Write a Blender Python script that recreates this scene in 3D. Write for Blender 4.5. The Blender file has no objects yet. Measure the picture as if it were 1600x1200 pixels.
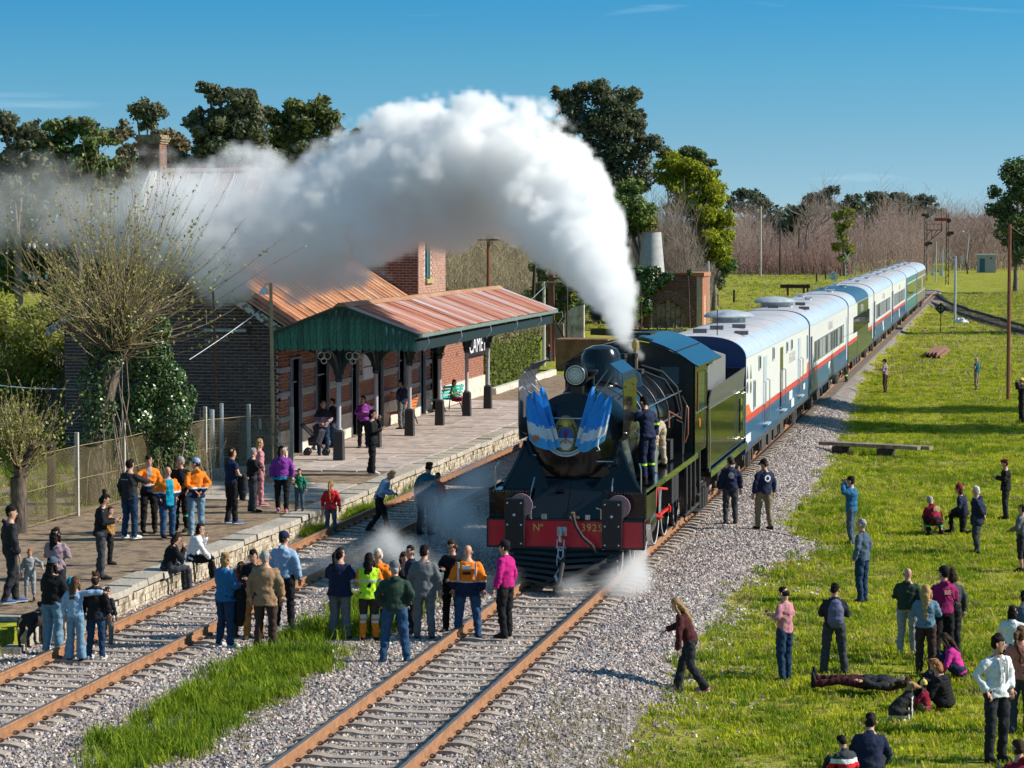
import bpy,bmesh,math,random
from mathutils import Vector,Matrix,Quaternion
from math import sin,cos,pi,radians,atan,atan2,sqrt,hypot
import numpy as np
R=random.Random(7)
S=bpy.context.scene
COL=S.collection
D=bpy.data

# ------------------------------------------------------------------ camera
CAM_H,FPX=7.35,4200.0
PITCH,YAW=radians(3.2841),radians(10.3458)
cam_d=D.cameras.new('camera');cam=D.objects.new('camera',cam_d);COL.objects.link(cam)
cam_d.sensor_width=36.0;cam_d.lens=36.0*FPX/1600;cam_d.clip_start=.5;cam_d.clip_end=9000
cam.location=(0,0,CAM_H);cam.rotation_euler=(pi/2-PITCH,0,YAW)
S.camera=cam
FWD=Vector((-sin(YAW),cos(YAW),0))

# ------------------------------------------------------------------ sky and sun
SUN_EL,SUN_AZ=radians(34),radians(82) # azimuth clockwise from +Y (the direction the rails run)
W=D.worlds.new('World');S.world=W;W.use_nodes=True
nt=W.node_tree;nt.nodes.clear()
wo=nt.nodes.new('ShaderNodeOutputWorld');bg=nt.nodes.new('ShaderNodeBackground')
sky=nt.nodes.new('ShaderNodeTexSky');sky.sky_type='NISHITA';sky.sun_disc=False
sky.sun_elevation=SUN_EL;sky.sun_rotation=SUN_AZ;sky.air_density=1.0;sky.dust_density=.25;sky.ozone_density=1.6
bg.inputs[1].default_value=.135
hs=nt.nodes.new('ShaderNodeHueSaturation');hs.inputs['Saturation'].default_value=1.1;hs.inputs['Hue'].default_value=.47
nt.links.new(sky.outputs[0],hs.inputs['Color'])
tc=nt.nodes.new('ShaderNodeTexCoord')
# the air is clear and dry: the blue reaches almost down to the horizon
vz=nt.nodes.new('ShaderNodeMapping');vz.inputs['Scale'].default_value=(1,1,3.0);vz.inputs['Location'].default_value=(0,0,.13)
vn=nt.nodes.new('ShaderNodeVectorMath');vn.operation='NORMALIZE';nt.links.new(tc.outputs['Generated'],vz.inputs['Vector']);nt.links.new(vz.outputs[0],vn.inputs[0]);nt.links.new(vn.outputs[0],sky.inputs[0])
sx=nt.nodes.new('ShaderNodeSeparateXYZ');nt.links.new(tc.outputs['Generated'],sx.inputs[0])
tr=nt.nodes.new('ShaderNodeValToRGB');te=tr.color_ramp.elements;te[0].position=0;te[0].color=(.80,.70,.70,1);te[1].position=1;te[1].color=(.72,.84,.95,1)
for p_,c_ in((.03,(.70,.72,.74,1)),(.060,(.47,.75,.83,1)),(.09,(.24,.71,.93,1)),(.35,(.60,.80,.94,1))):
 e_=te.new(p_);e_.color=c_
tm=nt.nodes.new('ShaderNodeMix');tm.data_type='RGBA';tm.blend_type='MULTIPLY';tm.inputs['Factor'].default_value=1
nt.links.new(sx.outputs[2],tr.inputs[0]);nt.links.new(tr.outputs[0],tm.inputs['B']);nt.links.new(hs.outputs[0],tm.inputs['A'])
# faint streaks of high cloud
mp=nt.nodes.new('ShaderNodeMapping');mp.inputs['Scale'].default_value=(7,7,95)
nz=nt.nodes.new('ShaderNodeTexNoise');nz.inputs['Scale'].default_value=1.0;nz.inputs['Detail'].default_value=6;nz.inputs['Distortion'].default_value=.6
cr=nt.nodes.new('ShaderNodeValToRGB');cr.color_ramp.elements[0].position=.64;cr.color_ramp.elements[1].position=.80
cr.color_ramp.elements[1].color=(.16,.16,.16,1)
mx=nt.nodes.new('ShaderNodeMix');mx.data_type='RGBA';mx.inputs['B'].default_value=(6.0,7.2,8.2,1)
nt.links.new(tc.outputs['Generated'],mp.inputs['Vector']);nt.links.new(mp.outputs[0],nz.inputs['Vector']);nt.links.new(nz.outputs['Fac'],cr.inputs[0])
nt.links.new(cr.outputs[0],mx.inputs['Factor']);nt.links.new(tm.outputs['Result'],mx.inputs['A']);nt.links.new(mx.outputs['Result'],bg.inputs[0])
nt.links.new(bg.outputs[0],wo.inputs[0])
sun_d=D.lights.new('sun','SUN');sun=D.objects.new('sun',sun_d);COL.objects.link(sun)
sun_d.energy=4.8;sun_d.angle=radians(.53);sun_d.color=(1,.93,.82)
SUN=Vector((sin(SUN_AZ)*cos(SUN_EL),cos(SUN_AZ)*cos(SUN_EL),sin(SUN_EL)))
sun.rotation_euler=SUN.to_track_quat('Z','Y').to_euler();sun.location=(60,60,80)
S.view_settings.view_transform='Standard';S.view_settings.look='None';S.view_settings.exposure=0.42;S.view_settings.gamma=1
S.view_settings.use_curve_mapping=False
cy=S.cycles
cy.max_bounces=22;cy.diffuse_bounces=3;cy.glossy_bounces=3;cy.transmission_bounces=4;cy.transparent_max_bounces=12
cy.volume_bounces=20;cy.volume_max_steps=256;cy.volume_step_rate=1.0
cy.use_adaptive_sampling=True;cy.adaptive_threshold=.02;cy.use_denoising=True
cy.sample_clamp_indirect=8

# ------------------------------------------------------------------ helpers
def at(px,py,z=0.0):
 """point of the place on the height z seen at a pixel of the 1600x1200 photograph"""
 x,y,zz=px-800,FPX,-(py-600)
 y2=y*cos(PITCH)+zz*sin(PITCH);z2=-y*sin(PITCH)+zz*cos(PITCH)
 X=x*cos(YAW)-y2*sin(YAW);Y=x*sin(YAW)+y2*cos(YAW);t=(z-CAM_H)/z2
 return Vector((X*t,Y*t,z))
def atv(px,py,v):
 x,y,zz=px-800,FPX,-(py-600)
 y2=y*cos(PITCH)+zz*sin(PITCH);z2=-y*sin(PITCH)+zz*cos(PITCH)
 X=x*cos(YAW)-y2*sin(YAW);Y=x*sin(YAW)+y2*cos(YAW);t=v/Y
 return Vector((X*t,v,CAM_H+z2*t))
def xat(px,v):
 return atv(px,600,v).x

MATS={}
def mat(name,rgb,rough=.8,var=.12,scale=6.0,bump=0.0,bscale=None,metal=0.0,spec=.5,detail=4,rnd=0.0,rgb2=None,thr=None,coat=0.0,stretch=None,transl=0.0,huevar=0.0,world=False):
 """procedural material: base colour with noise variation, an optional second colour in patches, fine relief, per-object variation"""
 if name in MATS:return MATS[name]
 m=D.materials.new(name);m.use_nodes=True;n=m.node_tree;ns=n.nodes;L=n.links
 b=ns['Principled BSDF'];b.inputs['Roughness'].default_value=rough;b.inputs['Metallic'].default_value=metal
 b.inputs['Specular IOR Level'].default_value=spec;b.inputs['Coat Weight'].default_value=coat
 tc=ns.new('ShaderNodeTexCoord');src=tc.outputs['Object']
 if world:
  g=ns.new('ShaderNodeNewGeometry');src=g.outputs['Position']
 if stretch:
  mp=ns.new('ShaderNodeMapping');mp.inputs['Scale'].default_value=stretch;L.new(src,mp.inputs[0]);src=mp.outputs[0]
 nz=ns.new('ShaderNodeTexNoise');nz.inputs['Scale'].default_value=scale;nz.inputs['Detail'].default_value=detail;nz.inputs['Roughness'].default_value=.6
 L.new(src,nz.inputs['Vector'])
 c=(*rgb,1)
 hsv=ns.new('ShaderNodeHueSaturation');hsv.inputs['Color'].default_value=c
 if rgb2 is not None:
  mixn=ns.new('ShaderNodeMix');mixn.data_type='RGBA';mixn.inputs['A'].default_value=c;mixn.inputs['B'].default_value=(*rgb2,1)
  rp=ns.new('ShaderNodeMapRange');rp.inputs['From Min'].default_value=(thr or.5)-.06;rp.inputs['From Max'].default_value=(thr or.5)+.06
  L.new(nz.outputs['Fac'],rp.inputs['Value']);L.new(rp.outputs[0],mixn.inputs['Factor']);L.new(mixn.outputs['Result'],hsv.inputs['Color'])
 mr=ns.new('ShaderNodeMapRange');mr.inputs['From Min'].default_value=.3;mr.inputs['From Max'].default_value=.7
 mr.inputs['To Min'].default_value=1-var;mr.inputs['To Max'].default_value=1+var
 nz2=ns.new('ShaderNodeTexNoise');nz2.inputs['Scale'].default_value=scale*2.7;nz2.inputs['Detail'].default_value=3;L.new(src,nz2.inputs['Vector'])
 L.new(nz2.outputs['Fac'],mr.inputs['Value'])
 val=mr.outputs[0]
 if rnd:
  oi=ns.new('ShaderNodeObjectInfo');r2=ns.new('ShaderNodeMapRange');r2.inputs['To Min'].default_value=1-rnd;r2.inputs['To Max'].default_value=1+rnd
  L.new(oi.outputs['Random'],r2.inputs['Value']);mu=ns.new('ShaderNodeMath');mu.operation='MULTIPLY'
  L.new(val,mu.inputs[0]);L.new(r2.outputs[0],mu.inputs[1]);val=mu.outputs[0]
  if huevar:
   r3=ns.new('ShaderNodeMapRange');r3.inputs['To Min'].default_value=.5-huevar;r3.inputs['To Max'].default_value=.5+huevar
   wn=ns.new('ShaderNodeTexWhiteNoise');wn.noise_dimensions='1D';L.new(oi.outputs['Random'],wn.inputs['W']);L.new(wn.outputs['Value'],r3.inputs['Value']);L.new(r3.outputs[0],hsv.inputs['Hue'])
 L.new(val,hsv.inputs['Value']);L.new(hsv.outputs[0],b.inputs['Base Color'])
 if bump:
  bn=ns.new('ShaderNodeTexNoise');bn.inputs['Scale'].default_value=bscale or scale*4;bn.inputs['Detail'].default_value=5;L.new(src,bn.inputs['Vector'])
  bp=ns.new('ShaderNodeBump');bp.inputs['Strength'].default_value=bump;bp.inputs['Distance'].default_value=.05
  L.new(bn.outputs['Fac'],bp.inputs['Height']);L.new(bp.outputs[0],b.inputs['Normal'])
 if transl:
  tr=ns.new('ShaderNodeBsdfTranslucent');L.new(hsv.outputs[0],tr.inputs['Color']);ms=ns.new('ShaderNodeMixShader');ms.inputs[0].default_value=transl
  L.new(b.outputs[0],ms.inputs[1]);L.new(tr.outputs[0],ms.inputs[2]);L.new(ms.outputs[0],ns['Material Output'].inputs['Surface'])
 MATS[name]=m;return m

class MB:
 """collects simple solids and builds them as ONE mesh object"""
 def __init__(s):s.v=[];s.f=[];s.m=[];s.k=0
 def add(s,vs,fs,k=None):
  o=len(s.v);s.v.extend([tuple(p)for p in vs]);s.f.extend([tuple(i+o for i in f)for f in fs]);s.m.extend([s.k if k is None else k]*len(fs));return s
 def box(s,x0,x1,y0,y1,z0,z1,k=None,M=None):
  vs=[(x0,y0,z0),(x1,y0,z0),(x1,y1,z0),(x0,y1,z0),(x0,y0,z1),(x1,y0,z1),(x1,y1,z1),(x0,y1,z1)]
  if M is not None:vs=[M@Vector(p)for p in vs]
  return s.add(vs,[(3,2,1,0),(4,5,6,7),(0,1,5,4),(1,2,6,5),(2,3,7,6),(3,0,4,7)],k)
 def prism(s,pts,axis,a,b,k=None):
  """polygon pts (two coords, counter-clockwise) extruded along axis 0/1/2 from a to b"""
  n=len(pts)
  def P(p,t):
   return{0:(t,p[0],p[1]),1:(p[0],t,p[1]),2:(p[0],p[1],t)}[axis]
  vs=[P(p,a)for p in pts]+[P(p,b)for p in pts]
  fs=[tuple(range(n))[::-1],tuple(range(n,2*n))]+[(i,(i+1)%n,n+(i+1)%n,n+i)for i in range(n)]
  if axis==1:fs=[f[::-1]for f in fs]
  return s.add(vs,fs,k)
 def tube(s,pts,rad,n=8,k=None,cap=True,ell=None,up=None):
  """tube through pts; rad number, list, or list of (rx, ry)"""
  pts=[Vector(p)for p in pts];m=len(pts)
  if not isinstance(rad,(list,tuple)):rad=[rad]*m
  vs=[];fs=[];ref=None
  for i,p in enumerate(pts):
   t=(pts[min(i+1,m-1)]-pts[max(i-1,0)])
   if t.length<1e-9:t=Vector((0,0,1))
   t.normalize()
   if ref is None:
    ref=Vector(up)if up is not None else(Vector((1,0,0))if abs(t.x)<.8 else Vector((0,1,0)))
   a=ref-t*ref.dot(t)
   if a.length<1e-6:a=t.orthogonal()
   a.normalize();b=t.cross(a);ref=a
   r=rad[i];rx,ry=r if isinstance(r,(list,tuple))else(r,r)
   for j in range(n):
    w=2*pi*j/n;vs.append(p+a*(rx*cos(w))+b*(ry*sin(w)))
  for i in range(m-1):
   for j in range(n):
    j2=(j+1)%n;fs.append((i*n+j,i*n+j2,(i+1)*n+j2,(i+1)*n+j))
  if cap:
   fs.append(tuple(range(n))[::-1]);fs.append(tuple(range((m-1)*n,m*n)))
  return s.add(vs,fs,k)
 def cyl(s,c,r,axis,a,b,n=16,k=None,r2=None):
  P=[list(c)for _ in range(2)];P[0][axis]=a;P[1][axis]=b
  return s.tube(P,[r,r if r2 is None else r2],n,k)
 def lathe(s,prof,n=20,c=(0,0,0),axis=2,k=None):
  """profile (radius, height) turned about an axis"""
  vs=[];fs=[]
  for(r,h)in prof:
   for j in range(n):
    w=2*pi*j/n;x,y=r*cos(w),r*sin(w)
    p=(x,y,h)if axis==2 else((x,h,y)if axis==1 else(h,x,y))
    vs.append((p[0]+c[0],p[1]+c[1],p[2]+c[2]))
  m=len(prof)
  for i in range(m-1):
   for j in range(n):
    j2=(j+1)%n;f=(i*n+j,i*n+j2,(i+1)*n+j2,(i+1)*n+j);fs.append(f if axis!=1 else f[::-1])
  fs.append(tuple(range(n))if axis==1 else tuple(range(n))[::-1])
  fs.append(tuple(range((m-1)*n,m*n))[::-1]if axis==1 else tuple(range((m-1)*n,m*n)))
  return s.add(vs,fs,k)
 def mesh(s,name,mats,smooth=False,angle=None):
  me=D.meshes.new(name);me.from_pydata(s.v,[],s.f)
  for m in(mats if isinstance(mats,(list,tuple))else[mats]):me.materials.append(m)
  if any(s.m):me.polygons.foreach_set('material_index',s.m)
  if smooth:
   me.polygons.foreach_set('use_smooth',[True]*len(s.f))
   if angle is not None:me.set_sharp_from_angle(angle=radians(angle))
  me.update();return me
 def build(s,name,mats,parent=None,smooth=False,angle=35,bevel=0,loc=None,rz=0):
  o=D.objects.new(name,s.mesh(name,mats,smooth,angle if smooth else None));COL.objects.link(o)
  if parent is not None:o.parent=parent
  if loc is not None:o.location=loc
  if rz:o.rotation_euler.z=rz
  if bevel:
   b=o.modifiers.new('b','BEVEL');b.width=bevel;b.segments=2;b.limit_method='ANGLE'
  return o
def tag(o,label=None,cat=None,group=None,kind=None):
 if label:o['label']=label
 if cat:o['category']=cat
 if group:o['group']=group
 if kind:o['kind']=kind
 return o
def empty(name,loc=(0,0,0),rz=0,label=None,cat=None,group=None,kind=None):
 o=D.objects.new(name,None);COL.objects.link(o);o.location=loc;o.rotation_euler.z=rz;o.empty_display_size=.2
 return tag(o,label,cat,group,kind)
def kids(o):return[c for c in ALL_KIDS.get(o.name,[])]if False else list(o.children)
def copy_tree(o,parent=None):
 c=o.copy();COL.objects.link(c)
 if parent is not None:c.parent=parent
 for ch in list(o.children):copy_tree(ch,c)
 return c
def inst(name,me,loc,rot=(0,0,0),parent=None,scale=None):
 o=D.objects.new(name,me);COL.objects.link(o);o.location=loc;o.rotation_euler=rot
 if parent is not None:o.parent=parent
 if scale is not None:o.scale=scale
 return o
def text(name,body,size,mt,parent,loc,rot,extrude=.004,sx=1.0,space=1.0,align='CENTER'):
 cu=D.curves.new(name,'FONT');cu.body=body;cu.size=size;cu.extrude=extrude;cu.align_x=align;cu.align_y='CENTER';cu.space_character=space
 cu.materials.append(mt);o=D.objects.new(name,cu);COL.objects.link(o);o.parent=parent;o.location=loc;o.rotation_euler=rot;o.scale=(sx,1,1)
 return o
def vnoise(x,y,s=1.0,seed=0.0):
 from mathutils import noise
 return noise.noise(Vector((x*s+seed,y*s-seed,seed*.37)))
def clamp(x,a=0.0,b=1.0):return max(a,min(b,x))
def sm(a,b,x):
 t=clamp((x-a)/(b-a));return t*t*(3-2*t)
# frequently used positions across the tracks (metres; x across, y along the rails)
TX,SX=-8.65,-14.93 # centre lines of the main track and of the platform track
RAIL=.875 # half distance between rail heads
PX=-16.45 # platform edge
PZ=.5 # platform height
WX=-21.35 # front wall of the station

# ------------------------------------------------------------------ ground
def ballast_edge(y): # right-hand edge of the stones
 return-5.3+.25*vnoise(0,y,.35,3)+.12*vnoise(0,y,1.7,9)-1.6*sm(75,150,y)+1.15*math.exp(-((y-64.0)/2.6)**2)
def strip(y): # grass between the tracks: (left, right) or None
 w=1.0*sm(33,36,y)*(1-sm(51,55,y))
 c=-11.75+.25*vnoise(0,y,.25,5)
 return c-.95*w-.15*vnoise(0,y,1.1,1),c+.85*w+.2*vnoise(0,y,1.3,2),w
def height(x,y):
 z=0.0
 e=ballast_edge(min(y,330))
 if x>e-1.5:
  z=-.33*sm(e-1.5,e+.5,x)
  z+=.10*vnoise(x,y,.16,4)*sm(e,e+3,x)+.05*vnoise(x,y,.6,8)*sm(e,e+1,x)
  z+=.22*sm(1.5,7,x)*(1-sm(60,120,y))+.9*sm(190,330,y)*sm(-2,8,x)
 if x<-17:
  z=.42*sm(-17,-17.6,x)if False else.38
  z+=.10*vnoise(x,y,.2,6)-.05*sm(-24,-40,x)*1
  if y>128:z=.38*(1-sm(128,150,y))+.12*vnoise(x,y,.12,6)
 if y>150 and x<TX-2.5:
  z+=.25*vnoise(x,y,.05,2)*sm(TX-2.5,TX-8,x)
 return z
def grid_sheet(name,xs,ys,m,zf):
 vs=[(x,y,zf(x,y))for y in ys for x in xs];nx=len(xs)
 fs=[(j*nx+i,j*nx+i+1,(j+1)*nx+i+1,(j+1)*nx+i)for j in range(len(ys)-1)for i in range(nx-1)]
 me=D.meshes.new(name);me.from_pydata(vs,[],fs);me.materials.append(m);me.polygons.foreach_set('use_smooth',[True]*len(fs))
 o=D.objects.new(name,me);COL.objects.link(o);return o
def steps(a,b,s0,grow=1.0):
 r=[a];s=s0
 while r[-1]<b:r.append(min(b,r[-1]+s));s*=grow
 return r

def grass_mat(name,dark,mid,dry,bump=.8,scale=.35):
 m=D.materials.new(name);m.use_nodes=True;n=m.node_tree;ns=n.nodes;L=n.links;b=ns['Principled BSDF'];b.inputs['Roughness'].default_value=.95;b.inputs['Specular IOR Level'].default_value=.15
 g=ns.new('ShaderNodeNewGeometry')
 def noise(sc,det=5,ro=.6):
  z=ns.new('ShaderNodeTexNoise');z.inputs['Scale'].default_value=sc;z.inputs['Detail'].default_value=det;z.inputs['Roughness'].default_value=ro;L.new(g.outputs['Position'],z.inputs['Vector']);return z
 a,c,d=noise(scale,6),noise(scale*9,5),noise(14,4,.7)
 r1=ns.new('ShaderNodeValToRGB');e=r1.color_ramp.elements;e[0].position=.40;e[0].color=(*dark,1);e[1].position=.64;e[1].color=(*dry,1)
 x=e.new(.52);x.color=(*mid,1)
 ad=ns.new('ShaderNodeMath');ad.operation='MULTIPLY_ADD';ad.inputs[1].default_value=.5;L.new(c.outputs['Fac'],ad.inputs[0])
 h=ns.new('ShaderNodeMath');h.operation='MULTIPLY';h.inputs[1].default_value=.5;L.new(a.outputs['Fac'],h.inputs[0]);L.new(h.outputs[0],ad.inputs[2]);L.new(ad.outputs[0],r1.inputs[0])
 mr=ns.new('ShaderNodeMapRange');mr.inputs['From Min'].default_value=.3;mr.inputs['From Max'].default_value=.7;mr.inputs['To Min'].default_value=.45;mr.inputs['To Max'].default_value=1.3;L.new(d.outputs['Fac'],mr.inputs['Value'])
 hv=ns.new('ShaderNodeHueSaturation');L.new(mr.outputs[0],hv.inputs['Value']);L.new(r1.outputs[0],hv.inputs['Color']);L.new(hv.outputs[0],b.inputs['Base Color'])
 bp=ns.new('ShaderNodeBump');bp.inputs['Strength'].default_value=bump;bp.inputs['Distance'].default_value=.08;L.new(d.outputs['Fac'],bp.inputs['Height']);L.new(bp.outputs[0],b.inputs['Normal'])
 return m
m_grass=grass_mat('grass_ground',(.17,.20,.012),(.34,.34,.03),(.46,.40,.13))
m_soil=mat('dry_soil',(.15,.115,.075),.95,.3,3.0,bump=.6,bscale=22,rgb2=(.10,.11,.035),thr=.56,world=True)
xs=[-900,-500,-300,-200,-140,-100,-75,-60,-50]+steps(-44,-18,2.0)+[-17.02,-16.98]+steps(-16,-7.5,1.2)+steps(-6.9,-3,.22)+steps(-2.6,9,.5)+[11,14,18,24,32,45,70,120,200,350,600]
xs=sorted(set(round(x,3)for x in xs))
ys=[-60,-20,0,15]+steps(24,130,.55)+steps(131,330,2.5)+steps(335,900,20)+[1100,1500,2200,3500,6000]
def gz(x,y):
 z=height(x,y)
 if x>-17:z=z-.035 if x<ballast_edge(min(y,330))else z # the stones lie on it
 if y>345:z=z*(1-sm(345,420,y))-.02
 return z
ground=grid_sheet('ground',xs,ys,m_grass,gz);tag(ground,'uneven grassy ground beside and beyond the railway',kind='structure')

def stone_mat(name,world=True):
 m=D.materials.new(name);m.use_nodes=True;n=m.node_tree;ns=n.nodes;L=n.links;b=ns['Principled BSDF'];b.inputs['Roughness'].default_value=.85;b.inputs['Specular IOR Level'].default_value=.25
 g=ns.new('ShaderNodeNewGeometry')
 v=ns.new('ShaderNodeTexVoronoi');v.inputs['Scale'].default_value=17;L.new(g.outputs['Position'],v.inputs['Vector'])
 cr=ns.new('ShaderNodeValToRGB');e=cr.color_ramp.elements;e[0].position=0;e[0].color=(.10,.09,.09,1);e[1].position=1;e[1].color=(.52,.48,.45,1)
 for p,c in((.3,(.23,.21,.20)),(.6,(.36,.33,.31)),(.8,(.38,.31,.25))):
  x=e.new(p);x.color=(*c,1)
 sp=ns.new('ShaderNodeSeparateColor');L.new(v.outputs['Color'],sp.inputs[0]);L.new(sp.outputs[0],cr.inputs[0])
 z=ns.new('ShaderNodeTexNoise');z.inputs['Scale'].default_value=.5;z.inputs['Detail'].default_value=5;L.new(g.outputs['Position'],z.inputs['Vector'])
 rp=ns.new('ShaderNodeMapRange');rp.inputs['From Min'].default_value=.5;rp.inputs['From Max'].default_value=.72;rp.inputs['To Max'].default_value=.6;L.new(z.outputs['Fac'],rp.inputs['Value'])
 mx=ns.new('ShaderNodeMix');mx.data_type='RGBA';mx.inputs['B'].default_value=(.20,.15,.09,1);L.new(rp.outputs[0],mx.inputs['Factor']);L.new(cr.outputs[0],mx.inputs['A']);L.new(mx.outputs['Result'],b.inputs['Base Color'])
 bp=ns.new('ShaderNodeBump');bp.inputs['Strength'].default_value=1;bp.inputs['Distance'].default_value=.05;bp.invert=True;L.new(v.outputs['Distance'],bp.inputs['Height']);L.new(bp.outputs[0],b.inputs['Normal'])
 return m
m_ballast=stone_mat('ballast')
bx=steps(-17.0,-6.9,.4)+[i for i in steps(-6.7,-3.6,.12)]
by=steps(24,110,.45)+steps(111,335,3)
def bz(x,y):
 e=ballast_edge(min(y,330))
 base=height(min(x,e+.3),y)
 l,r,w=strip(y)
 z=base+.03*vnoise(x,y,1.4,3)
 d=x-e
 if d>-.25:z-=.30*sm(-.25,.25,d)
 # shoulder beside the sleepers
 return z
ballast=grid_sheet('ballast',bx,by,m_ballast,bz);tag(ballast,kind='structure')

# loose stones as geometry over the nearer part of the track bed
def scatter(name,surf_verts,surf_faces,inst_objs,dens,seed,smin,smax,m=None,tilt=1.0,dens_attr=None,label=None,flat=False,kind='stuff'):
 """one object: points scattered on its own surface, with real pieces on them"""
 me=D.meshes.new(name);me.from_pydata(surf_verts,[],surf_faces)
 if dens_attr is not None:
  a=me.attributes.new('dens','FLOAT','POINT');a.data.foreach_set('value',dens_attr)
 o=D.objects.new(name,me);COL.objects.link(o)
 ng=D.node_groups.new(name,'GeometryNodeTree');ng.interface.new_socket('Geometry',in_out='INPUT',socket_type='NodeSocketGeometry');ng.interface.new_socket('Geometry',in_out='OUTPUT',socket_type='NodeSocketGeometry')
 N=ng.nodes;L=ng.links;gi=N.new('NodeGroupInput');go=N.new('NodeGroupOutput')
 dp=N.new('GeometryNodeDistributePointsOnFaces');dp.inputs['Density'].default_value=dens;dp.inputs['Seed'].default_value=seed;L.new(gi.outputs[0],dp.inputs['Mesh'])
 if dens_attr is not None:
  na=N.new('GeometryNodeInputNamedAttribute');na.data_type='FLOAT';na.inputs['Name'].default_value='dens'
  mu=N.new('ShaderNodeMath');mu.operation='MULTIPLY';mu.inputs[1].default_value=dens;L.new(na.outputs['Attribute'],mu.inputs[0]);L.new(mu.outputs[0],dp.inputs['Density'])
 ip=N.new('GeometryNodeInstanceOnPoints');L.new(dp.outputs['Points'],ip.inputs['Points'])
 jn=N.new('GeometryNodeGeometryToInstance')
 for io in inst_objs:
  oi=N.new('GeometryNodeObjectInfo');oi.inputs['Object'].default_value=io;oi.inputs['As Instance'].default_value=True
  L.new(oi.outputs['Geometry'],jn.inputs[0])
 L.new(jn.outputs[0],ip.inputs['Instance']);ip.inputs['Pick Instance'].default_value=True
 rr=N.new('FunctionNodeRandomValue');rr.data_type='FLOAT_VECTOR';rr.inputs[0].default_value=(-tilt,-tilt,0);rr.inputs[1].default_value=(tilt,tilt,6.283)
 L.new(rr.outputs[0],ip.inputs['Rotation'])
 rs=N.new('FunctionNodeRandomValue');rs.data_type='FLOAT';rs.inputs[2].default_value=smin;rs.inputs[3].default_value=smax;L.new(rs.outputs[1],ip.inputs['Scale'])
 L.new(ip.outputs[0],go.inputs[0])
 md=o.modifiers.new('g','NODES');md.node_group=ng
 tag(o,label,kind=kind);return o
def proto(name,mb,mats,smooth=False):
 """a piece used only as the source of scattered copies; lies inside the ground, out of sight"""
 me=mb.mesh(name,mats,smooth);o=D.objects.new(name,me)
 c=D.collections.get('pieces')or D.collections.new('pieces');c.objects.link(o);return o
stone_ms=[mat('stone_a',(0.402,0.351,0.329),.9,.35,9,rnd=0),mat('stone_b',(0.206,0.18,0.177),.9,.3,9),mat('stone_c',(0.619,0.557,0.507),.9,.25,9),mat('stone_d',(0.413,0.309,0.244),.9,.3,9),mat('stone_e',(0.32,0.283,0.295),.9,.3,9)]
stones=[]
for i in range(10):
 r2=random.Random(i);mb=MB();vs=[]
 for p in((-1,-1,-1),(1,-1,-1),(1,1,-1),(-1,1,-1),(-1,-1,1),(1,-1,1),(1,1,1),(-1,1,1)):
  vs.append([c*(.028*r2.uniform(.45,1.15))*(1 if k<2 else.75)for k,c in enumerate(p)])
 mb.add(vs,[(3,2,1,0),(4,5,6,7),(0,1,5,4),(1,2,6,5),(2,3,7,6),(3,0,4,7)])
 stones.append(proto('ballast_stone',mb,stone_ms[i%5]))
def region(x0,x1,y0,y1,sx,sy,zf,df):
 nx,ny=int((x1-x0)/sx)+1,int((y1-y0)/sy)+1;vs=[];dn=[]
 for j in range(ny+1):
  for i in range(nx+1):
   x,y=x0+(x1-x0)*i/nx,y0+(y1-y0)*j/ny;vs.append((x,y,zf(x,y)));dn.append(df(x,y))
 fs=[(j*(nx+1)+i,j*(nx+1)+i+1,(j+1)*(nx+1)+i+1,(j+1)*(nx+1)+i)for j in range(ny)for i in range(nx)]
 return vs,fs,dn
def stone_dens(x,y):
 e=ballast_edge(y);l,r,w=strip(y)
 d=1-sm(e-.5,e+.35,x)*.96
 if w>0:d*=1-w*sm(l-.25,l+.2,x)*(1-sm(r-.2,r+.25,x))*.93
 # worn earth patch near the right edge
 d*=1-.75*sm(-7.3+.9*vnoise(x,y,.5),-6.1,x)*(1-sm(39.5,43,y))
 return d*(1-.55*sm(62,95,y))
vs,fs,dn=region(-17.0,-3.7,31,118,.35,.5,lambda x,y:max(bz(x,y),height(x,y)if x>ballast_edge(y)else-9)+.002,stone_dens)
scatter('loose_ballast',vs,fs,stones,330,3,.7,1.35,tilt=1.4,dens_attr=dn,label='grey and brown crushed stones lying round the sleepers')

# grass tufts: several narrow curved blades each
blade_ms=[mat('blade_a',(.40,.46,.02),.75,.25,.45,spec=.15,transl=.3,rgb2=(.17,.27,.012),thr=.53,world=True),mat('blade_b',(.52,.53,.03),.75,.25,.35,spec=.15,transl=.3,rgb2=(.26,.34,.02),thr=.55,world=True),mat('blade_c',(.55,.50,.13),.8,.2,.6,spec=.1,transl=.3,rgb2=(.36,.30,.12),thr=.5,world=True),mat('blade_d',(.22,.33,.016),.75,.25,.5,spec=.15,transl=.3,rgb2=(.12,.21,.012),thr=.5,world=True)]
def tuft(seed,n,h,spread,mt,w=.007):
 r2=random.Random(seed);mb=MB()
 for i in range(n):
  a=r2.uniform(0,2*pi);d=spread*r2.uniform(0,1);x,y=d*cos(a),d*sin(a);hh=h*r2.uniform(.5,1.1);l=hh*r2.uniform(.15,.75);b=r2.uniform(0,2*pi);ww=w*r2.uniform(.7,1.3)
  px,py=-sin(b)*ww,cos(b)*ww
  q=[(0,0),(.35,.55),(1,1-.25*(l/hh))]
  pts=[(x+cos(b)*l*s,y+sin(b)*l*s,hh*t)for s,t in q]
  mb.add([(pts[0][0]-px,pts[0][1]-py,-.01),(pts[0][0]+px,pts[0][1]+py,-.01),(pts[1][0]+px*.8,pts[1][1]+py*.8,pts[1][2]),(pts[1][0]-px*.8,pts[1][1]-py*.8,pts[1][2]),pts[2]],[(0,1,2,3),(3,2,4)])
 return proto('grass_tuft',mb,mt)
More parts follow.
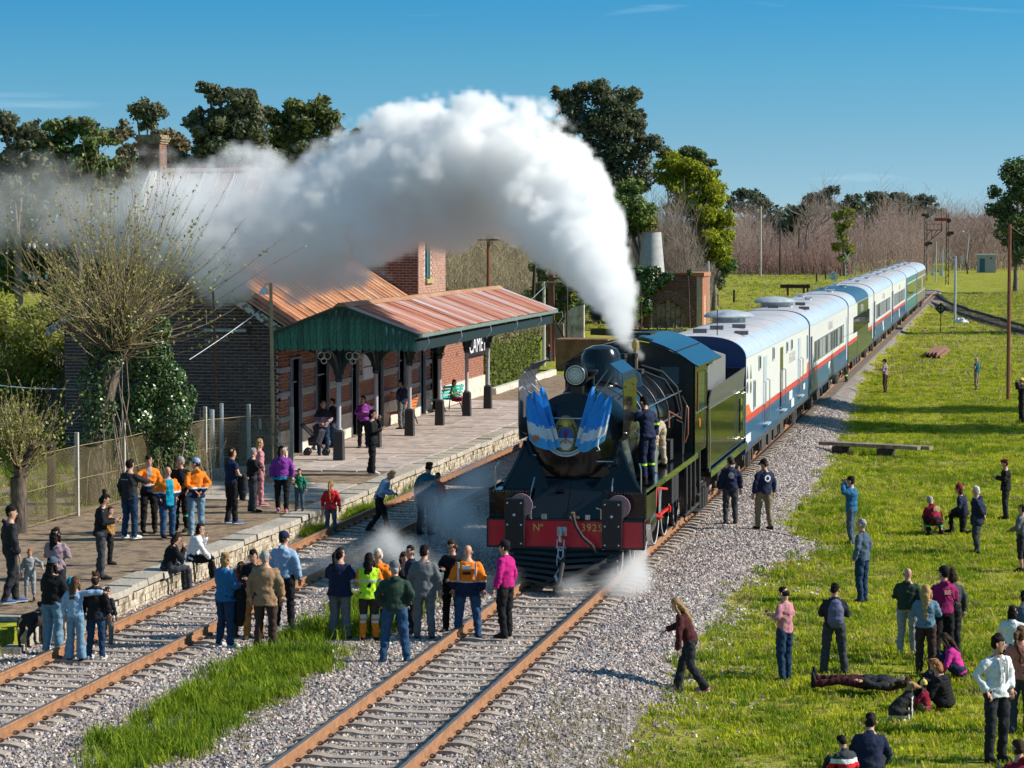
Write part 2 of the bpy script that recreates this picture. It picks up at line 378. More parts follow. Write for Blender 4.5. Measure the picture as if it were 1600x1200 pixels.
T_short=[tuft(i,26,.085,.16,blade_ms[(0,1,1,2,3,0)[i]],.007)for i in range(6)]
m_lb=[mat('long_blade_a',(.16,.26,.015),.75,.3,3,spec=.15,transl=.3),mat('long_blade_b',(.24,.32,.02),.75,.3,3,spec=.15,transl=.3)]
T_long=[tuft(20+i,30,.30,.16,m_lb[i%2],.008)for i in range(4)]
T_dry=[tuft(40+i,12,.14,.14,mat('blade_dry',(.34,.28,.15),.9,.2,3),.005)for i in range(3)]
def gdens(x,y):
 e=ballast_edge(y);v=.62+1.3*vnoise(x,y,.5,11)+.8*vnoise(x,y,1.9,2)
 return clamp(v,.06,1.5)*sm(e-.25,e+.5,x)*(1-.88*sm(85,172,y))
vs,fs,dn=region(-7.2,9.5,34,175,.35,.6,lambda x,y:height(x,y)-.005,gdens)
scatter('grass',vs,fs,T_short,60,5,.6,1.5,tilt=.25,dens_attr=dn,label='short bright green grass on the slope beside the ballast')
def ldens(x,y):
 e=ballast_edge(y)
 return clamp((vnoise(x,y,.42,21)-.12)*3)*sm(e-.3,e+.3,x)*(1-sm(.5,3,x-e)*.45)
vs,fs,dn=region(-6.2,9,34,110,.35,.5,lambda x,y:height(x,y)-.005,ldens)
scatter('grass',vs,fs,T_long,16,6,.45,1.0,tilt=.3,dens_attr=dn,label='longer grass clumps along the foot of the ballast')
def sdens(x,y):
 l,r,w=strip(y)
 if w<=.02:return 0
 return w*sm(l-.1,l+.35,x)*(1-sm(r-.45,r+.1,x))*clamp(.75+1.4*vnoise(x,y,.8,31)+.6*vnoise(x,y,2.2,8),.0,1.6)
vs,fs,dn=region(-13.6,-10.2,33,56,.2,.3,lambda x,y:bz(x,y)-.005,sdens)
scatter('grass',vs,fs,T_long+T_short[:2],75,7,.6,1.25,tilt=.4,dens_attr=dn,label='lush green grass strip growing between the two tracks')
def ddens(x,y):
 e=ballast_edge(y);l,r,w=strip(y)
 a=sm(-7.6,-6.4,x)*(1-sm(e,e+.8,x))*(1-sm(40,44,y))
 b=.25*(1-abs(sm(e-.8,e+1.0,x)*2-1))
 c=.8*w*math.exp(-((x-r)/.22)**2)+.5*w*math.exp(-((x-l)/.2)**2)
 return a*.8+b+c
vs,fs,dn=region(-13.6,-3.5,33,90,.25,.4,lambda x,y:bz(x,y)if x<ballast_edge(y)else height(x,y),ddens)
scatter('dry_grass',vs,fs,T_dry,50,8,.4,1.0,tilt=.6,dens_attr=dn,label='thin straw coloured dry grass at the edges of the ballast')
# behind the platform fence, and the far field left of the train
vs,fs,dn=region(-46,-22.2,52,128,.8,1.0,lambda x,y:height(x,y),lambda x,y:clamp(.7+.9*vnoise(x,y,.4,41),.1,1.3))
scatter('grass',vs,fs,T_long+T_short[:3],9,9,.7,1.5,tilt=.3,dens_attr=dn,label='green grass of the yard behind the wire fence')

vs,fs,dn=region(-7.5,14,110,330,.6,1.5,lambda x,y:height(x,y)-.01,lambda x,y:clamp(.6+1.2*vnoise(x,y,.3,51))*sm(ballast_edge(min(y,330))-.3,ballast_edge(min(y,330))+.8,x)*sm(110,150,y))
scatter('grass',vs,fs,T_short+T_dry,5,14,1.0,2.4,tilt=.3,dens_attr=dn,label='rough grass clumps in the far field to the right of the train')
vs,fs,dn=region(-75,-12.5,190,440,2,3,lambda x,y:height(x,y)-.02,lambda x,y:clamp(.6+1.3*vnoise(x,y,.15,61)))
scatter('grass',vs,fs,T_short+T_dry,.8,15,1.5,3.5,tilt=.3,dens_attr=dn,label='rough grass clumps in the far field to the left of the train')

# ------------------------------------------------------------------ tracks
m_rail=mat('rail_rust',(.33,.165,.080),.8,.25,2.5,bump=.2,bscale=30,world=True,metal=.15)
m_railtop=mat('rail_head',(.32,.27,.25),.38,.2,6,metal=.75,world=True)
m_conc=mat('sleeper_concrete',(0.364,0.305,0.252),.9,.2,8,bump=.3,bscale=60,rnd=.14)
m_clip=mat('clip_rust',(.09,.045,.035),.8,.3,20)
m_darkiron=mat('dark_iron',(.025,.024,.026),.55,.3,8,metal=.3)
def rail_mb(y0,y1,x=0.0,n=1,zf=None):
 prof=[(-.065,.0),(.065,.0),(.065,.012),(.012,.03),(.010,.125),(.034,.135),(.034,.168),(.030,.172),(-.030,.172),(-.034,.168),(-.034,.135),(-.010,.125),(-.012,.03),(-.065,.012)]
 mb=MB();k=len(prof)
 for j in range(n):
  a,b=y0+(y1-y0)*j/n+.006,y0+(y1-y0)*(j+1)/n-.006
  vs=[(x+p[0],a,p[1])for p in prof]+[(x+p[0],b,p[1])for p in prof]
  fs=[(i,k+i,k+(i+1)%k,(i+1)%k)for i in range(k)]
  mb.add(vs,[f for i,f in enumerate(fs)if i!=7],0);mb.add([vs[7],vs[8],vs[k+8],vs[k+7]],[(0,3,2,1)],1)
  mb.add(vs[:k],[tuple(range(k))],0);mb.add(vs[k:],[tuple(range(k))[::-1]],0)
 return mb
def sleeper_mb():
 mb=MB() # raised under the rails, lower in the middle, sloping ends
 prof=[(-1.33,.00),(-1.30,.035),(-1.13,.072),(-.62,.072),(-.45,.045),(.45,.045),(.62,.072),(1.13,.072),(1.30,.035),(1.33,.00),(1.33,-.13),(-1.33,-.13)]
 w,k=.125,len(prof)
 vs=[(x,-w if z<.0 else-w+.02,z)for x,z in prof]+[(x,w if z<.0 else w-.02,z)for x,z in prof]
 mb.add(vs,[tuple(range(k))]+[tuple(range(k,2*k))[::-1]]+[(i,k+i,k+(i+1)%k,(i+1)%k)[::-1]for i in range(k)])
 me=mb.mesh('sleeper',m_conc);me.flip_normals()if False else None
 return me
me_sleeper=sleeper_mb()
me_sleeper.validate()
bmx=bmesh.new();bmx.from_mesh(me_sleeper);bmesh.ops.recalc_face_normals(bmx,faces=bmx.faces);bmx.to_mesh(me_sleeper);bmx.free()
RZ=.05 # foot of the rail
def make_track(cx,y0,y1,label,ysplit,sp=.605):
 t=empty('railway_track',(cx,0,0),0,label,'railway track',kind='structure')
 for s in(-1,1):
  o=rail_mb(y0,y1,s*RAIL,int((y1-y0)/14)).build('rail',[m_rail,m_railtop],t);o.location.z=RZ+.02
 y=y0+.3;cl=MB();far=MB();r=random.Random(int(cx*10))
 while y<y1:
  if y<ysplit:
   o=inst('sleeper',me_sleeper,(r.uniform(-.02,.02),y+r.uniform(-.015,.015),r.uniform(-.012,.006)),(0,0,r.uniform(-.008,.008)),t)
   for s in(-1,1):
    for q in(-1,1):
     x=s*RAIL+q*.095
     cl.box(x-.03,x+.03,y-.05,y+.05,.068,.088);cl.tube([(x-q*.035,y-.045,.10),(x,y-.03,.128),(x+q*.05,y-.05,.10),(x+q*.03,y+.045,.10),(x-q*.03,y+.05,.11)],.011,4)
  else:
   far.box(-1.33,1.33,y-.11,y+.11,-.04,.055)
  y+=sp
 tag(cl.build('rail_clip',m_clip,t),kind='stuff')
 if far.v:tag(far.build('far_sleepers',m_conc,t),kind='stuff')
 return t
make_track(TX,26,318,'railway track with rusty rails on concrete sleepers under the train',112)
make_track(SX,26,250,'railway track on concrete sleepers beside the platform edge',112)
# track joining from the right beyond the train
jt=empty('railway_track',(0,0,0),0,'dark curved track joining the main line from the right','railway track',kind='structure')
bed=MB();pts=[]
for i in range(31):
 t=i/30;x=-8.1+(13.5)*t**1.25;y=306-128*t;pts.append((x,y))
tim=MB();m_oldtimber=mat('old_timber',(.12,.095,.08),.9,.3,5)
for s in(-1,1):
 mb=MB()
 for i in range(30):
  (x0,y0),(x1,y1)=pts[i],pts[i+1];dx,dy=x1-x0,y1-y0;l=hypot(dx,dy);nx,ny=-dy/l,dx/l
  z0,z1=height(x0,y0)+.12,height(x1,y1)+.12
  o=s*.9
  q=[(x0+nx*(o-.09),y0+ny*(o-.09),z0),(x0+nx*(o+.09),y0+ny*(o+.09),z0),(x1+nx*(o+.09),y1+ny*(o+.09),z1),(x1+nx*(o-.09),y1+ny*(o-.09),z1)]
  vs=q+[(a,b,c+.16)for a,b,c in q]
  mb.add(vs,[(3,2,1,0),(4,5,6,7),(0,1,5,4),(1,2,6,5),(2,3,7,6),(3,0,4,7)])
 mb.build('rail',m_darkiron,jt)
for i in range(170):
 t=i/170;k=t*30;a=int(k);f=k-a;x=pts[a][0]*(1-f)+pts[a+1][0]*f;y=pts[a][1]*(1-f)+pts[a+1][1]*f
 z=height(x,y)+.06;tim.box(x-1.35,x+1.35,y-.13,y+.13,z-.1,z+.06)
tag(tim.build('timber_sleepers',m_oldtimber,jt),kind='stuff')
bed=MB()
for i in range(30):
 (x0,y0),(x1,y1)=pts[i],pts[i+1]
 bed.add([(x0-1.6,y0,height(x0-1.6,y0)+.04),(x0+1.6,y0,height(x0+1.6,y0)+.04),(x1+1.6,y1,height(x1+1.6,y1)+.04),(x1-1.6,y1,height(x1-1.6,y1)+.04)],[(3,2,1,0)])
tag(bed.build('track_bed',mat('dark_bed',(.20,.165,.13),.95,.3,3,world=True)),kind='structure')

# ------------------------------------------------------------------ platform
m_earth=mat('platform_earth',(0.257,0.182,0.115),.95,.25,2.2,bump=.5,bscale=14,rgb2=(.13,.092,.058),thr=.55,world=True)
m_cope=mat('coping_stone',(.40,.36,.30),.85,.22,5,bump=.35,bscale=25,rnd=.12,rgb2=(.22,.20,.17),thr=.62)
m_face=mat('limewashed_stone',(0.506,0.45,0.352),.9,.35,5,bump=.5,bscale=18,rgb2=(.22,.17,.11),thr=.53,world=True)
m_slab=mat('platform_concrete',(0.432,0.367,0.315),.9,.2,2.0,bump=.3,bscale=20,rgb2=(.32,.28,.23),thr=.55,world=True,rnd=.1)
m_pave=mat('platform_tile',(0.464,0.39,0.352),.85,.2,1.6,bump=.25,bscale=22,rgb2=(.36,.31,.28),thr=.56,world=True,rnd=.13)
P0,P1=45.4,126.0
pl=empty('platform',(0,0,0),0,'low station platform with stone edge','platform',kind='structure')
body=MB()
nx=22;ny=170;vs=[]
for j in range(ny+1):
 for i in range(nx+1):
  x=PX-.5-(10.5)*i/nx;y=P0+.1+(P1-P0-.1)*j/ny;z=PZ-.02+.022*vnoise(x,y,.7,2)+.01*vnoise(x,y,3,7)-.05*sm(0,1,i/nx)*(1 if y>64 else 1)
  vs.append((x,y,z))
me=MB();me.add(vs,[(j*(nx+1)+i,(j+1)*(nx+1)+i,(j+1)*(nx+1)+i+1,j*(nx+1)+i+1)for j in range(ny)for i in range(nx)])
me.build('earth_surface',m_earth,pl,smooth=True,angle=None)
body.box(PX-10.8,PX-.06,P0+.05,P1,-.2,PZ-.14);body.build('platform_fill',m_earth,pl)
# coping stones, each its own piece
y=P0;r=random.Random(4);cm=[]
for k in range(5):
 mb=MB();l=.94;z1=0
 mb.add([(-.55,0,-.13),(0,0,-.13),(0,l,-.13),(-.55,l,-.13),(-.55,.012,0),(-.02,.012,-.006),(-.012,l-.012,-.004),(-.55,l-.012,0)],[(3,2,1,0),(4,5,6,7),(0,1,5,4),(1,2,6,5),(2,3,7,6),(3,0,4,7)])
 cm.append(mb.mesh('coping_stone',m_cope))
y=P0
while y<P1:
 inst('coping_stone',cm[r.randrange(5)],(PX+.04+r.uniform(-.02,.02),y,PZ+.015+r.uniform(-.02,.015)),(r.uniform(-.012,.012),r.uniform(-.012,.012),r.uniform(-.01,.01)),pl,(1,1.0,1));y+=.975
face=MB()
for row in range(3):
 y=P0+r.uniform(0,.3);h=.135
 while y<P1:
  l=r.uniform(.32,.62);x=PX-.03+r.uniform(-.018,.018);face.box(x-.3,x,y,y+l-.018,-.05+row*h,-.05+row*h+h-.014);y+=l
tag(face.build('face_stones',m_face,pl),kind='stuff')
# end of the platform: blocks and steps
for i,(x,l)in enumerate([(PX-.02,.7),(PX-.75,.7),(PX-1.5,.7),(PX-2.3,.75)]):
 MB().box(-l,0,-.02,.28,0,.46).build('end_block',m_cope,pl,loc=(x,P0-.2,0))
for i,(x,y,z)in enumerate([(-17.2,44.9,.0),(-17.6,44.3,.0),(-17.1,44.0,0),(-18.3,44.5,.0)]):
 MB().box(-.42,.42,-.22,.22,0,.33-.1*i).build('step_block',m_cope,pl,loc=(x,y,z),rz=.1*i)
# concrete slabs across the earth part and the tiled area below the roof
sl=[]
y=65.6
while y<69.2:
 x=PX-.62
 while x>-21.0:
  w=1.18;MB().box(-w+.02,0,0,1.15,-.06,0).build('concrete_slab',m_slab,pl,loc=(x,y,PZ+.02+r.uniform(-.008,.008)),rz=r.uniform(-.006,.006));x-=w
 y+=1.17
tiles=[]
me_t=MB().box(-.49,.49,-.49,.49,-.05,0).mesh('paving_tile',m_pave)
cnt=0;rest=MB()
for j in range(32):
 for i in range(5 if j else 5):
  x=PX-1.05-i*.995;y=74.6+j*1.0-.35*(i*.3)
  if x<WX+.2:continue
  z=PZ+.018+r.uniform(-.007,.007)
  if cnt<150:inst('paving_tile',me_t,(x,y,z),(r.uniform(-.006,.006),r.uniform(-.006,.006),0),pl);cnt+=1
  else:rest.box(x-.49,x+.49,y-.49,y+.49,z-.05,z)
if rest.v:tag(rest.build('far_tiles',m_pave,pl),kind='stuff')
# kerb at the foot of the fence
kb=empty('low_kerb',(0,0,0),0,'low broken concrete kerb at the foot of the wire fence','kerb',kind='structure')
for(xa,ya,xb,yb)in[(-21.6,69.6,-21.5,71.2),(-21.5,71.25,-20.7,72.5),(-20.65,72.55,-19.8,73.7)]:
 a=atan2(yb-ya,xb-xa);l=hypot(xb-xa,yb-ya)
 MB().box(0,l-.03,-.11,.11,0,.30).build('kerb_piece',m_cope,kb,loc=(xa,ya,PZ-.06),rz=a)

# ------------------------------------------------------------------ station building
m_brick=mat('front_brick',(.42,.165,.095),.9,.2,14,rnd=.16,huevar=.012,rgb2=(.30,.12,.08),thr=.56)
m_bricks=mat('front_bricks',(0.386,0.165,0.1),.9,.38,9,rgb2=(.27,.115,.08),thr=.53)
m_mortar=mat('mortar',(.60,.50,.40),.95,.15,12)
m_dbrick=mat('gable_brick',(0.143,0.066,0.05),.9,.3,12,rnd=.25,rgb2=(.07,.045,.04),thr=.52)  # shade of the camera-facing wall is put into this darker brick colour
m_dbricks=mat('gable_bricks_shaded',(0.143,0.066,0.05),.9,.5,8,rgb2=(.07,.045,.04),thr=.52)
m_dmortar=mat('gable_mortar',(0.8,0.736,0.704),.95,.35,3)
m_band=mat('grey_render_band',(.34,.33,.34),.85,.15,6)
m_plinth=mat('white_plinth',(.62,.58,.50),.9,.18,3,rgb2=(.45,.38,.30),thr=.6)
m_doorblue=mat('grey_blue_door',(.20,.25,.31),.6,.15,5)
m_dark=mat('dark_opening',(.012,.013,.016),.3,.2,5)
m_rust=None
def roof_mat(name,cols,streak=(1,1,1),rough=.7):
 m=D.materials.new(name);m.use_nodes=True;n=m.node_tree;ns=n.nodes;L=n.links;b=ns['Principled BSDF'];b.inputs['Roughness'].default_value=rough;b.inputs['Metallic'].default_value=.1
 tc=ns.new('ShaderNodeTexCoord');mp=ns.new('ShaderNodeMapping');mp.inputs['Scale'].default_value=streak;oi=ns.new('ShaderNodeObjectInfo')
 va=ns.new('ShaderNodeVectorMath');va.operation='ADD';L.new(tc.outputs['Object'],va.inputs[0]);cx=ns.new('ShaderNodeVectorMath');cx.operation='SCALE';cx.inputs[0].default_value=(37,11,5);L.new(oi.outputs['Random'],cx.inputs['Scale']);L.new(cx.outputs[0],va.inputs[1])
 L.new(va.outputs[0],mp.inputs[0])
 z=ns.new('ShaderNodeTexNoise');z.inputs['Scale'].default_value=1;z.inputs['Detail'].default_value=6;z.inputs['Roughness'].default_value=.65;L.new(mp.outputs[0],z.inputs['Vector'])
 ad=ns.new('ShaderNodeMath');ad.operation='MULTIPLY_ADD';ad.inputs[1].default_value=.42;ad.inputs[2].default_value=-.21;L.new(oi.outputs['Random'],ad.inputs[0])
 a2=ns.new('ShaderNodeMath');a2.operation='ADD';L.new(z.outputs['Fac'],a2.inputs[0]);L.new(ad.outputs[0],a2.inputs[1])
 cr=ns.new('ShaderNodeValToRGB');e=cr.color_ramp.elements;e[0].position=cols[0][0];e[0].color=(*cols[0][1],1);e[1].position=cols[-1][0];e[1].color=(*cols[-1][1],1)
 for p,c in cols[1:-1]:
  x=e.new(p);x.color=(*c,1)
 L.new(a2.outputs[0],cr.inputs[0]);L.new(cr.outputs[0],b.inputs['Base Color'])
 bp=ns.new('ShaderNodeBump');bp.inputs['Strength'].default_value=.15;L.new(z.outputs['Fac'],bp.inputs['Height']);L.new(bp.outputs[0],b.inputs['Normal'])
 return m
m_roof1=roof_mat('rusty_roof_sheet',[(.25,(.20,.065,.035)),(.42,(.38,.13,.055)),(.6,(.46,.19,.085)),(.8,(.50,.30,.20))],(2.5,1.6,2.5))
m_roof2=roof_mat('weathered_canopy_sheet',[(.22,(.16,.055,.035)),(.38,(.36,.12,.07)),(.5,(.44,.18,.115)),(.6,(.46,.28,.24)),(.74,(.46,.46,.50))],(.5,5.0,.5))
m_roof3=roof_mat('old_roof_sheet',[(.3,(.26,.07,.05)),(.45,(.36,.20,.17)),(.62,(.42,.40,.42))],(1.5,1.5,1.5))
m_edge=mat('sheet_edge',(.62,.44,.26),.6,.2,4)
m_peel=mat('peeling_white_board',(.62,.60,.56),.8,.15,7,rgb2=(.06,.06,.065),thr=.50)
st=empty('station_building',(0,0,0),0,'old brick railway station with rusty corrugated roofs behind the platform roof','station')
def bricks(mb,ax,fixed,a0,a1,z0,zf,holes=(),L=.29,H=.1,gap=.024,depth=.04,out=1,rnd=None,collect=None,jit=.004):
 """running-bond bricks standing proud of a wall; ax 1 = wall along y at x=fixed (facing +x), 0 = wall along x at y=fixed (facing -y)"""
 rr=rnd or random.Random(3);row=0;z=z0
 while z<20:
  a=a0-(L/2 if row%2 else 0);any_=False
  while a<a1:
   b0,b1=max(a,a0),min(a+L-gap,a1);c=(b0+b1)/2
   if b1-b0>.05 and z+H<zf(c)+.01:
    any_=True;zz=z+H*.5
    if not any(h[0]-.01<b1 and b0<h[1]+.01 and h[2]<zz+.03 and zz-.03<h[3]for h in holes):
     j=rr.uniform(-jit,jit)
     if collect is not None:collect.append((c,z,b1-b0,j))
     else:
      if ax==1:mb.box(fixed-.01,fixed+depth+j,b0,b1,z,z+H-gap)
      else:mb.box(b0,b1,fixed-depth-j,fixed+.01,z,z+H-gap)
   a+=L
  if not any_:break
  z+=H;row+=1
def vat(px):
 return min(np.arange(60,140,.02),key=lambda v:abs(xat(px,v)-WX))
ZW=4.45;RY0,RY1=77.9,97.5;SLOPE=math.tan(radians(31));XR=-24.7;ZR=ZW+.12+(XR-(-20.95))*-SLOPE
# low wing: front wall with openings
holes=[(79.1,80.3,.4,3.4),(82.2,83.75,.4,3.45),(86.9,87.75,.4,3.4),(90.3,91.4,.4,3.3),(94.0,95.1,.4,3.35),(97.6,98.4,.4,3.4),(99.7,100.8,.4,3.4)]
w=MB();segs=sorted(holes);y=RY0
for h in segs:
 w.box(WX-.3,WX,y,h[0],.1,ZW);w.box(WX-.3,WX,h[0],h[1],h[3],ZW);w.box(WX-.3,WX,h[0],h[1],.1,h[2]);y=h[1]
w.box(WX-.3,WX,y,110.1,.1,ZW)
w.build('front_wall',m_mortar,st)
w=MB()
bands=[(z,z+.16)for z in(1.55,2.3,3.05,3.75)]
bz_holes=list(holes)+[(a,b,z0-.02,z1+.02)for(z0,z1)in bands for(a,b)in((RY0,79.1),(80.3,82.2),(83.75,86.9),(87.75,90.3),(91.4,94),(95.1,97.6),(98.4,99.7))]
bz_holes+=[(88.45,90.0,2.25,3.15)]
b=MB();bricks(b,1,WX,RY0+.02,110.1,1.32,lambda y:ZW,bz_holes);tag(b.build('bricks',m_bricks,st),kind='stuff')
for(z0,z1)in bands:
 for(a,c)in((RY0,79.1),(80.3,82.2),(83.75,86.9),(87.75,90.3),(91.4,94),(95.1,97.6),(98.4,99.7)):
  MB().box(WX-.005,WX+.075,a+.02,c-.02,z0,z1).build('render_band',m_band,st)
y=RY0-.02
for h in segs+[(110.26,0,0,0)]:
 MB().box(WX-.01,WX+.09,y,h[0]-.06,.3,1.30).build('plinth',m_plinth,st);y=h[1]+.06
for i,h in enumerate(holes):
 o=MB().box(WX-.22,WX-.16,h[0],h[1],h[2],h[3]).build('door',m_dark if i in(1,2,3,6)else m_doorblue,st)
 f=MB();t=.07
 f.box(WX-.17,WX+.10,h[0]-t,h[0],h[2],h[3]+t);f.box(WX-.17,WX+.10,h[1],h[1]+t,h[2],h[3]+t);f.box(WX-.17,WX+.10,h[0],h[1],h[3],h[3]+t);f.box(WX-.155,WX-.06,h[0],h[1],h[3]-.75,h[3]-.70)
 f.build('door_frame',m_doorblue if i!=6 else m_dark,o)
 q=MB()
 for k in(0,1):
  c0=h[0]+.08+k*(h[1]-h[0])/2;c1=c0+(h[1]-h[0])/2-.16
  q.box(WX-.158,WX-.14,c0,c1,.6,1.5);q.box(WX-.158,WX-.14,c0,c1,1.6,2.55)
 q.build('door_panels',m_dark if i in(1,2,3,6)else m_doorblue,o)
# notice board
nb=MB().box(WX+.02,WX+.09,88.5,89.95,2.28,3.12).build('notice_board',mat('notice_white',(.72,.74,.76),.5,.05,3));tag(nb,'white notice board with two panes on the brick wall under the roof','notice board')
MB().box(WX+.091,WX+.10,88.5,89.95,2.68,2.71).build('divider',m_darkiron,nb)
# gable wall facing the camera: 300 of its bricks are pieces of their own
GY=RY0
zg=lambda x:min(ZW+.1+(WX-x)*SLOPE,ZW+.1+(x-(XR-(WX-XR)))*SLOPE)
gw=MB();xa=2*XR-WX
gw.prism([(WX,.1),(xa,.1),(xa,ZW),(XR,ZR-.15),(WX,ZW)][::-1],1,GY+.02,GY+.3);gw.build('gable_wall',m_dmortar,st)
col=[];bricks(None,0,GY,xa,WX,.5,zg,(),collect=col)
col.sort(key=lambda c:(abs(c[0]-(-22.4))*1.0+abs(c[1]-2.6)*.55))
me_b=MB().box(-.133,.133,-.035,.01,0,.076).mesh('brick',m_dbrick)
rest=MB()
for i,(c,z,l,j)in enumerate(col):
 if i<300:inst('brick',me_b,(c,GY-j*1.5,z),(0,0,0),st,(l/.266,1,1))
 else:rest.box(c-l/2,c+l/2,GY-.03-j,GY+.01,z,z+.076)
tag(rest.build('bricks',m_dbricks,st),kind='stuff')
# quoins at the corner, bargeboard, back and side walls
b=MB();b.box(xa-.001,xa+.3,GY+.3,RY1,.1,ZW);b.box(WX-10,WX-9.7,102.4,110.1,.1,ZW);b.box(WX-9.7,WX-.3,109.8,110.1,.1,ZW);b.build('back_wall',m_mortar,st)
bb=MB();t=.30
for s in(1,-1):
 x0=WX+.42 if s>0 else xa-.42;z0=ZW+.02-.42*SLOPE+.1
 vs=[(x0,0,z0-t),(x0,0,z0),(XR,0,ZR),(XR,0,ZR-t)]
 pts=[(x0,z0-t+.08),(x0,z0+.04),(XR,ZR+.02),(XR,ZR-t)]
 if s>0:pts=pts[::-1]
 bb.prism(pts,1,GY-.5,GY-.44)
bb.build('bargeboard',m_peel,st)
so=MB()
for s in(1,-1):
 x0=WX+.42 if s>0 else xa-.42;z0=ZW+.10-.42*SLOPE
 so.add([(x0,GY-.44,z0),(x0,GY,z0),(XR,GY,ZR-.03),(XR,GY-.44,ZR-.03)],[(0,1,2,3)])
so.build('soffit',mat('soffit_dark',(.06,.06,.065),.9),st)
# corrugated sheets with a raised bright seam
def sheet_mesh(name,L_,wd,m,corr=.095,amp=.014,seam=True,mseam=None,rust_seam=.02):
 """lies along +x (down the slope), width along y"""
 mb=MB();n=max(4,int(wd/corr*4));vs=[]
 for i in range(n+1):
  y=wd*i/n;z=amp*sin(2*pi*y/corr)
  vs+=[(0,y,z),(L_,y,z),(0,y,z-.004),(L_,y,z-.004)]
 fs=[]
 for i in range(n):
  a,b_=i*4,(i+1)*4;fs+=[(a,a+1,b_+1,b_),(a+2,b_+2,b_+3,a+3),(a+1,a+3,b_+3,b_+1)]
 mb.add(vs,fs,0)
 if seam:mb.tube([(0,.01,amp+.012),(L_,.01,amp+.012)],rust_seam,6,k=1)
 return mb.mesh(name,[m,mseam or m_edge],True,60)
def roof_plane(parent,x0,z0,x1,z1,ya,yb,wd,m,seam=True,name='roof_sheet',corr=.095,amp=.014,jit=.012,seamr=.02,mseam=None):
 """sheets from the ridge (x0,z0) down to the eave (x1,z1) between ya and yb"""
 L_=hypot(x1-x0,z1-z0);n=max(1,round((yb-ya)/wd));wd=(yb-ya)/n;me=sheet_mesh(name,L_,wd,m,corr,amp,seam,mseam,seamr);rr=random.Random(int(ya*7));ang=atan2(-(z1-z0),abs(x1-x0))
 for i in range(n):
  o=D.objects.new(name,me);COL.objects.link(o);o.parent=parent
  if x1>x0:o.location=(x0,ya+i*wd,z0+rr.uniform(0,jit));o.rotation_euler=(0,ang+rr.uniform(-.0015,.0015),0)
  else:o.location=(x0,ya+(i+1)*wd,z0+rr.uniform(0,jit));o.rotation_euler=(0,ang,pi)
eX,eZ=-20.92,ZW+.16-.43*SLOPE+.06
roof_plane(st,XR,ZR+.02,eX,eZ,GY-.5,RY1-.03,.62,m_roof1)
roof_plane(st,XR,ZR+.02,2*XR-eX,eZ,GY-.5,RY1-.03,1.25,m_roof1)
MB().prism([(XR-.2,ZR-.06),(XR+.2,ZR-.06),(XR,ZR+.07)],1,GY-.5,RY1-.03).build('ridge_cap',m_edge,st)
MB().tube([(eX+.05,GY-.5,eZ-.03),(eX+.05,RY1,eZ-.03)],.055,8).build('gutter',m_peel,st)
MB().box(WX-9.9,WX+.2,102.42,110.2,ZW,ZW+.12).build('flat_roof',m_band,st)
# tall block across the end of the low wing
TY0,TY1,TZ,TR=97.5,102.4,7.75,9.6;TYM=(TY0+TY1)/2;TXB=-32.2
tb=MB();win=(98.75,99.75,5.5,7.1)
tb.box(TXB,WX-.3,TY0,TY0+.3,.1,TZ);tb.box(TXB,WX-.3,TY1-.3,TY1,.1,TZ)
tb.box(WX-.3,WX,TY0,win[0],ZW+.125,TZ);tb.box(WX-.3,WX,win[1],TY1,ZW+.125,TZ);tb.box(WX-.3,WX,win[0],win[1],ZW+.125,win[2]);tb.box(WX-.3,WX,win[0],win[1],win[3],TZ)
for x0,x1 in((WX-.3,WX),(TXB,TXB+.3)):
 tb.prism([(TY0,TZ),(TY1,TZ),(TYM,TR)],0,x0,x1)
tb.build('tower_walls',m_mortar,st)
zt=lambda y:min(TZ+(y-TY0)*(TR-TZ)/(TYM-TY0),TZ+(TY1-y)*(TR-TZ)/(TY1-TYM))
b=MB();bricks(b,1,WX,TY0,TY1,ZW+.13,lambda y:zt(y)-.05,(win,),depth=.03);tag(b.build('bricks',mat('tower_bricks',(.50,.28,.20),.9,.35,9,rgb2=(.38,.22,.17),thr=.5),st),kind='stuff')
b=MB();bricks(b,0,TY0,TXB,WX,4.5,lambda x:TZ,(),depth=.03);tag(b.build('bricks',m_dbricks,st),kind='stuff')  # shaded wall of the block: darker bricks than on its sunlit front
wn=MB().box(WX-.22,WX-.18,win[0],win[1],win[2],win[3]).build('window',m_dark,st)
f=MB();f.box(WX-.18,WX-.02,win[0],win[0]+.12,win[2],win[3]);f.box(WX-.18,WX-.1,win[1]-.08,win[1],win[2],win[3]);f.box(WX-.18,WX-.1,win[0],win[1],win[3]-.08,win[3]);f.build('window_frame',mat('teal_frame',(.10,.36,.40),.6),wn)
MB().box(WX-.1,WX+.12,win[0]-.1,win[1]+.15,win[2]-.16,win[2]).build('sill',mat('mossy_sill',(.36,.32,.12),.9),wn)
roof_slope=lambda s:None
def roof_plane_y(parent,y0,z0,y1,z1,xa_,xb_,wd,m):
 L_=hypot(y1-y0,z1-z0);n=round((xb_-xa_)/wd);wd=(xb_-xa_)/n;me=sheet_mesh('roof_sheet',L_,wd,m,.095,.014,True,m_edge,.015);ang=atan2(z0-z1,abs(y1-y0))
 for i in range(n):
  o=D.objects.new('roof_sheet',me);COL.objects.link(o);o.parent=parent
  M_=Matrix.Rotation(-pi/2 if y1<y0 else pi/2,4,'Z')@Matrix.Rotation(ang,4,'Y')
  o.matrix_local=Matrix.Translation((xa_+i*wd if y1<y0 else xa_+(i+1)*wd,y0,z0))@M_
roof_plane_y(st,TYM,TR+.06,TY0-.25,TZ-.1,TXB+.15,WX+.2,.62,m_roof3)
roof_plane_y(st,TYM,TR+.06,TY1+.25,TZ-.1,TXB+.15,WX+.2,1.25,m_roof3)
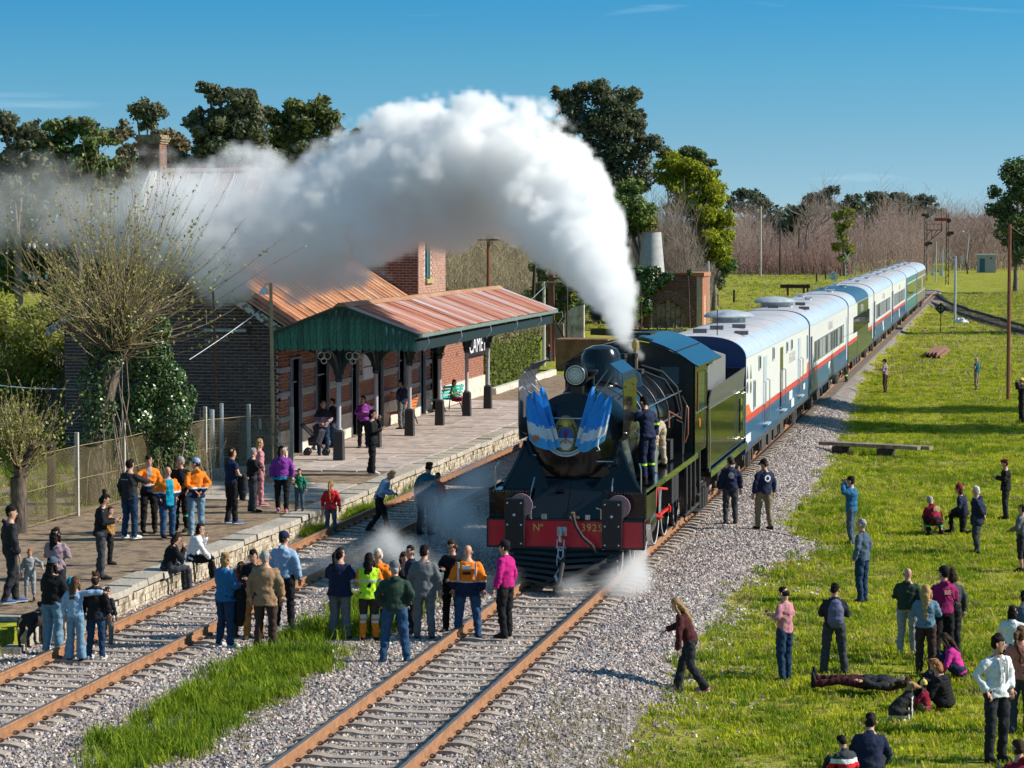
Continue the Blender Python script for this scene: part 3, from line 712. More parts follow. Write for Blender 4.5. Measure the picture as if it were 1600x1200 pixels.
MB().prism([(TYM-.2,TR-.02),(TYM+.2,TR-.02),(TYM,TR+.13)],0,TXB+.15,WX+.2).build('ridge_cap',m_roof3,st)
cp=MB()
for(ya,za,yb,zb)in((TY0-.3,TZ-.15,TYM,TR+.05),(TYM,TR+.05,TY1+.3,TZ-.15)):
 cp.prism([(ya,za),(yb,zb),(yb,zb+.32),(ya,za+.32)],0,TXB-.12,TXB+.16)
cp.build('parapet',mat('limewashed_parapet',(.60,.56,.46),.9,.2,3,rgb2=(.28,.25,.16),thr=.55),st)
def chimney(x0,x1,y0,y1,z0,z1):
 c=MB().box(x0,x1,y0,y1,z0,z1-.3).build('chimney',mat('chimney_mortar',(.20,.15,.12),.95,.2,8),st)
 b=MB()
 z=z0;row=0
 while z<z1-.38:
  for k in range(5):
   for(u0,u1,face)in((x0,x1,'y'),(y0,y1,'x')):
    L_=(u1-u0)/4.5;a=u0+(k-(.5 if row%2 else 0))*L_;e=min(a+L_-.014,u1);a=max(a,u0)
    if e-a<.04:continue
    if face=='y':b.box(a,e,y0-.02,y0+.01,z,z+.071)
    else:b.box(x1-.01,x1+.02,a,e,z,z+.071)
  z+=.085;row+=1
 tag(b.build('bricks',mat('chimney_bricks',(.30,.15,.10),.9,.45,5,rgb2=(.17,.09,.07),thr=.5),c),kind='stuff')
 t=MB()
 for i,(d,h)in enumerate(((.06,.08),(.11,.08),(.15,.08),(.09,.1))):t.box(x0-d,x1+d,y0-d,y1+d,z1-.34+i*.085,z1-.34+i*.085+.083)
 t.build('chimney_cap',mat('mossy_cap',(.34,.27,.13),.95,.3,5,rgb2=(.18,.13,.10),thr=.5),c)
chimney(-32.75,-31.95,99.5,100.4,9.2,11.0)
chimney(-26.9,-26.3,99.6,100.3,9.3,10.0)
# things on the gable wall
lf=MB().tube([(-23.6,GY-.10,4.33),(-22.3,GY-.10,4.33)],.05,10).build('lamp_fitting',mat('tube_green_white',(.42,.55,.50),.4));tag(lf,'pale green tube light fixed level on the dark gable wall','light')
MB().box(-22.32,-22.2,GY-.12,GY-.03,4.28,4.42).build('junction_box',m_clip,lf)
MB().tube([(-22.26,GY-.06,4.3),(-22.15,GY-.08,3.9),(-22.0,GY-.06,3.75),(-21.9,GY-.05,3.85)],.012,5).build('loose_wire',m_clip,lf)

# ------------------------------------------------------------------ platform roof
m_green=mat('weathered_green_board',(.045,.16,.10),.75,.35,5,stretch=(1,1,.35),rnd=.3,rgb2=(.02,.06,.045),thr=.56,bump=.2)
m_green2=mat('peeled_green_board',(.04,.12,.085),.8,.3,6,rgb2=(.16,.34,.36),thr=.55,stretch=(1,1,.3))
m_iron=mat('painted_dark_green_iron',(.012,.028,.026),.5,.2,6)
m_post=mat('pale_grey_post',(.42,.43,.46),.55,.08,6)
m_shoe=mat('dark_grey_post_base',(.035,.037,.04),.7,.15,6)
cn=empty('platform_roof',(0,0,0),0,'long platform canopy with rusty corrugated roof and green boarded gable','canopy')
CY0,CY1,CE,CEZ,CR,CRZ=76.35,101.15,-16.8,4.33,-19.0,5.16;CL=-21.12
roof_plane(cn,CR,CRZ,CE+.1,CEZ-.02,CY0-.12,CY1,.66,m_roof2,seam=False,corr=.11,amp=.016,jit=.03)
roof_plane(cn,CR,CRZ,CL,CEZ+.02,CY0-.12,CY1,1.3,m_roof2,seam=False,corr=.11)
MB().prism([(CR-.22,CRZ-.05),(CR+.22,CRZ-.05),(CR+.08,CRZ+.06),(CR-.08,CRZ+.06)],1,CY0-.14,CY1).build('ridge_cap',roof_mat('ridge_rust',[(.3,(.36,.18,.09)),(.55,(.50,.34,.24)),(.75,(.42,.30,.06))],(1,.5,1)),cn)
nb_=22;wd=(CE-CL)/nb_;rr=random.Random(2)
for i in range(nb_):
 x0=CL+i*wd;xc=x0+wd/2;zt0=CRZ-.06-abs(x0-CR)*(CRZ-CEZ)/2.2;zt1=CRZ-.06-abs(x0+wd-CR)*(CRZ-CEZ)/2.2
 zb=3.80;mb=MB();w2=wd-.012
 pts=[(0,zb+.09)]
 for k in range(7):a=pi+pi*k/6;pts.append((w2/2+w2/2*.92*cos(a),zb+.09+.085*sin(a)))
 pts+=[(w2,zb+.09),(w2,zt1),(0,zt0)]
 mb.prism(pts,1,0,.03)
 mb.build('gable_board',m_green2 if i>16 else m_green,cn,loc=(x0,CY0+rr.uniform(-.006,.006)+(.02 if i in(7,10)else 0),0))
b=MB()
b.prism([(CL-.05,CEZ-.10),(CR,CRZ-.09),(CR,CRZ+.03),(CL-.05,CEZ+.02)],1,CY0-.05,CY0-.012);b.prism([(CR,CRZ-.09),(CE+.06,CEZ-.12),(CE+.06,CEZ),(CR,CRZ+.03)],1,CY0-.05,CY0-.012)
b.build('rake_board',mat('rake_green',(.03,.085,.055),.7),cn)
b=MB();b.box(CE-.02,CE+.02,CY0,CY1,CEZ-.16,CEZ-.03);b.box(CE+.02,CE+.12,CY0,CY1,CEZ-.13,CEZ-.10);b.box(CE+.10,CE+.12,CY0,CY1,CEZ-.10,CEZ-.02);b.build('gutter',mat('gutter_green',(.16,.22,.18),.6,.2,3),cn)
b=MB();b.box(CE-.16,CE-.04,CY0+.05,CY1-.3,3.80,4.08);b.box(CL+.02,CL+.14,CY0+.05,CY1-.3,3.80,4.1);b.box(-19.42,-19.28,CY0+.05,CY1-.3,3.86,4.02)
for y in np.arange(CY0+.3,CY1-.2,2.43):b.box(CL+.1,CE-.1,y,y+.07,4.03,4.13)
b.build('beams',m_iron,cn)
PV=[77.38,82.2,87.05,91.9,96.75,100.85];PU=-19.35
for i,v in enumerate(PV):
 p=MB();p.tube([(PU,v,1.4),(PU,v,2.85)],.068,14).tube([(PU,v,1.42),(PU,v,1.47)],.1,14)
 p=p.build('post',m_post,cn,smooth=True)
 MB().add([(PU+a*.15,v+c*.15,.5)for a,c in((-1,-1),(1,-1),(1,1),(-1,1))]+[(PU+a*.135,v+c*.135,1.36)for a,c in((-1,-1),(1,-1),(1,1),(-1,1))]+[(PU+a*.08,v+c*.08,1.43)for a,c in((-1,-1),(1,-1),(1,1),(-1,1))],[(3,2,1,0),(0,1,5,4),(1,2,6,5),(2,3,7,6),(3,0,4,7),(4,5,9,8),(5,6,10,9),(6,7,11,10),(7,4,8,11),(8,9,10,11)]).build('post_base',m_shoe,p)
 c=MB();c.tube([(PU,v,2.84),(PU,v,2.95),(PU,v,3.0),(PU,v,3.35),(PU,v,3.9)],[.09,.12,.10,.13,.17],12)
 for(dx,dy)in((1,0),(-1,0),(0,1),(0,-1)):
  Lb=1.45 if dx else 1.5;pts=[];N=8
  for k in range(N+1):
   a=pi/2*k/N;pts.append((PU+dx*(.10+Lb*(1-cos(a))),v+dy*(.10+Lb*(1-cos(a))),3.05+.82*sin(a)))
  c.tube(pts,[(.045,.035)]*len(pts),6)
  # solid spandrel next to the post
  n2=4;pr=[(.08,3.88),(.08,3.02)]+[(.10+Lb*(1-cos(pi/2*k/N)),3.05+.82*sin(pi/2*k/N))for k in range(1,n2+1)]+[(.10+Lb*(1-cos(pi/2*n2/N)),3.88)]
  for t_ in(-.02,.02):
   c.add([(PU+dx*q[0]+(t_ if dy else 0),v+dy*q[0]+(t_ if dx else 0),q[1])for q in pr],[tuple(range(len(pr)))])
 c.build('capital',m_iron,p)
 if i==0:
  s=MB()
  for sx in(-1,1):
   for(rx,rz,rad)in((.52,3.62,.11),(.34,3.62,.11),(.44,3.48,.09),(.60,3.74,.07)):
    s.tube([(PU+sx*rx+rad*cos(a),v-.03,rz+rad*sin(a))for a in np.linspace(0,2*pi,11)],.014,5,cap=False)
  s.build('scrollwork',mat('white_iron',(.7,.7,.68),.6),p)
# hooks and lamp under the gutter
h=MB()
for v in np.arange(CY0+.4,CY1,4.85):h.tube([(CE+.1,v,4.2),(CE+.3,v,4.22),(CE+.33,v,4.05),(CE+.16,v,3.8)],.014,5)
h.build('gutter_hooks',m_post,cn)
# sign on the wall
sg=empty('station_sign',(WX+.13,108.1,2.66),0,'black station name board lettered CAMET on the sunny end of the wall','sign')
MB().box(0,.05,-1.95,1.95,-.44,.40).build('board',mat('sign_black',(.012,.013,.02),.5),sg)
text('lettering','CAMET',.95,mat('sign_white',(.75,.75,.75),.6),sg,(.056,.02,-.02),(pi/2,0,pi/2),sx=1.15)
wl=empty('wall_lamp',(WX+.05,104.6,2.6),0,'small dark wall lamp on the bare brick wall','lamp')
MB().tube([(.02,0,.3),(.25,0,.35),(.3,0,.1)],.02,6).build('bracket',m_darkiron,wl);MB().lathe([(.03,.12),(.1,.0),(.0,.0)],10,(.3,0,0)).build('shade',m_darkiron,wl)
# benches
def bench(x,y,rz,m,label):
 t=empty('platform_bench',(x,y,PZ+.02),rz,label,'bench','benches under the platform roof')
 for i in range(4):MB().box(-.75,.75,-.42+i*.115,-.42+i*.115+.09,.43,.46).build('seat_slat',m,t)
 for i in range(4):MB().box(-.75,.75,.05+i*.03,.08+i*.03,.52+i*.12,.61+i*.12).build('back_slat',m,t)
 for s in(-.6,.6):
  MB().tube([(s,-.4,0),(s,-.36,.42),(s,.02,.42),(s,.16,1.0)],.022,6).tube([(s,.2,0),(s,.04,.42)],.022,6).build('frame',m_darkiron,t)
bench(-20.55,91.9,-pi/2-.15,mat('orange_slat',(.62,.17,.03),.6,.12,5),'orange slatted bench standing by the wall beside the man with hands on hips')
bench(-20.5,99.2,-pi/2-.35,mat('teal_slat',(.03,.42,.36),.6,.12,5),'turquoise slatted bench with a seated woman')

# ------------------------------------------------------------------ steam locomotive and tender
m_black=mat('gloss_black',(.007,.0075,.009),.17,.05,4,spec=.4,coat=.25)
m_black2=mat('satin_black',(.010,.010,.012),.38,.15,6,spec=.5)
m_smoke=mat('smokebox_black',(.014,.014,.016),.42,.2,5,spec=.5)
m_red=mat('buffer_red',(.60,.010,.03),.3,.08,4,coat=.4)
m_gold=mat('gold_letter',(.75,.52,.12),.4,.05)
m_steel=mat('bright_steel',(.55,.56,.58),.25,.1,8,metal=.9)
m_pink=mat('buffer_face',(.30,.17,.19),.45,.2,6)
m_sooty=mat('dull_iron',(.022,.021,.022),.7,.3,10)
m_rodred=mat('red_rod',(.62,.03,.02),.4,.1)
m_brass=mat('brass',(.60,.38,.16),.3,.1,metal=.7)
m_greyd=mat('grey_deflector',(.13,.13,.145),.3,.1,5,metal=.3)
m_copper=mat('copper_pipe',(.30,.11,.06),.4,.15,metal=.5)
LV=53.0
loco=empty('steam_locomotive',(TX,LV,0),0,'glossy black steam locomotive with flags and a red buffer beam numbered 3925','locomotive')
def lp(*a):return(a[0],a[1]-LV,a[2])
def LB(x0,x1,y0,y1,z0,z1,name,m,par=None,**k):return MB().box(x0,x1,y0-LV,y1-LV,z0,z1).build(name,m,par or loco,**k)
# front: buffer beam, numbers, buffer housings, hook, hose
beam=LB(-1.59,1.58,53.4,53.5,.95,1.47,'buffer_beam',m_red)
b=MB();b.box(-1.61,1.60,.39,.51,.91,.95);b.box(-1.61,1.60,.39,.51,1.47,1.50);b.box(-1.62,-1.59,.39,.51,.92,1.5);b.box(1.58,1.61,.39,.51,.92,1.5);b.build('beam_edge',m_black2,beam)
text('number','Nº',.21,m_gold,beam,(-.56,.385,1.33),(pi/2,0,0),sx=.9);text('number','3925',.21,m_gold,beam,(.54,.385,1.34),(pi/2,0,0),sx=.95,space=1.15)
for s,x in((-1,-1.02),(1,.97)):
 h=MB().box(x-.2,x+.2,.22,.62,.95,1.92).build('buffer_housing',m_black2,loco,bevel=.015)
 MB().lathe([(0,.0),(.235,.0),(.24,.02),(.235,.05),(.09,.07),(.09,.3)],24,(x+.13,.26,1.79),axis=1).build('buffer',m_pink,h,smooth=True)
 r_=MB()
 for dx in(-.14,.14):
  for dz in(1.02,1.4,1.84):r_.lathe([(.02,-.01),(.0,-.02)],8,(x+dx,.215,dz),axis=1)
 r_.lathe([(.03,-.02),(.0,-.03)],10,(x,.215,1.6),axis=1);r_.build('bolt',m_steel,h)
c=MB();c.tube([(-.06,.38,1.3),(-.06,.2,1.3),(-.06,.1,1.2),(-.06,.14,1.1),(-.06,.22,1.12)],.04,8);c.box(-.16,.04,.33,.4,1.18,1.36);c.build('coupling_hook',m_steel,loco,smooth=True)
c=MB()
for z,w in((1.04,.07),(.86,.05)):
 c.tube([(-.06-w,.18,z+.08),(-.06-w,.16,z-.08),(-.06,.15,z-.14),(-.06+w,.16,z-.08),(-.06+w,.18,z+.08)],.022,6)
c.tube([(-.16,.2,.95),(.05,.2,.95)],.03,6);c.tube([(-.13,.17,.80),(-.13,.14,.60),(-.07,.13,.54),(.0,.14,.60),(0,.17,.80)],.02,6);c.build('coupling_link',m_steel,loco,smooth=True)
c=MB();c.tube([(.17,.30,1.62),(.19,.18,1.60),(.26,.12,1.40),(.40,.12,1.18),(.58,.15,1.02),(.66,.2,.86)],.038,8);c.build('brake_hose',m_sooty,loco,smooth=True)
c=MB();c.tube([(.17,.35,1.50),(.17,.30,1.66)],.04,8);c.box(.10,.30,.3,.36,1.53,1.58);c.build('hose_cock',m_brass,loco)
# pilot of horizontal bars meeting in a point
pi_=MB()
for i in range(7):
 t=i/6;z=.90-.65*t;y=.42-.85*t*1.0;w=1.17-.22*t*t;yo=.44-.25*t
 for s in(-1,1):
  pi_.prism([(0,0)],1,0,0)if False else None
  a=Vector((0,y,z));bb_=Vector((s*w,yo,z+.06));hgt=.062 if i<6 else.05
  n=Vector((0,-.05,0))
  vs=[a+Vector((0,-.03,-hgt*.5)),bb_+Vector((0,-.03,-hgt*.5)),bb_+Vector((0,.05,-hgt*.5)),a+Vector((0,.05,-hgt*.5))]
  vs+=[v+Vector((0,.025,hgt))for v in vs]
  pi_.add(vs,[(3,2,1,0),(4,5,6,7),(0,1,5,4),(1,2,6,5),(2,3,7,6),(3,0,4,7)]if s>0 else[(0,1,2,3),(7,6,5,4),(4,5,1,0),(5,6,2,1),(6,7,3,2),(7,4,0,3)])
pi_.build('pilot_bars',m_black2,loco)
c=MB()
c.add([(-1.1,.45,.9),(1.1,.45,.9),(.95,.30,.3),(0,-.32,.26),(-.95,.30,.3)],[(0,1,2,3,4)],0);c.tube([(0,.38,.9),(0,-.48,.24)],.045,6);c.box(-.1,.1,-.56,-.3,.18,.27);c.build('pilot_plate',m_sooty,loco)
c=MB();c.tube([(-.06,.05,.55),(-.1,-.2,.42),(-.02,-.35,.32),(.08,-.38,.30)],.035,6);c.build('coupling_chain',m_steel,loco)
# front platform box, doors, saddle sheets
b=MB();b.box(-1.62,-.80,.62,2.2,1.50,2.06);b.box(.80,1.62,.62,2.2,1.50,2.06);b.box(-.8,.8,1.30,2.2,1.5,2.3)
b.build('cylinder_casing',m_black,loco,bevel=.012)
d=MB();d.add([(-.80,.50,1.50),(-.005,.50,1.50),(-.005,1.25,2.26),(-.70,1.25,2.26)],[(0,1,2,3)]);d.add([(.005,.50,1.50),(.80,.50,1.50),(.82,1.25,2.26),(.005,1.25,2.26)],[(0,1,2,3)])
d.box(-.3,-.12,.95,1.0,2.02,2.06);d.build('front_plate',m_black,loco)
c=MB();c.tube([(-.86,.48,1.52),(-.76,1.2,2.3)],.02,6);c.tube([(.86,.48,1.52),(.86,1.2,2.3)],.02,6);c.build('hand_rail',m_steel,loco)
LB(-1.60,1.6,53.5,55.2,1.47,1.515,'front_step_plate',m_black)
SZ,SR=3.04,.965 # smokebox
sb=MB();sb.lathe([(0,2.0),(.55,2.0),(.84,2.02),(.90,2.06),(.965,2.09),(.97,2.2),(.965,4.75)],48,(0,0,SZ),axis=1);sb.build('smokebox',m_smoke,loco,smooth=True,angle=28)
c=MB();c.lathe([(.0,1.90),(.30,1.905),(.62,1.93),(.80,1.98),(.83,2.0),(.83,2.06)],48,(0,0,SZ),axis=1);c.build('smokebox_door',m_black,loco,smooth=True)
c=MB()
for a in np.linspace(0,2*pi,25)[:-1]:c.lathe([(.018,2.045),(.0,2.035)],6,(.9*cos(a),0,SZ+.9*sin(a)),axis=1)
tag(c.build('rivets',m_smoke,loco),kind='stuff')
c=MB();c.tube([(-.75,1.93,SZ-.32),(-.8,1.9,SZ-.3)],.02,6);c.tube([(.52,1.86,SZ-.42),(.86,1.9,SZ-.42)],.016,6);c.tube([(-.55,1.86,SZ+.46),(.55,1.86,SZ+.46)],.014,6);c.build('door_rail',m_steel,loco)
# sloping side sheets from the smokebox down to the running plate
for s in(-1,1):
 c=MB()
 c.add([(s*.97,2.02,3.10),(s*.975,2.1,2.95),(s*1.08,2.02,2.6),(s*1.39,1.75,2.06),(s*.45,1.75,2.06),(s*.55,2.02,2.25)],[(0,1,2,3,4,5)]if s>0 else[(5,4,3,2,1,0)])
 n=8
 for k in range(n):
  a0,a1=-.05-.9*k/n,-.05-.9*(k+1)/n
 vs=[]
 for k in range(n+1):
  t=k/n;vs+=[(s*(.99+.42*t**1.35),2.02-.27*t,3.0-.94*t),(s*(.96+.24*t),3.3-.2*t,3.0-.94*t)]
 c.add(vs,[(2*k,2*k+1,2*k+3,2*k+2)if s>0 else(2*k+2,2*k+3,2*k+1,2*k)for k in range(n)])
 c.add([(s*.98,2.02,3.0),(s*1.40,1.75,2.06),(s*.5,1.75,2.06),(s*.7,2.02,2.3)],[(0,1,2,3)])
 c.tube([(s*(.99+.42*t**1.35),2.0-.27*t,3.02-.94*t)for t in np.linspace(0,1,7)],.035,8)
 c.build('saddle_sheet',m_black,loco,smooth=True)
b=MB();b.prism([(-1.0,2.06),(1.0,2.06),(.72,2.5),(-.72,2.5)],1,2.0,3.6);b.build('saddle',m_black,loco)
rv=MB()
for s in(-1,1):
 for k in range(12):rv.lathe([(.018,-.012),(0,-.02)],6,(s*(.84+.068*k),.61,2.03),axis=1);rv.lathe([(.018,-.012),(0,-.02)],6,(s*(.84+.068*k),.61,1.55),axis=1)
 for k in range(8):rv.lathe([(.018,-.012),(0,-.02)],6,(s*1.6,.61,1.56+.06*k),axis=1);rv.lathe([(.014,-.012),(0,-.02)],6,(s*1.55,.385,.98+.065*k),axis=1)
tag(rv.build('front_rivets',mat('worn_rivet',(.06,.06,.065),.4,.3),loco),kind='stuff')
c=MB()
for s in(-1,1):c.tube([(s*1.5,.7,2.06),(s*1.5,.68,2.5),(s*1.45,.8,2.62),(s*1.42,1.0,2.60)],.014,6);c.tube([(s*.72,.46,1.5),(s*.72,.44,1.72),(s*.62,.44,1.74)],.02,6);c.box(s*.45-.05,s*.45+.05,.42,.5,1.5,1.6)
c.build('front_handrail',m_steel,loco)
# smoke deflectors with the top edge bent inwards
for s in(-1,1):
 pr=[(1.06,3.05),(1.08,3.4),(1.07,4.26),(1.02,4.42),(.78,4.62)]
 y0,y1=1.75,3.75;mb=MB();vs=[]
 for(x,z)in pr:
  ya=y0+(.12 if z>4.3 else 0);vs+=[(s*x,ya,z),(s*x,y1,z),(s*(x+.012),ya,z+.008),(s*(x+.012),y1,z+.008)]
 for k in range(len(pr)-1):
  a,b_=4*k,4*(k+1)
  fs=[(a,a+1,b_+1,b_),(a+2,b_+2,b_+3,a+3),(a,b_,b_+2,a+2),(a+1,a+3,b_+3,b_+1)]
  mb.add([],[]);o_=len(mb.v)
  mb.v+=vs[a:b_+4]if k==0 else[]
 mb=MB();fs=[]
 for k in range(len(pr)-1):
  a,b_=4*k,4*(k+1);fs+=[(a,a+1,b_+1,b_),(a+2,b_+2,b_+3,a+3),(a,b_,b_+2,a+2),(a+1,a+3,b_+3,b_+1)]
 fs+=[(0,2,3,1),tuple(4*(len(pr)-1)+q for q in(0,1,3,2))]
 if s<0:fs=[f[::-1]for f in fs]
 mb.add(vs,fs);mb.build('smoke_deflector',m_black if s>0 else m_greyd,loco)
 c=MB();c.tube([(s*1.12,2.1,4.15),(s*.7,2.2,3.85)],.014,5);c.tube([(s*1.12,3.3,4.15),(s*.75,3.3,3.8)],.014,5);c.tube([(s*1.1,2.1,3.2),(s*.95,2.2,3.1)],.014,5);c.build('stay',m_steel,loco)
# lamp, chimney, dome, sand box, safety valves, pipes
hl=MB().lathe([(0,2.12),(.19,2.1),(.235,2.07),(.245,2.0),(.225,1.985),(.21,2.03),(0,2.05)],32,(.06,0,4.38),axis=1)
hl.lathe([(.19,2.05),(.2,2.35),(.12,2.45),(0,2.47)],24,(.06,0,4.38),axis=1);hl=hl.build('headlamp',m_black2,loco,smooth=True)
m_lens=mat('lamp_glass',(.5,.55,.55),.12,.1,5,coat=1)
c=MB();c.lathe([(0,2.0),(.05,1.99),(.12,1.995),(.195,2.02)],28,(.06,0,4.38),axis=1);c.build('lens',m_lens,hl,smooth=True)
c=MB()
for r_ in(.195,.14,.08):c.tube([(.06+r_*cos(a),1.985,4.38+r_*sin(a))for a in np.linspace(0,2*pi,25)],.012,6,cap=False)
c.build('lens_ring',m_steel,hl)
MB().box(-.06,.18,2.1,2.4,3.95,4.14).build('lamp_bracket',m_black2,hl)
c=MB();c.lathe([(.40,3.92),(.33,4.02),(.29,4.15),(.29,4.30),(.35,4.36),(.37,4.42),(.33,4.42),(.26,4.36),(.24,4.1)],28,(0,3.1,0));c.build('chimney',m_black2,loco,smooth=True)
for o_ in loco.children:
 if o_.name.split('.')[0]in('smokebox','smokebox_door','rivets','door_rail','saddle_sheet','saddle','smoke_deflector','stay','headlamp','chimney'):o_.location.y-=.7
c=MB();c.lathe([(0,3.98),(.96,4.0),(.975,4.02),(.985,4.1),(1.0,6.5),(1.06,7.6),(1.10,8.2),(1.10,9.75),(0,9.76)],48,(0,0,3.04),axis=1);c.build('boiler',m_black,loco,smooth=True,angle=50)
c=MB()
for y in(4.9,6.0,7.2,8.4):c.tube([((1.0+.06*sm(6.5,8.2,y)*1.6+.012)*cos(a),y,3.04+(1.012+.09*sm(6.5,8.2,y))*sin(a))for a in np.linspace(-.6,pi+.6,40)],(.02),6,cap=False)
c.build('boiler_band',m_black2,loco,smooth=True)
c=MB();c.lathe([(.56,3.85),(.50,3.98),(.455,4.1),(.45,4.40),(.43,4.60),(.35,4.74),(.19,4.81),(0,4.83)],36,(-.02,5.4,0));c.build('steam_dome',m_black,loco,smooth=True)
c=MB();c.lathe([(.60,3.75),(.55,3.95),(.48,4.15),(.34,4.26),(0,4.3)],30,(.12,7.3,-.05));c.build('sand_dome',m_black,loco,smooth=True)
c=MB()
for x,y in((-.15,8.0),(.12,8.0),(.35,8.15)):c.tube([(x,y,4.1),(x,y,4.42)],[.07,.055],10);c.tube([(x,y,4.42),(x,y,4.52)],.08,10)
c.box(-.35,.55,7.85,8.3,4.05,4.16);c.build('safety_valve',m_sooty,loco)
c=MB();c.tube([(.32,8.5,4.15),(.32,8.5,4.62)],.055,10);c.lathe([(.085,4.62),(.085,4.76),(.04,4.82),(0,4.84)],12,(.32,8.5,0));c.build('whistle',m_brass,loco,smooth=True)
c=MB()
c.tube([(.4,8.9,4.2),(.9,8.9,4.05),(1.22,9.0,3.7),(1.3,9.2,3.2),(1.3,9.3,2.2)],.032,8);c.tube([(.5,8.4,4.1),(1.0,8.5,3.9),(1.25,8.6,3.5),(1.32,9.0,3.0)],.022,6)
c.tube([(1.35,9.1,2.15),(1.42,9.1,3.3),(1.35,8.9,3.5)],.03,6);c.tube([(1.4,8.6,2.1),(1.4,8.6,2.9),(1.3,8.2,3.0)],.022,6);c.build('pipe',m_sooty,loco,smooth=True)
c=MB();c.tube([(1.30,6.9,2.9),(1.25,7.3,3.25),(1.36,8.7,3.0)],.02,6);c.tube([(1.38,9.25,3.3),(1.45,9.25,3.2),(1.45,9.25,2.6),(1.38,9.25,2.4)],.028,6);c.tube([(1.15,3.2,3.2),(1.28,3.35,3.0),(1.22,3.5,2.8)],.022,6);c.build('copper_pipe',m_copper,loco,smooth=True)
for z,r_ in((3.52,.018),(3.02,.022)):
 c=MB();c.tube([(1.12,3.0,z),(1.24,9.7,z+.05)],r_,6)
 for y in(3.4,5.2,7.0,8.8):c.tube([(1.0,y,z),(1.17+.02*y/3,y,z+.03)],.016,5)
 c.build('boiler_rail',m_steel,loco)
c=MB();c.tube([(1.08,4.0,2.45),(1.08,5.6,2.45)],.17,14);c.tube([(1.1,6.2,2.35),(1.1,6.9,2.35)],.14,12);c.box(1.0,1.3,7.2,7.7,2.15,2.6);c.build('air_reservoir',m_sooty,loco,smooth=True)
c=MB();c.tube([(1.22,4.6,2.12),(1.22,4.6,2.7)],.12,12);c.tube([(1.22,4.6,2.69),(1.22,4.6,3.0)],.09,12);c.build('air_pump',m_steel,loco,smooth=True);c=MB();c.tube([(1.2,5.3,2.12),(1.25,5.25,2.5),(1.1,5.2,2.7)],.025,6);c.build('drain_pipe',m_steel,loco,smooth=True)
# running plate with bright edge, side sheets
rp=LB(-1.60,1.60,54.95,63.0,2.06,2.10,'running_plate',m_black)
MB().box(1.60,1.62,.62,10.0,1.98,2.105).build('plate_edge',mat('plate_edge_grass_reflection',(.08,.12,.03),.2,.1,3,coat=.5),rp)  # green reflection of the grass painted into the edge colour
MB().box(-1.62,-1.60,.62,10.0,1.98,2.105).build('plate_edge',m_black,rp)
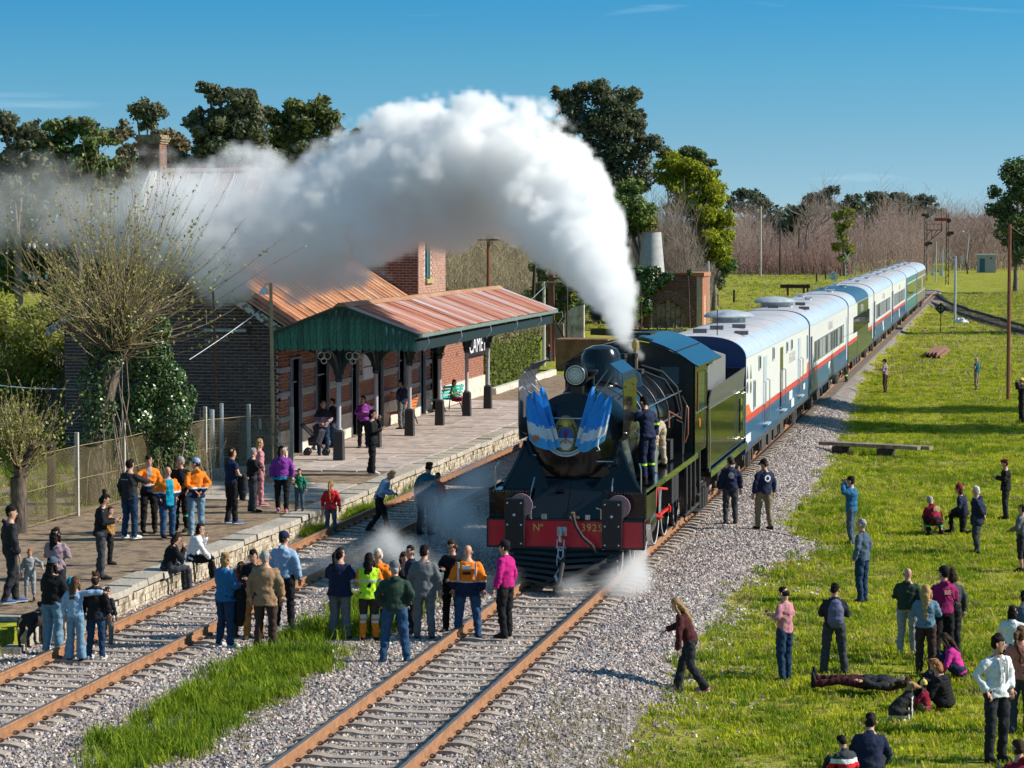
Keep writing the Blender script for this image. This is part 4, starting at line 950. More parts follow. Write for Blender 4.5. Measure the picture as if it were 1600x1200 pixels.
# curved guard at the front of the motion
for s in(-1,1):
 c=MB();vs=[]
 for k in range(11):
  a=radians(90-12*k);y=1.15+.95*(1-sin(a))if False else.78+.62*cos(radians(9*k))
  ang=pi/2*k/10;yy=1.35-.72*sin(ang)*0+(-.72*(1-cos(ang)))*-1;
  vs+=[(s*1.50,1.5-.85*sin(ang*1.0)+.0,2.04-.0-1.15*(1-cos(ang))),(s*1.60,1.5-.85*sin(ang),2.04-1.15*(1-cos(ang)))]
 pts=[]
 for k in range(11):
  t=k/10;z=2.03-1.15*t;y=1.72-.42*sin(pi*t*.9);pts.append((y,z))
 vs=[]
 for y,z in pts:vs+=[(s*1.52,y,z),(s*1.615,y,z),(s*1.52,y+.05,z),(s*1.615,y+.05,z)]
 fs=[]
 for k in range(10):a,b_=4*k,4*k+4;fs+=[(a,a+1,b_+1,b_),(a+2,b_+2,b_+3,a+3),(a+1,a+3,b_+3,b_+1)]
 c.add(vs,fs);c.build('motion_guard',m_steel,loco)
 c=MB();c.lathe([(0,1.7),(.34,1.7),(.36,1.76),(.36,2.9),(0,2.92)],24,(s*1.18,0,1.25),axis=1);c.build('cylinder',m_black,loco,smooth=True)
 # wheels
 for k,(y,r_,x)in enumerate([(54.7,.46,.86),(56.6,.46,.86),(58.3,.84,.88),(60.15,.84,.88),(62.0,.84,.88),(64.1,.55,.88)]):
  yl=y-LV;z=RZ+.17+r_
  w=MB()
  w.lathe([(r_-.09,-.07),(r_-.09,.07),(r_-.0,.07),(r_,-.05),(r_+.03,-.07)],32,(s*x,yl,z),axis=0)if False else None
  ring=[(r_-.07,.065),(r_,.065),(r_,-.045),(r_+.03,-.05),(r_+.03,-.075),(r_-.07,-.075),(r_-.07,.065)]
  vs=[];n=30
  for(rr_,xx)in ring:
   for j in range(n):vs.append((s*(x+xx),yl+rr_*cos(2*pi*j/n),z+rr_*sin(2*pi*j/n)))
  fs=[]
  for i in range(len(ring)-1):
   for j in range(n):f=(i*n+j,i*n+(j+1)%n,(i+1)*n+(j+1)%n,(i+1)*n+j);fs.append(f if s>0 else f[::-1])
  w.add(vs,fs);w.tube([(s*(x-.08),yl,z),(s*(x+.09),yl,z)],.12 if r_>.6 else.09,12)
  ns_=13 if r_>.6 else 9
  for j in range(ns_):
   a=2*pi*j/ns_;w.tube([(s*x,yl+.08*cos(a),z+.08*sin(a)),(s*x,yl+(r_-.06)*cos(a),z+(r_-.06)*sin(a))],[.034,.026],4)
  w=w.build('wheel',m_black2,loco,smooth=True)
  c=MB();c.tube([(s*(x+.068),yl+(r_-.035)*cos(a),z+(r_-.035)*sin(a))for a in np.linspace(0,2*pi,31)],.012,5,cap=False);c.build('tyre_rim',mat('white_rim',(.6,.6,.62),.5),w)
 zc=RZ+.17+.84;an=radians(215)
 c=MB();pts=[(s*1.04,y-LV+.3*cos(an),zc+.3*sin(an))for y in(58.3,62.0)];c.tube(pts,[(.05,.03)]*2,6)
 for y in(58.3,60.15,62.0):c.tube([(s*.98,y-LV+.3*cos(an),zc+.3*sin(an)),(s*1.12,y-LV+.3*cos(an),zc+.3*sin(an))],.08,12)
 c.build('coupling_rod',m_rodred,loco)
 c=MB();c.tube([(s*1.13,60.15-LV+.3*cos(an),zc+.3*sin(an)),(s*1.13,57.2-LV,1.25)],[(.055,.03)]*2,6);c.box(s*1.13-.05,s*1.13+.05,3.9,4.4,1.12,1.38);c.build('connecting_rod',m_rodred,loco)
 c=MB();c.box(s*1.2-.03,s*1.2+.03,3.0,5.2,1.42,1.5);c.box(s*1.2-.03,s*1.2+.03,3.0,5.2,1.02,1.10);c.tube([(s*1.22,5.3,1.95),(s*1.22,5.1,1.3),(s*1.2,4.6,1.2)],.035,6);c.tube([(s*1.22,5.3,1.7),(s*1.22,7.2,1.5)],.03,6);c.build('valve_gear',m_steel if s<0 else m_rodred,loco)
b=MB();b.box(-.55,-.45,.6,12.5,.85,1.5);b.box(.45,.55,.6,12.5,.85,1.5);b.box(-.5,.5,1.2,12.0,1.3,1.45);b.box(-1.2,1.2,8.3,9.6,1.05,2.05);b.box(-.9,.9,6,9.5,2.0,3.0);b.build('frame',m_sooty,loco)
c=MB()
for y in(8.9,9.7,10.6,11.6):c.tube([(1.45,y,2.0),(1.45,y+.05,1.0),(1.4,y+.3,.7)],.045,6)
c.tube([(1.4,9.0,.7),(1.4,11.8,.7)],.05,6);c.box(1.25,1.5,11.0,11.8,.55,.60);c.box(1.25,1.5,11.1,11.8,.95,.99);c.build('steps_and_pipes',m_sooty,loco)
# cab
CB0,CB1=62.9-LV,65.35-LV;hw=1.53
def roofz(x):return 4.10+.66*(1-(abs(x)/1.62)**2.0)
cab=MB();n=16
fr=[(-hw,2.08)]+[(hw,2.08)]+[(hw-2*hw*k/n,roofz(hw-2*hw*k/n)-.03)for k in range(n+1)]
cab.prism(fr,1,CB0,CB0+.04);cab.build('cab_front',m_black2,loco)
for s in(-1,1):
 c=MB();c.box(s*hw-.02,s*hw+.02,CB0,CB1,2.05,3.05);c.box(s*hw-.02,s*hw+.02,CB0,CB0+.55,3.05,4.15);c.box(s*hw-.02,s*hw+.02,CB1-.25,CB1,3.05,4.15);c.box(s*hw-.02,s*hw+.02,CB0+.55,CB1-.25,3.95,4.15)
 c=c.build('cab_side',m_black,loco)
 MB().box(s*hw-.012,s*hw+.012,CB0+.56,CB1-.26,3.06,3.94).build('cab_window',mat('cab_glass',(.02,.05,.05),.05),c)
 f=MB();f.box(s*(hw+.03)-.01,s*(hw+.03)+.01,CB0+.52,CB0+.58,3.0,3.98);f.build('window_frame',mat('red_window_frame',(.35,.05,.03),.5),c)
 MB().box(s*(hw+.03)-.01,s*(hw+.03)+.01,CB0,CB1,3.02,3.05).build('beading',m_steel,c)
c=MB();c.lathe([(0,0),(.11,0),(.11,.02),(0,.025)],20,(hw+.02,CB0+.9,2.75),axis=0);c.build('number_plate',mat('orange_plate',(.62,.14,.05),.4),loco)
for x in(-.95,.95):
 MB().box(x-.22,x+.22,CB0-.02,CB0-.005,3.72,4.12).build('front_window',mat('cab_glass2',(.06,.10,.12),.05),loco)
rf=MB();vs=[];n=24;y0,y1=CB0-.12,68.0-LV
for k in range(n+1):
 x=-1.64+3.28*k/n;z=roofz(x)if abs(x)<1.6 else roofz(1.6);vs+=[(x,y0,z),(x,y1,z),(x,y0,z+.035),(x,y1,z+.035)]
fs=[]
for k in range(n):a,b_=4*k,4*k+4;fs+=[(a,a+1,b_+1,b_),(a+2,b_+2,b_+3,a+3),(a,b_,b_+2,a+2),(a+1,a+3,b_+3,b_+1)]
fs+=[(0,2,3,1),(4*n,4*n+1,4*n+3,4*n+2)]
rf.add(vs,fs);o=rf.build('cab_roof',m_black,loco,smooth=True,angle=40)
c=MB()
for x in(-1.1,0,1.1):c.tube([(x,y0+.05,roofz(x)+.045),(x,y1-.05,roofz(x)+.045)],.012,4)
c.box(-.4,.4,CB0+.7,CB0+1.6,4.84,4.90);c.build('roof_rib',m_black2,o)
# ------ tender
tn=empty('tender',(TX,65.6,0),0,'glossy black tender with a grey oil tank behind the cab','tender')
def TB(x0,x1,y0,y1,z0,z1,name,m,par=None,**k):return MB().box(x0,x1,y0-65.6,y1-65.6,z0,z1).build(name,m,par or tn,**k)
TB(-1.55,1.55,65.75,75.0,1.45,2.95,'tank',m_black,bevel=.03)
MB().box(1.555,1.575,.15,9.4,2.93,2.97).build('beading',m_steel,tn)
for s in(-1,1):
 c=MB();vs=[(s*1.55,.15,2.97),(s*1.55,9.3,2.97),(s*1.60,9.3,3.52),(s*1.60,.6,3.40),(s*1.58,.15,3.15)]
 vs+=[(x-s*.03,y,z)for x,y,z in vs];f=[(0,1,2,3,4),(9,8,7,6,5)]+[((i+1)%5,i,5+i,5+(i+1)%5)for i in range(5)]
 c.add(vs,f if s>0 else[q[::-1]for q in f]);c.build('side_board',m_greyd if s>0 else m_black2,tn)
TB(-1.5,1.5,74.85,74.95,2.95,3.5,'end_board',m_black2)
TB(-1.55,1.5,65.9,66.6,2.95,3.38,'bulkhead',m_black2)
tk=MB();tk.prism([(66.9-65.6,2.95),(71.2-65.6,2.95),(71.2-65.6,4.05),(68.3-65.6,4.28),(67.4-65.6,4.2),(66.9-65.6,3.8)],0,-1.25,1.42);tk.build('oil_tank',mat('grey_tank',(.20,.205,.22),.4,.12,3,metal=.2),tn,bevel=.02)
TB(1.30,1.44,66.84,66.9,3.05,3.35,'tank_fitting',m_black2)
TB(-1.58,1.62,65.7,75.2,1.28,1.42,'footplate',m_black)
MB().box(1.62,1.635,.1,9.6,1.26,1.42).build('footplate_edge',MATS['plate_edge_grass_reflection'],tn)  # same painted grass reflection along the tender
b=MB();b.box(-1.0,1.0,.1,9.5,.9,1.28);b.build('tender_frame',m_sooty,tn)
c=MB();c.tube([(1.60,8.2,2.85),(1.66,8.25,2.85),(1.66,8.25,1.6),(1.60,8.2,1.6)],.018,6);c.tube([(1.60,8.7,2.85),(1.66,8.75,2.85),(1.66,8.75,1.6),(1.60,8.7,1.6)],.018,6);c.tube([(1.56,.1,3.0),(1.6,-.1,3.05),(1.62,.0,2.2),(1.6,.1,1.4)],.02,6);c.build('grab_rail',m_steel,tn)
MB().box(1.56,1.575,8.22,8.75,1.75,2.7).build('ladder_plate',mat('mirror_green',(.05,.07,.06),.08,.05,coat=1),tn)
def bogie(par,y,wb,r_,z0=RZ+.17,mside=None,xw=.86):
 c=MB()
 for s in(-1,1):
  c.box(s*1.12-.05,s*1.12+.05,y-wb/2-.45,y+wb/2+.45,.62,.86);c.box(s*1.16-.07,s*1.16+.07,y-.42,y+.42,.35,.62);c.tube([(s*1.2,y-.25,.35),(s*1.2,y-.25,.85)],.09,8);c.tube([(s*1.2,y+.25,.35),(s*1.2,y+.25,.85)],.09,8)
  for yy in(y-wb/2,y+wb/2):c.box(s*1.18-.07,s*1.18+.07,yy-.16,yy+.16,.40,.74)
 c.box(-1.1,1.1,y-.2,y+.2,.6,.95);o=c.build('bogie',mside or m_sooty,par)
 for s in(-1,1):
  for yy in(y-wb/2,y+wb/2):
   w=MB();w.lathe([(0,.08),(.1,.09),(.12,.03),(r_-.08,.02),(r_-.05,.065),(r_,.06),(r_,-.04),(r_+.03,-.06),(r_+.03,-.08),(0,-.08)]if s>0 else[(0,-.08),(.1,-.09),(.12,-.03),(r_-.08,-.02),(r_-.05,-.065),(r_,-.06),(r_,.04),(r_+.03,.06),(r_+.03,.08),(0,.08)][::1],22,(s*xw,yy,z0+r_),axis=0)
   me_=w.build('wheel',mat('wheel_steel',(.12,.10,.09),.5,.3,8,metal=.4),o,smooth=True)
 return o
bogie(tn,2.0,1.7,.47);bogie(tn,7.4,1.7,.47)
# ------ emblem on the smokebox door
em=empty('oval_emblem',(TX-.12,LV+1.16,SZ+.10),0,'oval national coat of arms with white ribbon between the flags','emblem')
def oval(rx,rz,y,t,m,name,zc=0,z0=-9,z1=9,par=em,n=36):
 pts=[]
 for k in range(n):
  a=2*pi*k/n;x,z=rx*cos(a),zc+rz*sin(a);pts.append((x,min(max(z,z0),z1)))
 return MB().prism(pts,1,y,y+t).build(name,m,par)
E_gold=mat('emblem_gold',(.30,.23,.08),.45,.3,60,rgb2=(.15,.11,.05),thr=.55);E_blue=mat('emblem_blue',(.02,.10,.42),.5,.1);E_white=mat('emblem_white',(.62,.62,.58),.5,.1);E_green=mat('laurel_green',(.05,.07,.03),.6,.3,40);E_red=mat('emblem_red',(.38,.01,.02),.5)
oval(.25,.42,.02,.03,E_gold,'back_plate')
for k in range(26):
 a=2*pi*(k+.5)/26
 p=MB();p.tube([(0,0,-.04),(0,0,.04)],[(.018,.01),(.030,.01)],5);o=p.build('laurel_leaf',E_green,em,loc=(.205*cos(a),.015,-.03+.33*sin(a)-.02));o.rotation_euler=(0,-a+.5,0)
 if a>pi*.30 and a<pi*.70:o.scale=(.01,.01,.01);D.objects.remove(o)
s_=MB();s_.lathe([(0,-.02),(.06,-.018),(.075,0)],20,(0,.015,.24),axis=1);s_.build('sun_face',mat('sun_gold',(.62,.45,.10),.4),em,smooth=True)
for k in range(17):
 a=pi*(k-.5)/15;MB().tube([(.075*cos(a),.01,.24+.075*sin(a)),(.135*cos(a),.01,.24+.135*sin(a))],[.011,.004],4).build('sun_ray',MATS['sun_gold'],em)
oval(.155,.235,.0,.02,E_white,'lower_field',-.06);oval(.155,.235,-.006,.02,E_blue,'upper_field',-.06,z0=-.045)
c=MB();c.tube([(0,-.015,-.16),(0,-.015,.03)],.008,5);c.build('pike',mat('pike_brown',(.10,.05,.03),.7),em)
c=MB();c.tube([(0,-.02,.0),(0,-.02,.03),(.0,-.02,.08),(.01,-.02,.13)],[.02,.038,.03,.008],8);c.build('red_cap',E_red,em)
for s in(-1,1):
 c=MB();c.tube([(s*.12,-.012,-.15),(s*.05,-.018,-.10),(0,-.02,-.085)],[.022,.02,.024],6);c.build('clasped_hand',mat('emblem_skin',(.45,.26,.16),.6),em)
rb=MB();vs=[]
for k in range(13):
 a=radians(-90+(k-6)*8.6);vs+=[(.48*cos(a)*.95,0,.02+.45*sin(a)),(.40*cos(a)*.95,0,.02+.365*sin(a)*1.0)]
vs=[(x*1.0,y-.005,z)for x,y,z in vs]+[(x,y+.012,z)for x,y,z in vs]
rb.add(vs,[(2*k,2*k+2,2*k+3,2*k+1)for k in range(12)]+[(26+2*k+1,26+2*k+3,26+2*k+2,26+2*k)for k in range(12)]);rb.build('ribbon',mat('ribbon_white',(.55,.60,.62),.6),em)
c=MB()
for k in range(24):
 a=radians(-90+(k-11.5)*3.7);r1_=.43;c.box(-.008,.008,-.012,-.006,-.012,.012,M=Matrix.Translation((r1_*.96*cos(a),0,.02+.405*sin(a)))@Matrix.Rotation(-(a+pi/2),4,'Y'))
tag(c.build('ribbon_marks',mat('ribbon_ink',(.08,.12,.18),.6),em),kind='stuff')
# ------ flags: folded cloth hanging from thin poles, light blue, white, light blue
F_blue=mat('flag_blue',(.03,.33,.92),.75,.1,6,transl=.3);F_sky=mat('flag_sky_blue',(.09,.48,.92),.75,.1,6,transl=.3);F_white=mat('flag_white',(.80,.85,.90),.75,.06,6,transl=.3);F_sun=mat('flag_sun',(.45,.14,.03),.7)
def flag(top,bl,br,ph,label,sunat=None,pole=None,bands=(.62,.84)):
 """top: hanging point; bl, br: lower left and right corners (local to the engine)"""
 t=empty('national_flag',(TX,LV,0),0,label,'flag','light blue and white flags on the front of the engine')
 nu,nv=14,22;vs=[]
 for j in range(nv+1):
  v=j/nv
  for i in range(nu+1):
   u=i/nu;w=.12+.95*v**.55
   bot=Vector(bl).lerp(Vector(br),u);bot.z-=.06*sin(pi*u)
   p=Vector(top).lerp(bot,v)if v>0 else Vector(top)
   c_=Vector(top).lerp((Vector(bl)+Vector(br))/2,v);p=c_+(Vector(bl).lerp(Vector(br),u)-(Vector(bl)+Vector(br))/2)*w
   p.z+=-.07*v*sin(pi*u)
   p.y+=.04*sin(u*7+ph+v*2.2)*(.25+.75*v)+.03*sin(u*4-v*4+ph)
   vs.append(p)
 n0=len(vs);mb=MB();fs=[]
 mb.v=[tuple(p)for p in vs]
 for j in range(nv):
  v=(j+.5)/nv
  for i in range(nu):
   vv=v+.05*sin(pi*(i+.5)/nu)
   k=0 if vv<bands[0]else(1 if vv<bands[1]else 2)
   mb.f.append((j*(nu+1)+i,j*(nu+1)+i+1,(j+1)*(nu+1)+i+1,(j+1)*(nu+1)+i));mb.m.append(k)
 o=mb.build('cloth',[F_blue,F_white,F_sky],t,smooth=True,angle=None)
 if sunat is not None:
  q=MB();q.lathe([(0,-.015),(.055,-.012),(.06,0)],14,sunat,axis=1)
  for k in range(12):a=2*pi*k/12;q.tube([(sunat[0]+.06*cos(a),sunat[1]-.005,sunat[2]+.06*sin(a)),(sunat[0]+.095*cos(a),sunat[1]-.005,sunat[2]+.095*sin(a))],.008,4)
  q.build('sun',F_sun,t)
 if pole:MB().tube(pole,.012,6).build('flag_pole',mat('pole_tan',(.45,.33,.22),.6)if ph>3 else m_steel,t)
FY=1.02
flag((-.86,FY,3.98),(-.84,FY-.05,3.06),(-.46,FY-.02,2.90),.4,'outermost left flag with its orange sun on the white band',(-.70,FY-.13,3.10),[(-.82,FY,3.9),(-1.02,FY+.25,4.25)],(.60,.85))
flag((-.74,FY+.02,4.06),(-.72,FY,2.98),(-.30,FY,2.88),1.6,'middle flag of the three on the left of the emblem',None,[(-.72,FY+.02,4.0),(-.98,FY+.3,4.4)],(.66,.86))
flag((-.60,FY+.05,4.14),(-.60,FY+.04,2.96),(-.22,FY+.04,2.93),2.7,'left hand flag nearest to the emblem',None,[(-.58,FY+.05,4.1),(-.9,FY+.35,4.5)],(.68,.87))
flag((.80,FY,3.96),(.24,FY-.02,2.92),(.70,FY-.05,3.06),4.0,'outermost right flag with a loose white tie',None,[(.78,FY,3.9),(.92,FY+.25,4.35)],(.66,.86))
flag((.64,FY+.02,4.06),(.14,FY,2.84),(.52,FY,2.96),5.1,'middle flag of the three on the right of the emblem',None,[(.62,FY+.02,4.0),(.85,FY+.3,4.45)],(.70,.88))
flag((.46,FY+.05,4.16),(.10,FY+.04,2.95),(.40,FY+.04,2.95),3.3,'right hand flag nearest to the emblem',None,[(.46,FY+.05,4.1),(.72,FY+.35,4.5)],(.70,.88))
c=MB().tube([(.80,FY-.08,3.6),(.72,FY-.1,3.25),(.60,FY-.12,3.1),(.58,FY-.12,2.95),(.62,FY-.12,2.88),(.56,FY-.12,2.86)],.014,6).build('flag_tie',mat('tie_white',(.75,.78,.8),.6),D.objects['national_flag.003'])

# ------------------------------------------------------------------ carriages
m_cwhite=mat('carriage_white',(.74,.75,.76),.35,.04,1.2,coat=.2)
m_cblue=mat('carriage_blue',(0.025,0.103,0.247),.32,.12,.8,coat=.25)
m_cend=mat('carriage_end_blue',(.008,.035,.14),.35,.08,2,coat=.2)
m_cred=mat('carriage_red',(.55,.055,.045),.4,.12,1.0)
m_corange=mat('carriage_orange',(.62,.14,.04),.4,.1,1.0)
m_croof=mat('carriage_roof',(0.474,0.464,0.482),.5,.10,.7,rgb2=(.40,.375,.375),thr=.6,bump=.05)
m_croof2=mat('carriage_roof_shoulder',(0.443,0.524,0.605),.35,.10,1.2)
m_cgreen=mat('carriage_green',(.045,.075,.04),.3,.12,1,coat=.3)
m_cteal=mat('carriage_teal',(.06,.17,.17),.35,.1,1)
m_cbrown=mat('carriage_brown',(.16,.14,.085),.45,.12,1.5)
m_cwin=mat('carriage_window',(.035,.04,.045),.08,.3,1.5,coat=.6,rnd=.0)
m_blind=mat('carriage_blind',(.40,.42,.44),.4,.15,2)
m_plate=mat('white_notice',(.66,.68,.70),.6,.1,20,rgb2=(.40,.44,.48),thr=.56)
m_ghost=mat('faint_grey_letter',(.50,.50,.50),.5,.05)
m_under=mat('underframe_grime',(.05,.045,.042),.85,.3,6)
Z0,ZS,ZE,ZT,CH=1.02,2.03,3.72,4.32,1.5
def croof(x):
 a=abs(x)/CH
 return ZE+(ZT-ZE)*(1-a**3.2)**(1/1.9)if a<1 else ZE
def coach(y0,L_,label,kind):
 t=empty('railway_carriage',(TX,y0,0),0,label,'carriage','carriages of the train')
 L1=L_-.35
 lower={'green':m_cgreen,'teal':m_cteal,'brown':m_cbrown}.get(kind,m_cblue);upper={'teal':m_cteal,'brown':m_cbrown}.get(kind,m_cwhite)
 b=MB();b.box(-CH,CH,.12,L1,Z0,1.86);b.build('lower_body',lower,t);MB().box(-CH-.004,CH+.004,.13,L1-.01,Z0-.002,Z0+.10).build('dirty_sill',m_under,t)
 MB().box(-CH,CH,.12,L1,2.05,ZE).build('upper_body',upper,t)
 MB().box(-CH,CH,.12,L1,1.86,2.05).build('waist_band',lower if kind in('brown',)else(m_cteal if kind=='teal' else m_cred),t)
 # rounded roof
 n=26;r_=MB();xs_=[-CH*cos(pi*k/n)for k in range(n+1)];prof=[(x,croof(x))for x in xs_]
 vs=[];yy=[.0,.10,L1+.02,L1+.12]
 for y in yy:
  d=.03 if y in(yy[0],yy[-1])else 0
  vs+=[(x*(1-d*.4),y,z-d)for x,z in prof]
 m_=n+1;fs=[]
 for j in range(3):
  for i in range(n):fs.append((j*m_+i,j*m_+i+1,(j+1)*m_+i+1,(j+1)*m_+i)[::-1])
 r_.v=[tuple(v)for v in vs];r_.f=fs;r_.m=[1 if(i%n<6 or i%n>=n-6)else 0 for i in range(len(fs))]
 r_.f+=[tuple(range(m_))[::1]];r_.m+=[2];r_.f+=[tuple(range(3*m_,4*m_))[::-1]];r_.m+=[2]
 ro=r_.build('roof',[m_croof,m_croof2,m_cend],t,smooth=True,angle=35)
 # gutter line and end rims
 c=MB();c.tube([(CH+.012,.1,ZE+.0),(CH+.012,L1,ZE)],.015,5);c.tube([(-CH-.012,.1,ZE),(-CH-.012,L1,ZE)],.015,5);c.build('gutter',m_croof2,ro)
 e=MB();pts=[(-CH-.015,Z0-.05),(CH+.015,Z0-.05)]+[(x*1.01,z+.012)for x,z in prof[::-1]]
 e.prism(pts,1,-.02,.115);e.prism(pts,1,L1+.005,L1+.14);e.build('end_wall',m_cend,t)
 g=MB()
 for s,y in((-1,0),(1,L1+.1)):
  g.tube([(-.62,y+s*.04,1.1),(-.62,y+s*.04,3.2),(-.45,y+s*.04,3.5),(0,y+s*.04,3.6),(.45,y+s*.04,3.5),(.62,y+s*.04,3.2),(.62,y+s*.04,1.1)],.045,6,cap=True)
 g.build('gangway',m_cend,t)
 g=MB();g.box(-.55,.55,L1+.1,L_+.0,1.15,3.4);g.build('gangway_bellows',m_under,t)
 # ends' grab rails, ribs on the roof seams
 for y in(5.1,10.3,15.5,20.6):MB().tube([(x*1.002,y,z+.004)for x,z in prof[3:-3]],.006,4).build('roof_seam',m_croof2,ro)
 # roof fittings
 c=MB();rr_=random.Random(int(y0))
 for k in range(0 if kind=='baggage' else 4):
  y=4.6+k*5.35;s=(-1)**k*.35
  c.tube([(s,y,croof(s)-.02),(s,y,croof(s)+.09)],[.16,.13],10);c.box(s-.22,s+.22,y-.16,y+.16,croof(s)+.09,croof(s)+.13)
 c.build('roof_vent',m_greyd if kind=='baggage' else m_cwhite,ro)
 # side features (side facing +x and the far side alike)
 for s in(1,-1):
  X=s*CH
  def sb_(y,w,z0,z1,m,name,d=.012,par=t):
   return MB().box(min(X,X+s*d),max(X,X+s*d),y,y+w,z0,z1).build(name,m,par)
  if kind=='baggage':
   for y in(5.85,12.1,19.9):
    d_=sb_(y,1.0,1.46,3.50,m_cwin if y==12.1 else m_croof2,'door',.02)
    MB().box(min(X+s*.02,X+s*.04),max(X+s*.02,X+s*.04),y+.06,y+.94,1.47,1.86).build('door_panel',m_cend,d_)
    MB().box(min(X+s*.02,X+s*.04),max(X+s*.02,X+s*.04),y+.06,y+.94,1.86,2.05).build('door_band',m_cred,d_)
    h_=MB()
    for dy in(-.22,1.2):h_.tube([(X+s*.01,y+dy,2.75),(X+s*.09,y+dy,2.72),(X+s*.09,y+dy,1.58),(X+s*.01,y+dy,1.55)],.022,5)
    h_.build('handle',m_steel,d_);MB().box(min(X,X+s*.16),max(X,X+s*.16),y-.1,y+1.1,1.40,1.44).build('step',m_croof2,d_)
   for y,z0,z1,w in((2.55,2.15,2.92,.42),(4.2,3.2,3.56,.55),(9.1,3.26,3.6,.5),(14.6,3.26,3.55,.5),(16.6,3.26,3.55,.5),(24.2,2.6,3.4,.3)):
    w_=sb_(y,w,z0,z1,m_cwin,'window',.015)
    f=MB();a,b2=min(X+s*.012,X+s*.03),max(X+s*.012,X+s*.03)
    f.box(a,b2,y-.05,y,z0-.05,z1+.05);f.box(a,b2,y+w,y+w+.05,z0-.05,z1+.05);f.box(a,b2,y,y+w,z1,z1+.05);f.box(a,b2,y,y+w,z0-.05,z0);f.build('window_frame',m_croof2,w_)
   for y,zt_,zb_,w in((.35,3.45,3.10,.55),(.35,3.02,2.68,.55),(1.45,3.45,3.05,.45),(1.45,2.98,2.62,.45)): # dark emblem shapes near the end
    q=MB();q.prism([(y,zb_),(y+w,zb_),(y+w/2,zt_)],0,min(X,X+s*.008),max(X,X+s*.008))if zt_>3.2 else q.prism([(y+w*.5+w*.5*cos(a),(zt_+zb_)/2+(zt_-zb_)/2*sin(a))for a in np.linspace(0,2*pi,13)[:-1]],0,min(X,X+s*.008),max(X,X+s*.008))
    q.build('painted_emblem',m_greyd,t)
   q=MB();q.prism([(.15,2.05),(1.9,2.05),(1.0,2.36),(.15,2.36)],0,min(X,X+s*.006),max(X,X+s*.006));q.prism([(24.1,2.05),(25.2,2.05),(25.2,2.4),(24.5,2.4)],0,min(X,X+s*.006),max(X,X+s*.006));q.build('stripe_step',m_corange,t)
   sb_(16.0,1.35,1.53,1.82,m_plate,'notice',.006);sb_(16.9,1.25,1.22,1.5,m_plate,'notice',.006);sb_(.25,1.5,1.25,1.50,m_plate,'number_board',.006);sb_(22.4,1.0,1.5,1.72,m_plate,'notice',.006)
  if kind in('day','day2','day3'):
   for k in range(12):
    y=2.6+k*1.66
    if kind=='day2' and y>30:continue
    w_=sb_(y,1.05,2.28,3.0,m_cwin if rr_.random()<.6 else m_blind,'window',.014)
    f=MB();a,b2=min(X+s*.012,X+s*.028),max(X+s*.012,X+s*.028)
    f.box(a,b2,y-.05,y,2.23,3.05);f.box(a,b2,y+1.05,y+1.10,2.23,3.05);f.box(a,b2,y,y+1.05,3.0,3.05);f.box(a,b2,y,y+1.05,2.23,2.28);f.box(a,b2,y+.5,y+.55,2.28,3.0);f.build('window_frame',m_steel,w_)
   sb_(11.3,1.3,1.55,1.82,m_plate,'notice',.006);sb_(11.9,1.2,1.24,1.52,m_plate,'notice',.006);sb_(1.0,.9,1.4,1.6,m_plate,'number_board',.006)
   for y in(.55,23.9):sb_(y,.8,1.3,3.3,m_cend if y<1 else m_croof2,'door',.02)
  if kind=='green':
   sb_(8.2,11.0,1.05,3.70,m_cgreen,'green_panel',.008)
   w_=sb_(4.6,15.6,2.30,3.08,m_cwin,'window_band',.022)
   f=MB()
   for k in range(17):f.box(min(X+s*.02,X+s*.035),max(X+s*.02,X+s*.035),4.6+k*.96,4.66+k*.96,2.3,3.08)
   f.build('window_bars',m_sooty,w_)
   sb_(23.6,.8,1.3,3.3,m_cwhite,'door',.02)
  if kind=='teal':
   w_=sb_(3.2,17.5,2.25,3.1,m_cwin,'window_band',.02);sb_(2.2,21,3.2,3.26,m_cwhite,'pale_line',.01);sb_(2.2,21,1.98,2.04,m_cwhite,'pale_line',.012)
  if kind=='brown':
   for k in range(10):sb_(2.0+k*2.15,1.7,2.2,3.0,m_cwin,'window',.015)
   sb_(.3,24.5,3.2,3.26,m_cwhite,'pale_line',.01);sb_(.3,24.5,1.9,1.95,m_cwhite,'pale_line',.012);sb_(13.0,1.2,2.1,3.1,m_plate,'white_sheet',.03)
 if kind=='green':
  q=MB();sel=prof;vs=[]
  for y in(6.8,19.3):vs+=[(x*1.004,y,z+.008)for x,z in prof]
  q.v=[tuple(v)for v in vs];q.f=[(i,i+1,m_+i+1,m_+i)[::-1]for i in range(n)];q.m=[0]*n;q.build('dark_roof_band',mat('dark_blue_roof',(.03,.09,.15),.4),t,smooth=True,angle=None)
 if kind in('baggage','day'):
  yv=12.2 if kind=='baggage' else(4.6 if kind=='day' else 14)
  q=MB();zc=croof(0);q.tube([(-.2,yv,zc-.02),(-.2,yv,zc+.16)],.55,20);q.lathe([(.80,zc+.16),(.84,zc+.20),(.72,zc+.30),(.4,zc+.38),(0,zc+.41)],30,(-.2,yv,0));q.build('roof_cowl',mat('cowl_grey_blue',(.42,.47,.50),.35,.2,2,rgb2=(.20,.30,.38),thr=.6),ro,smooth=True)
  q=MB()
  for(x,y)in((.6,7.4),(.1,5.6),(-.1,2.8),(1.0,4.0)):q.box(x-.2,x+.2,y-.12,y+.12,croof(x),croof(x)+.12)
  q.build('roof_box',m_greyd,ro)
 if kind=='baggage':
  MB().tube([(.55,1.4,croof(.55)),(.55,1.4,croof(.55)+.75)],.015,5).build('aerial',m_black2,ro)
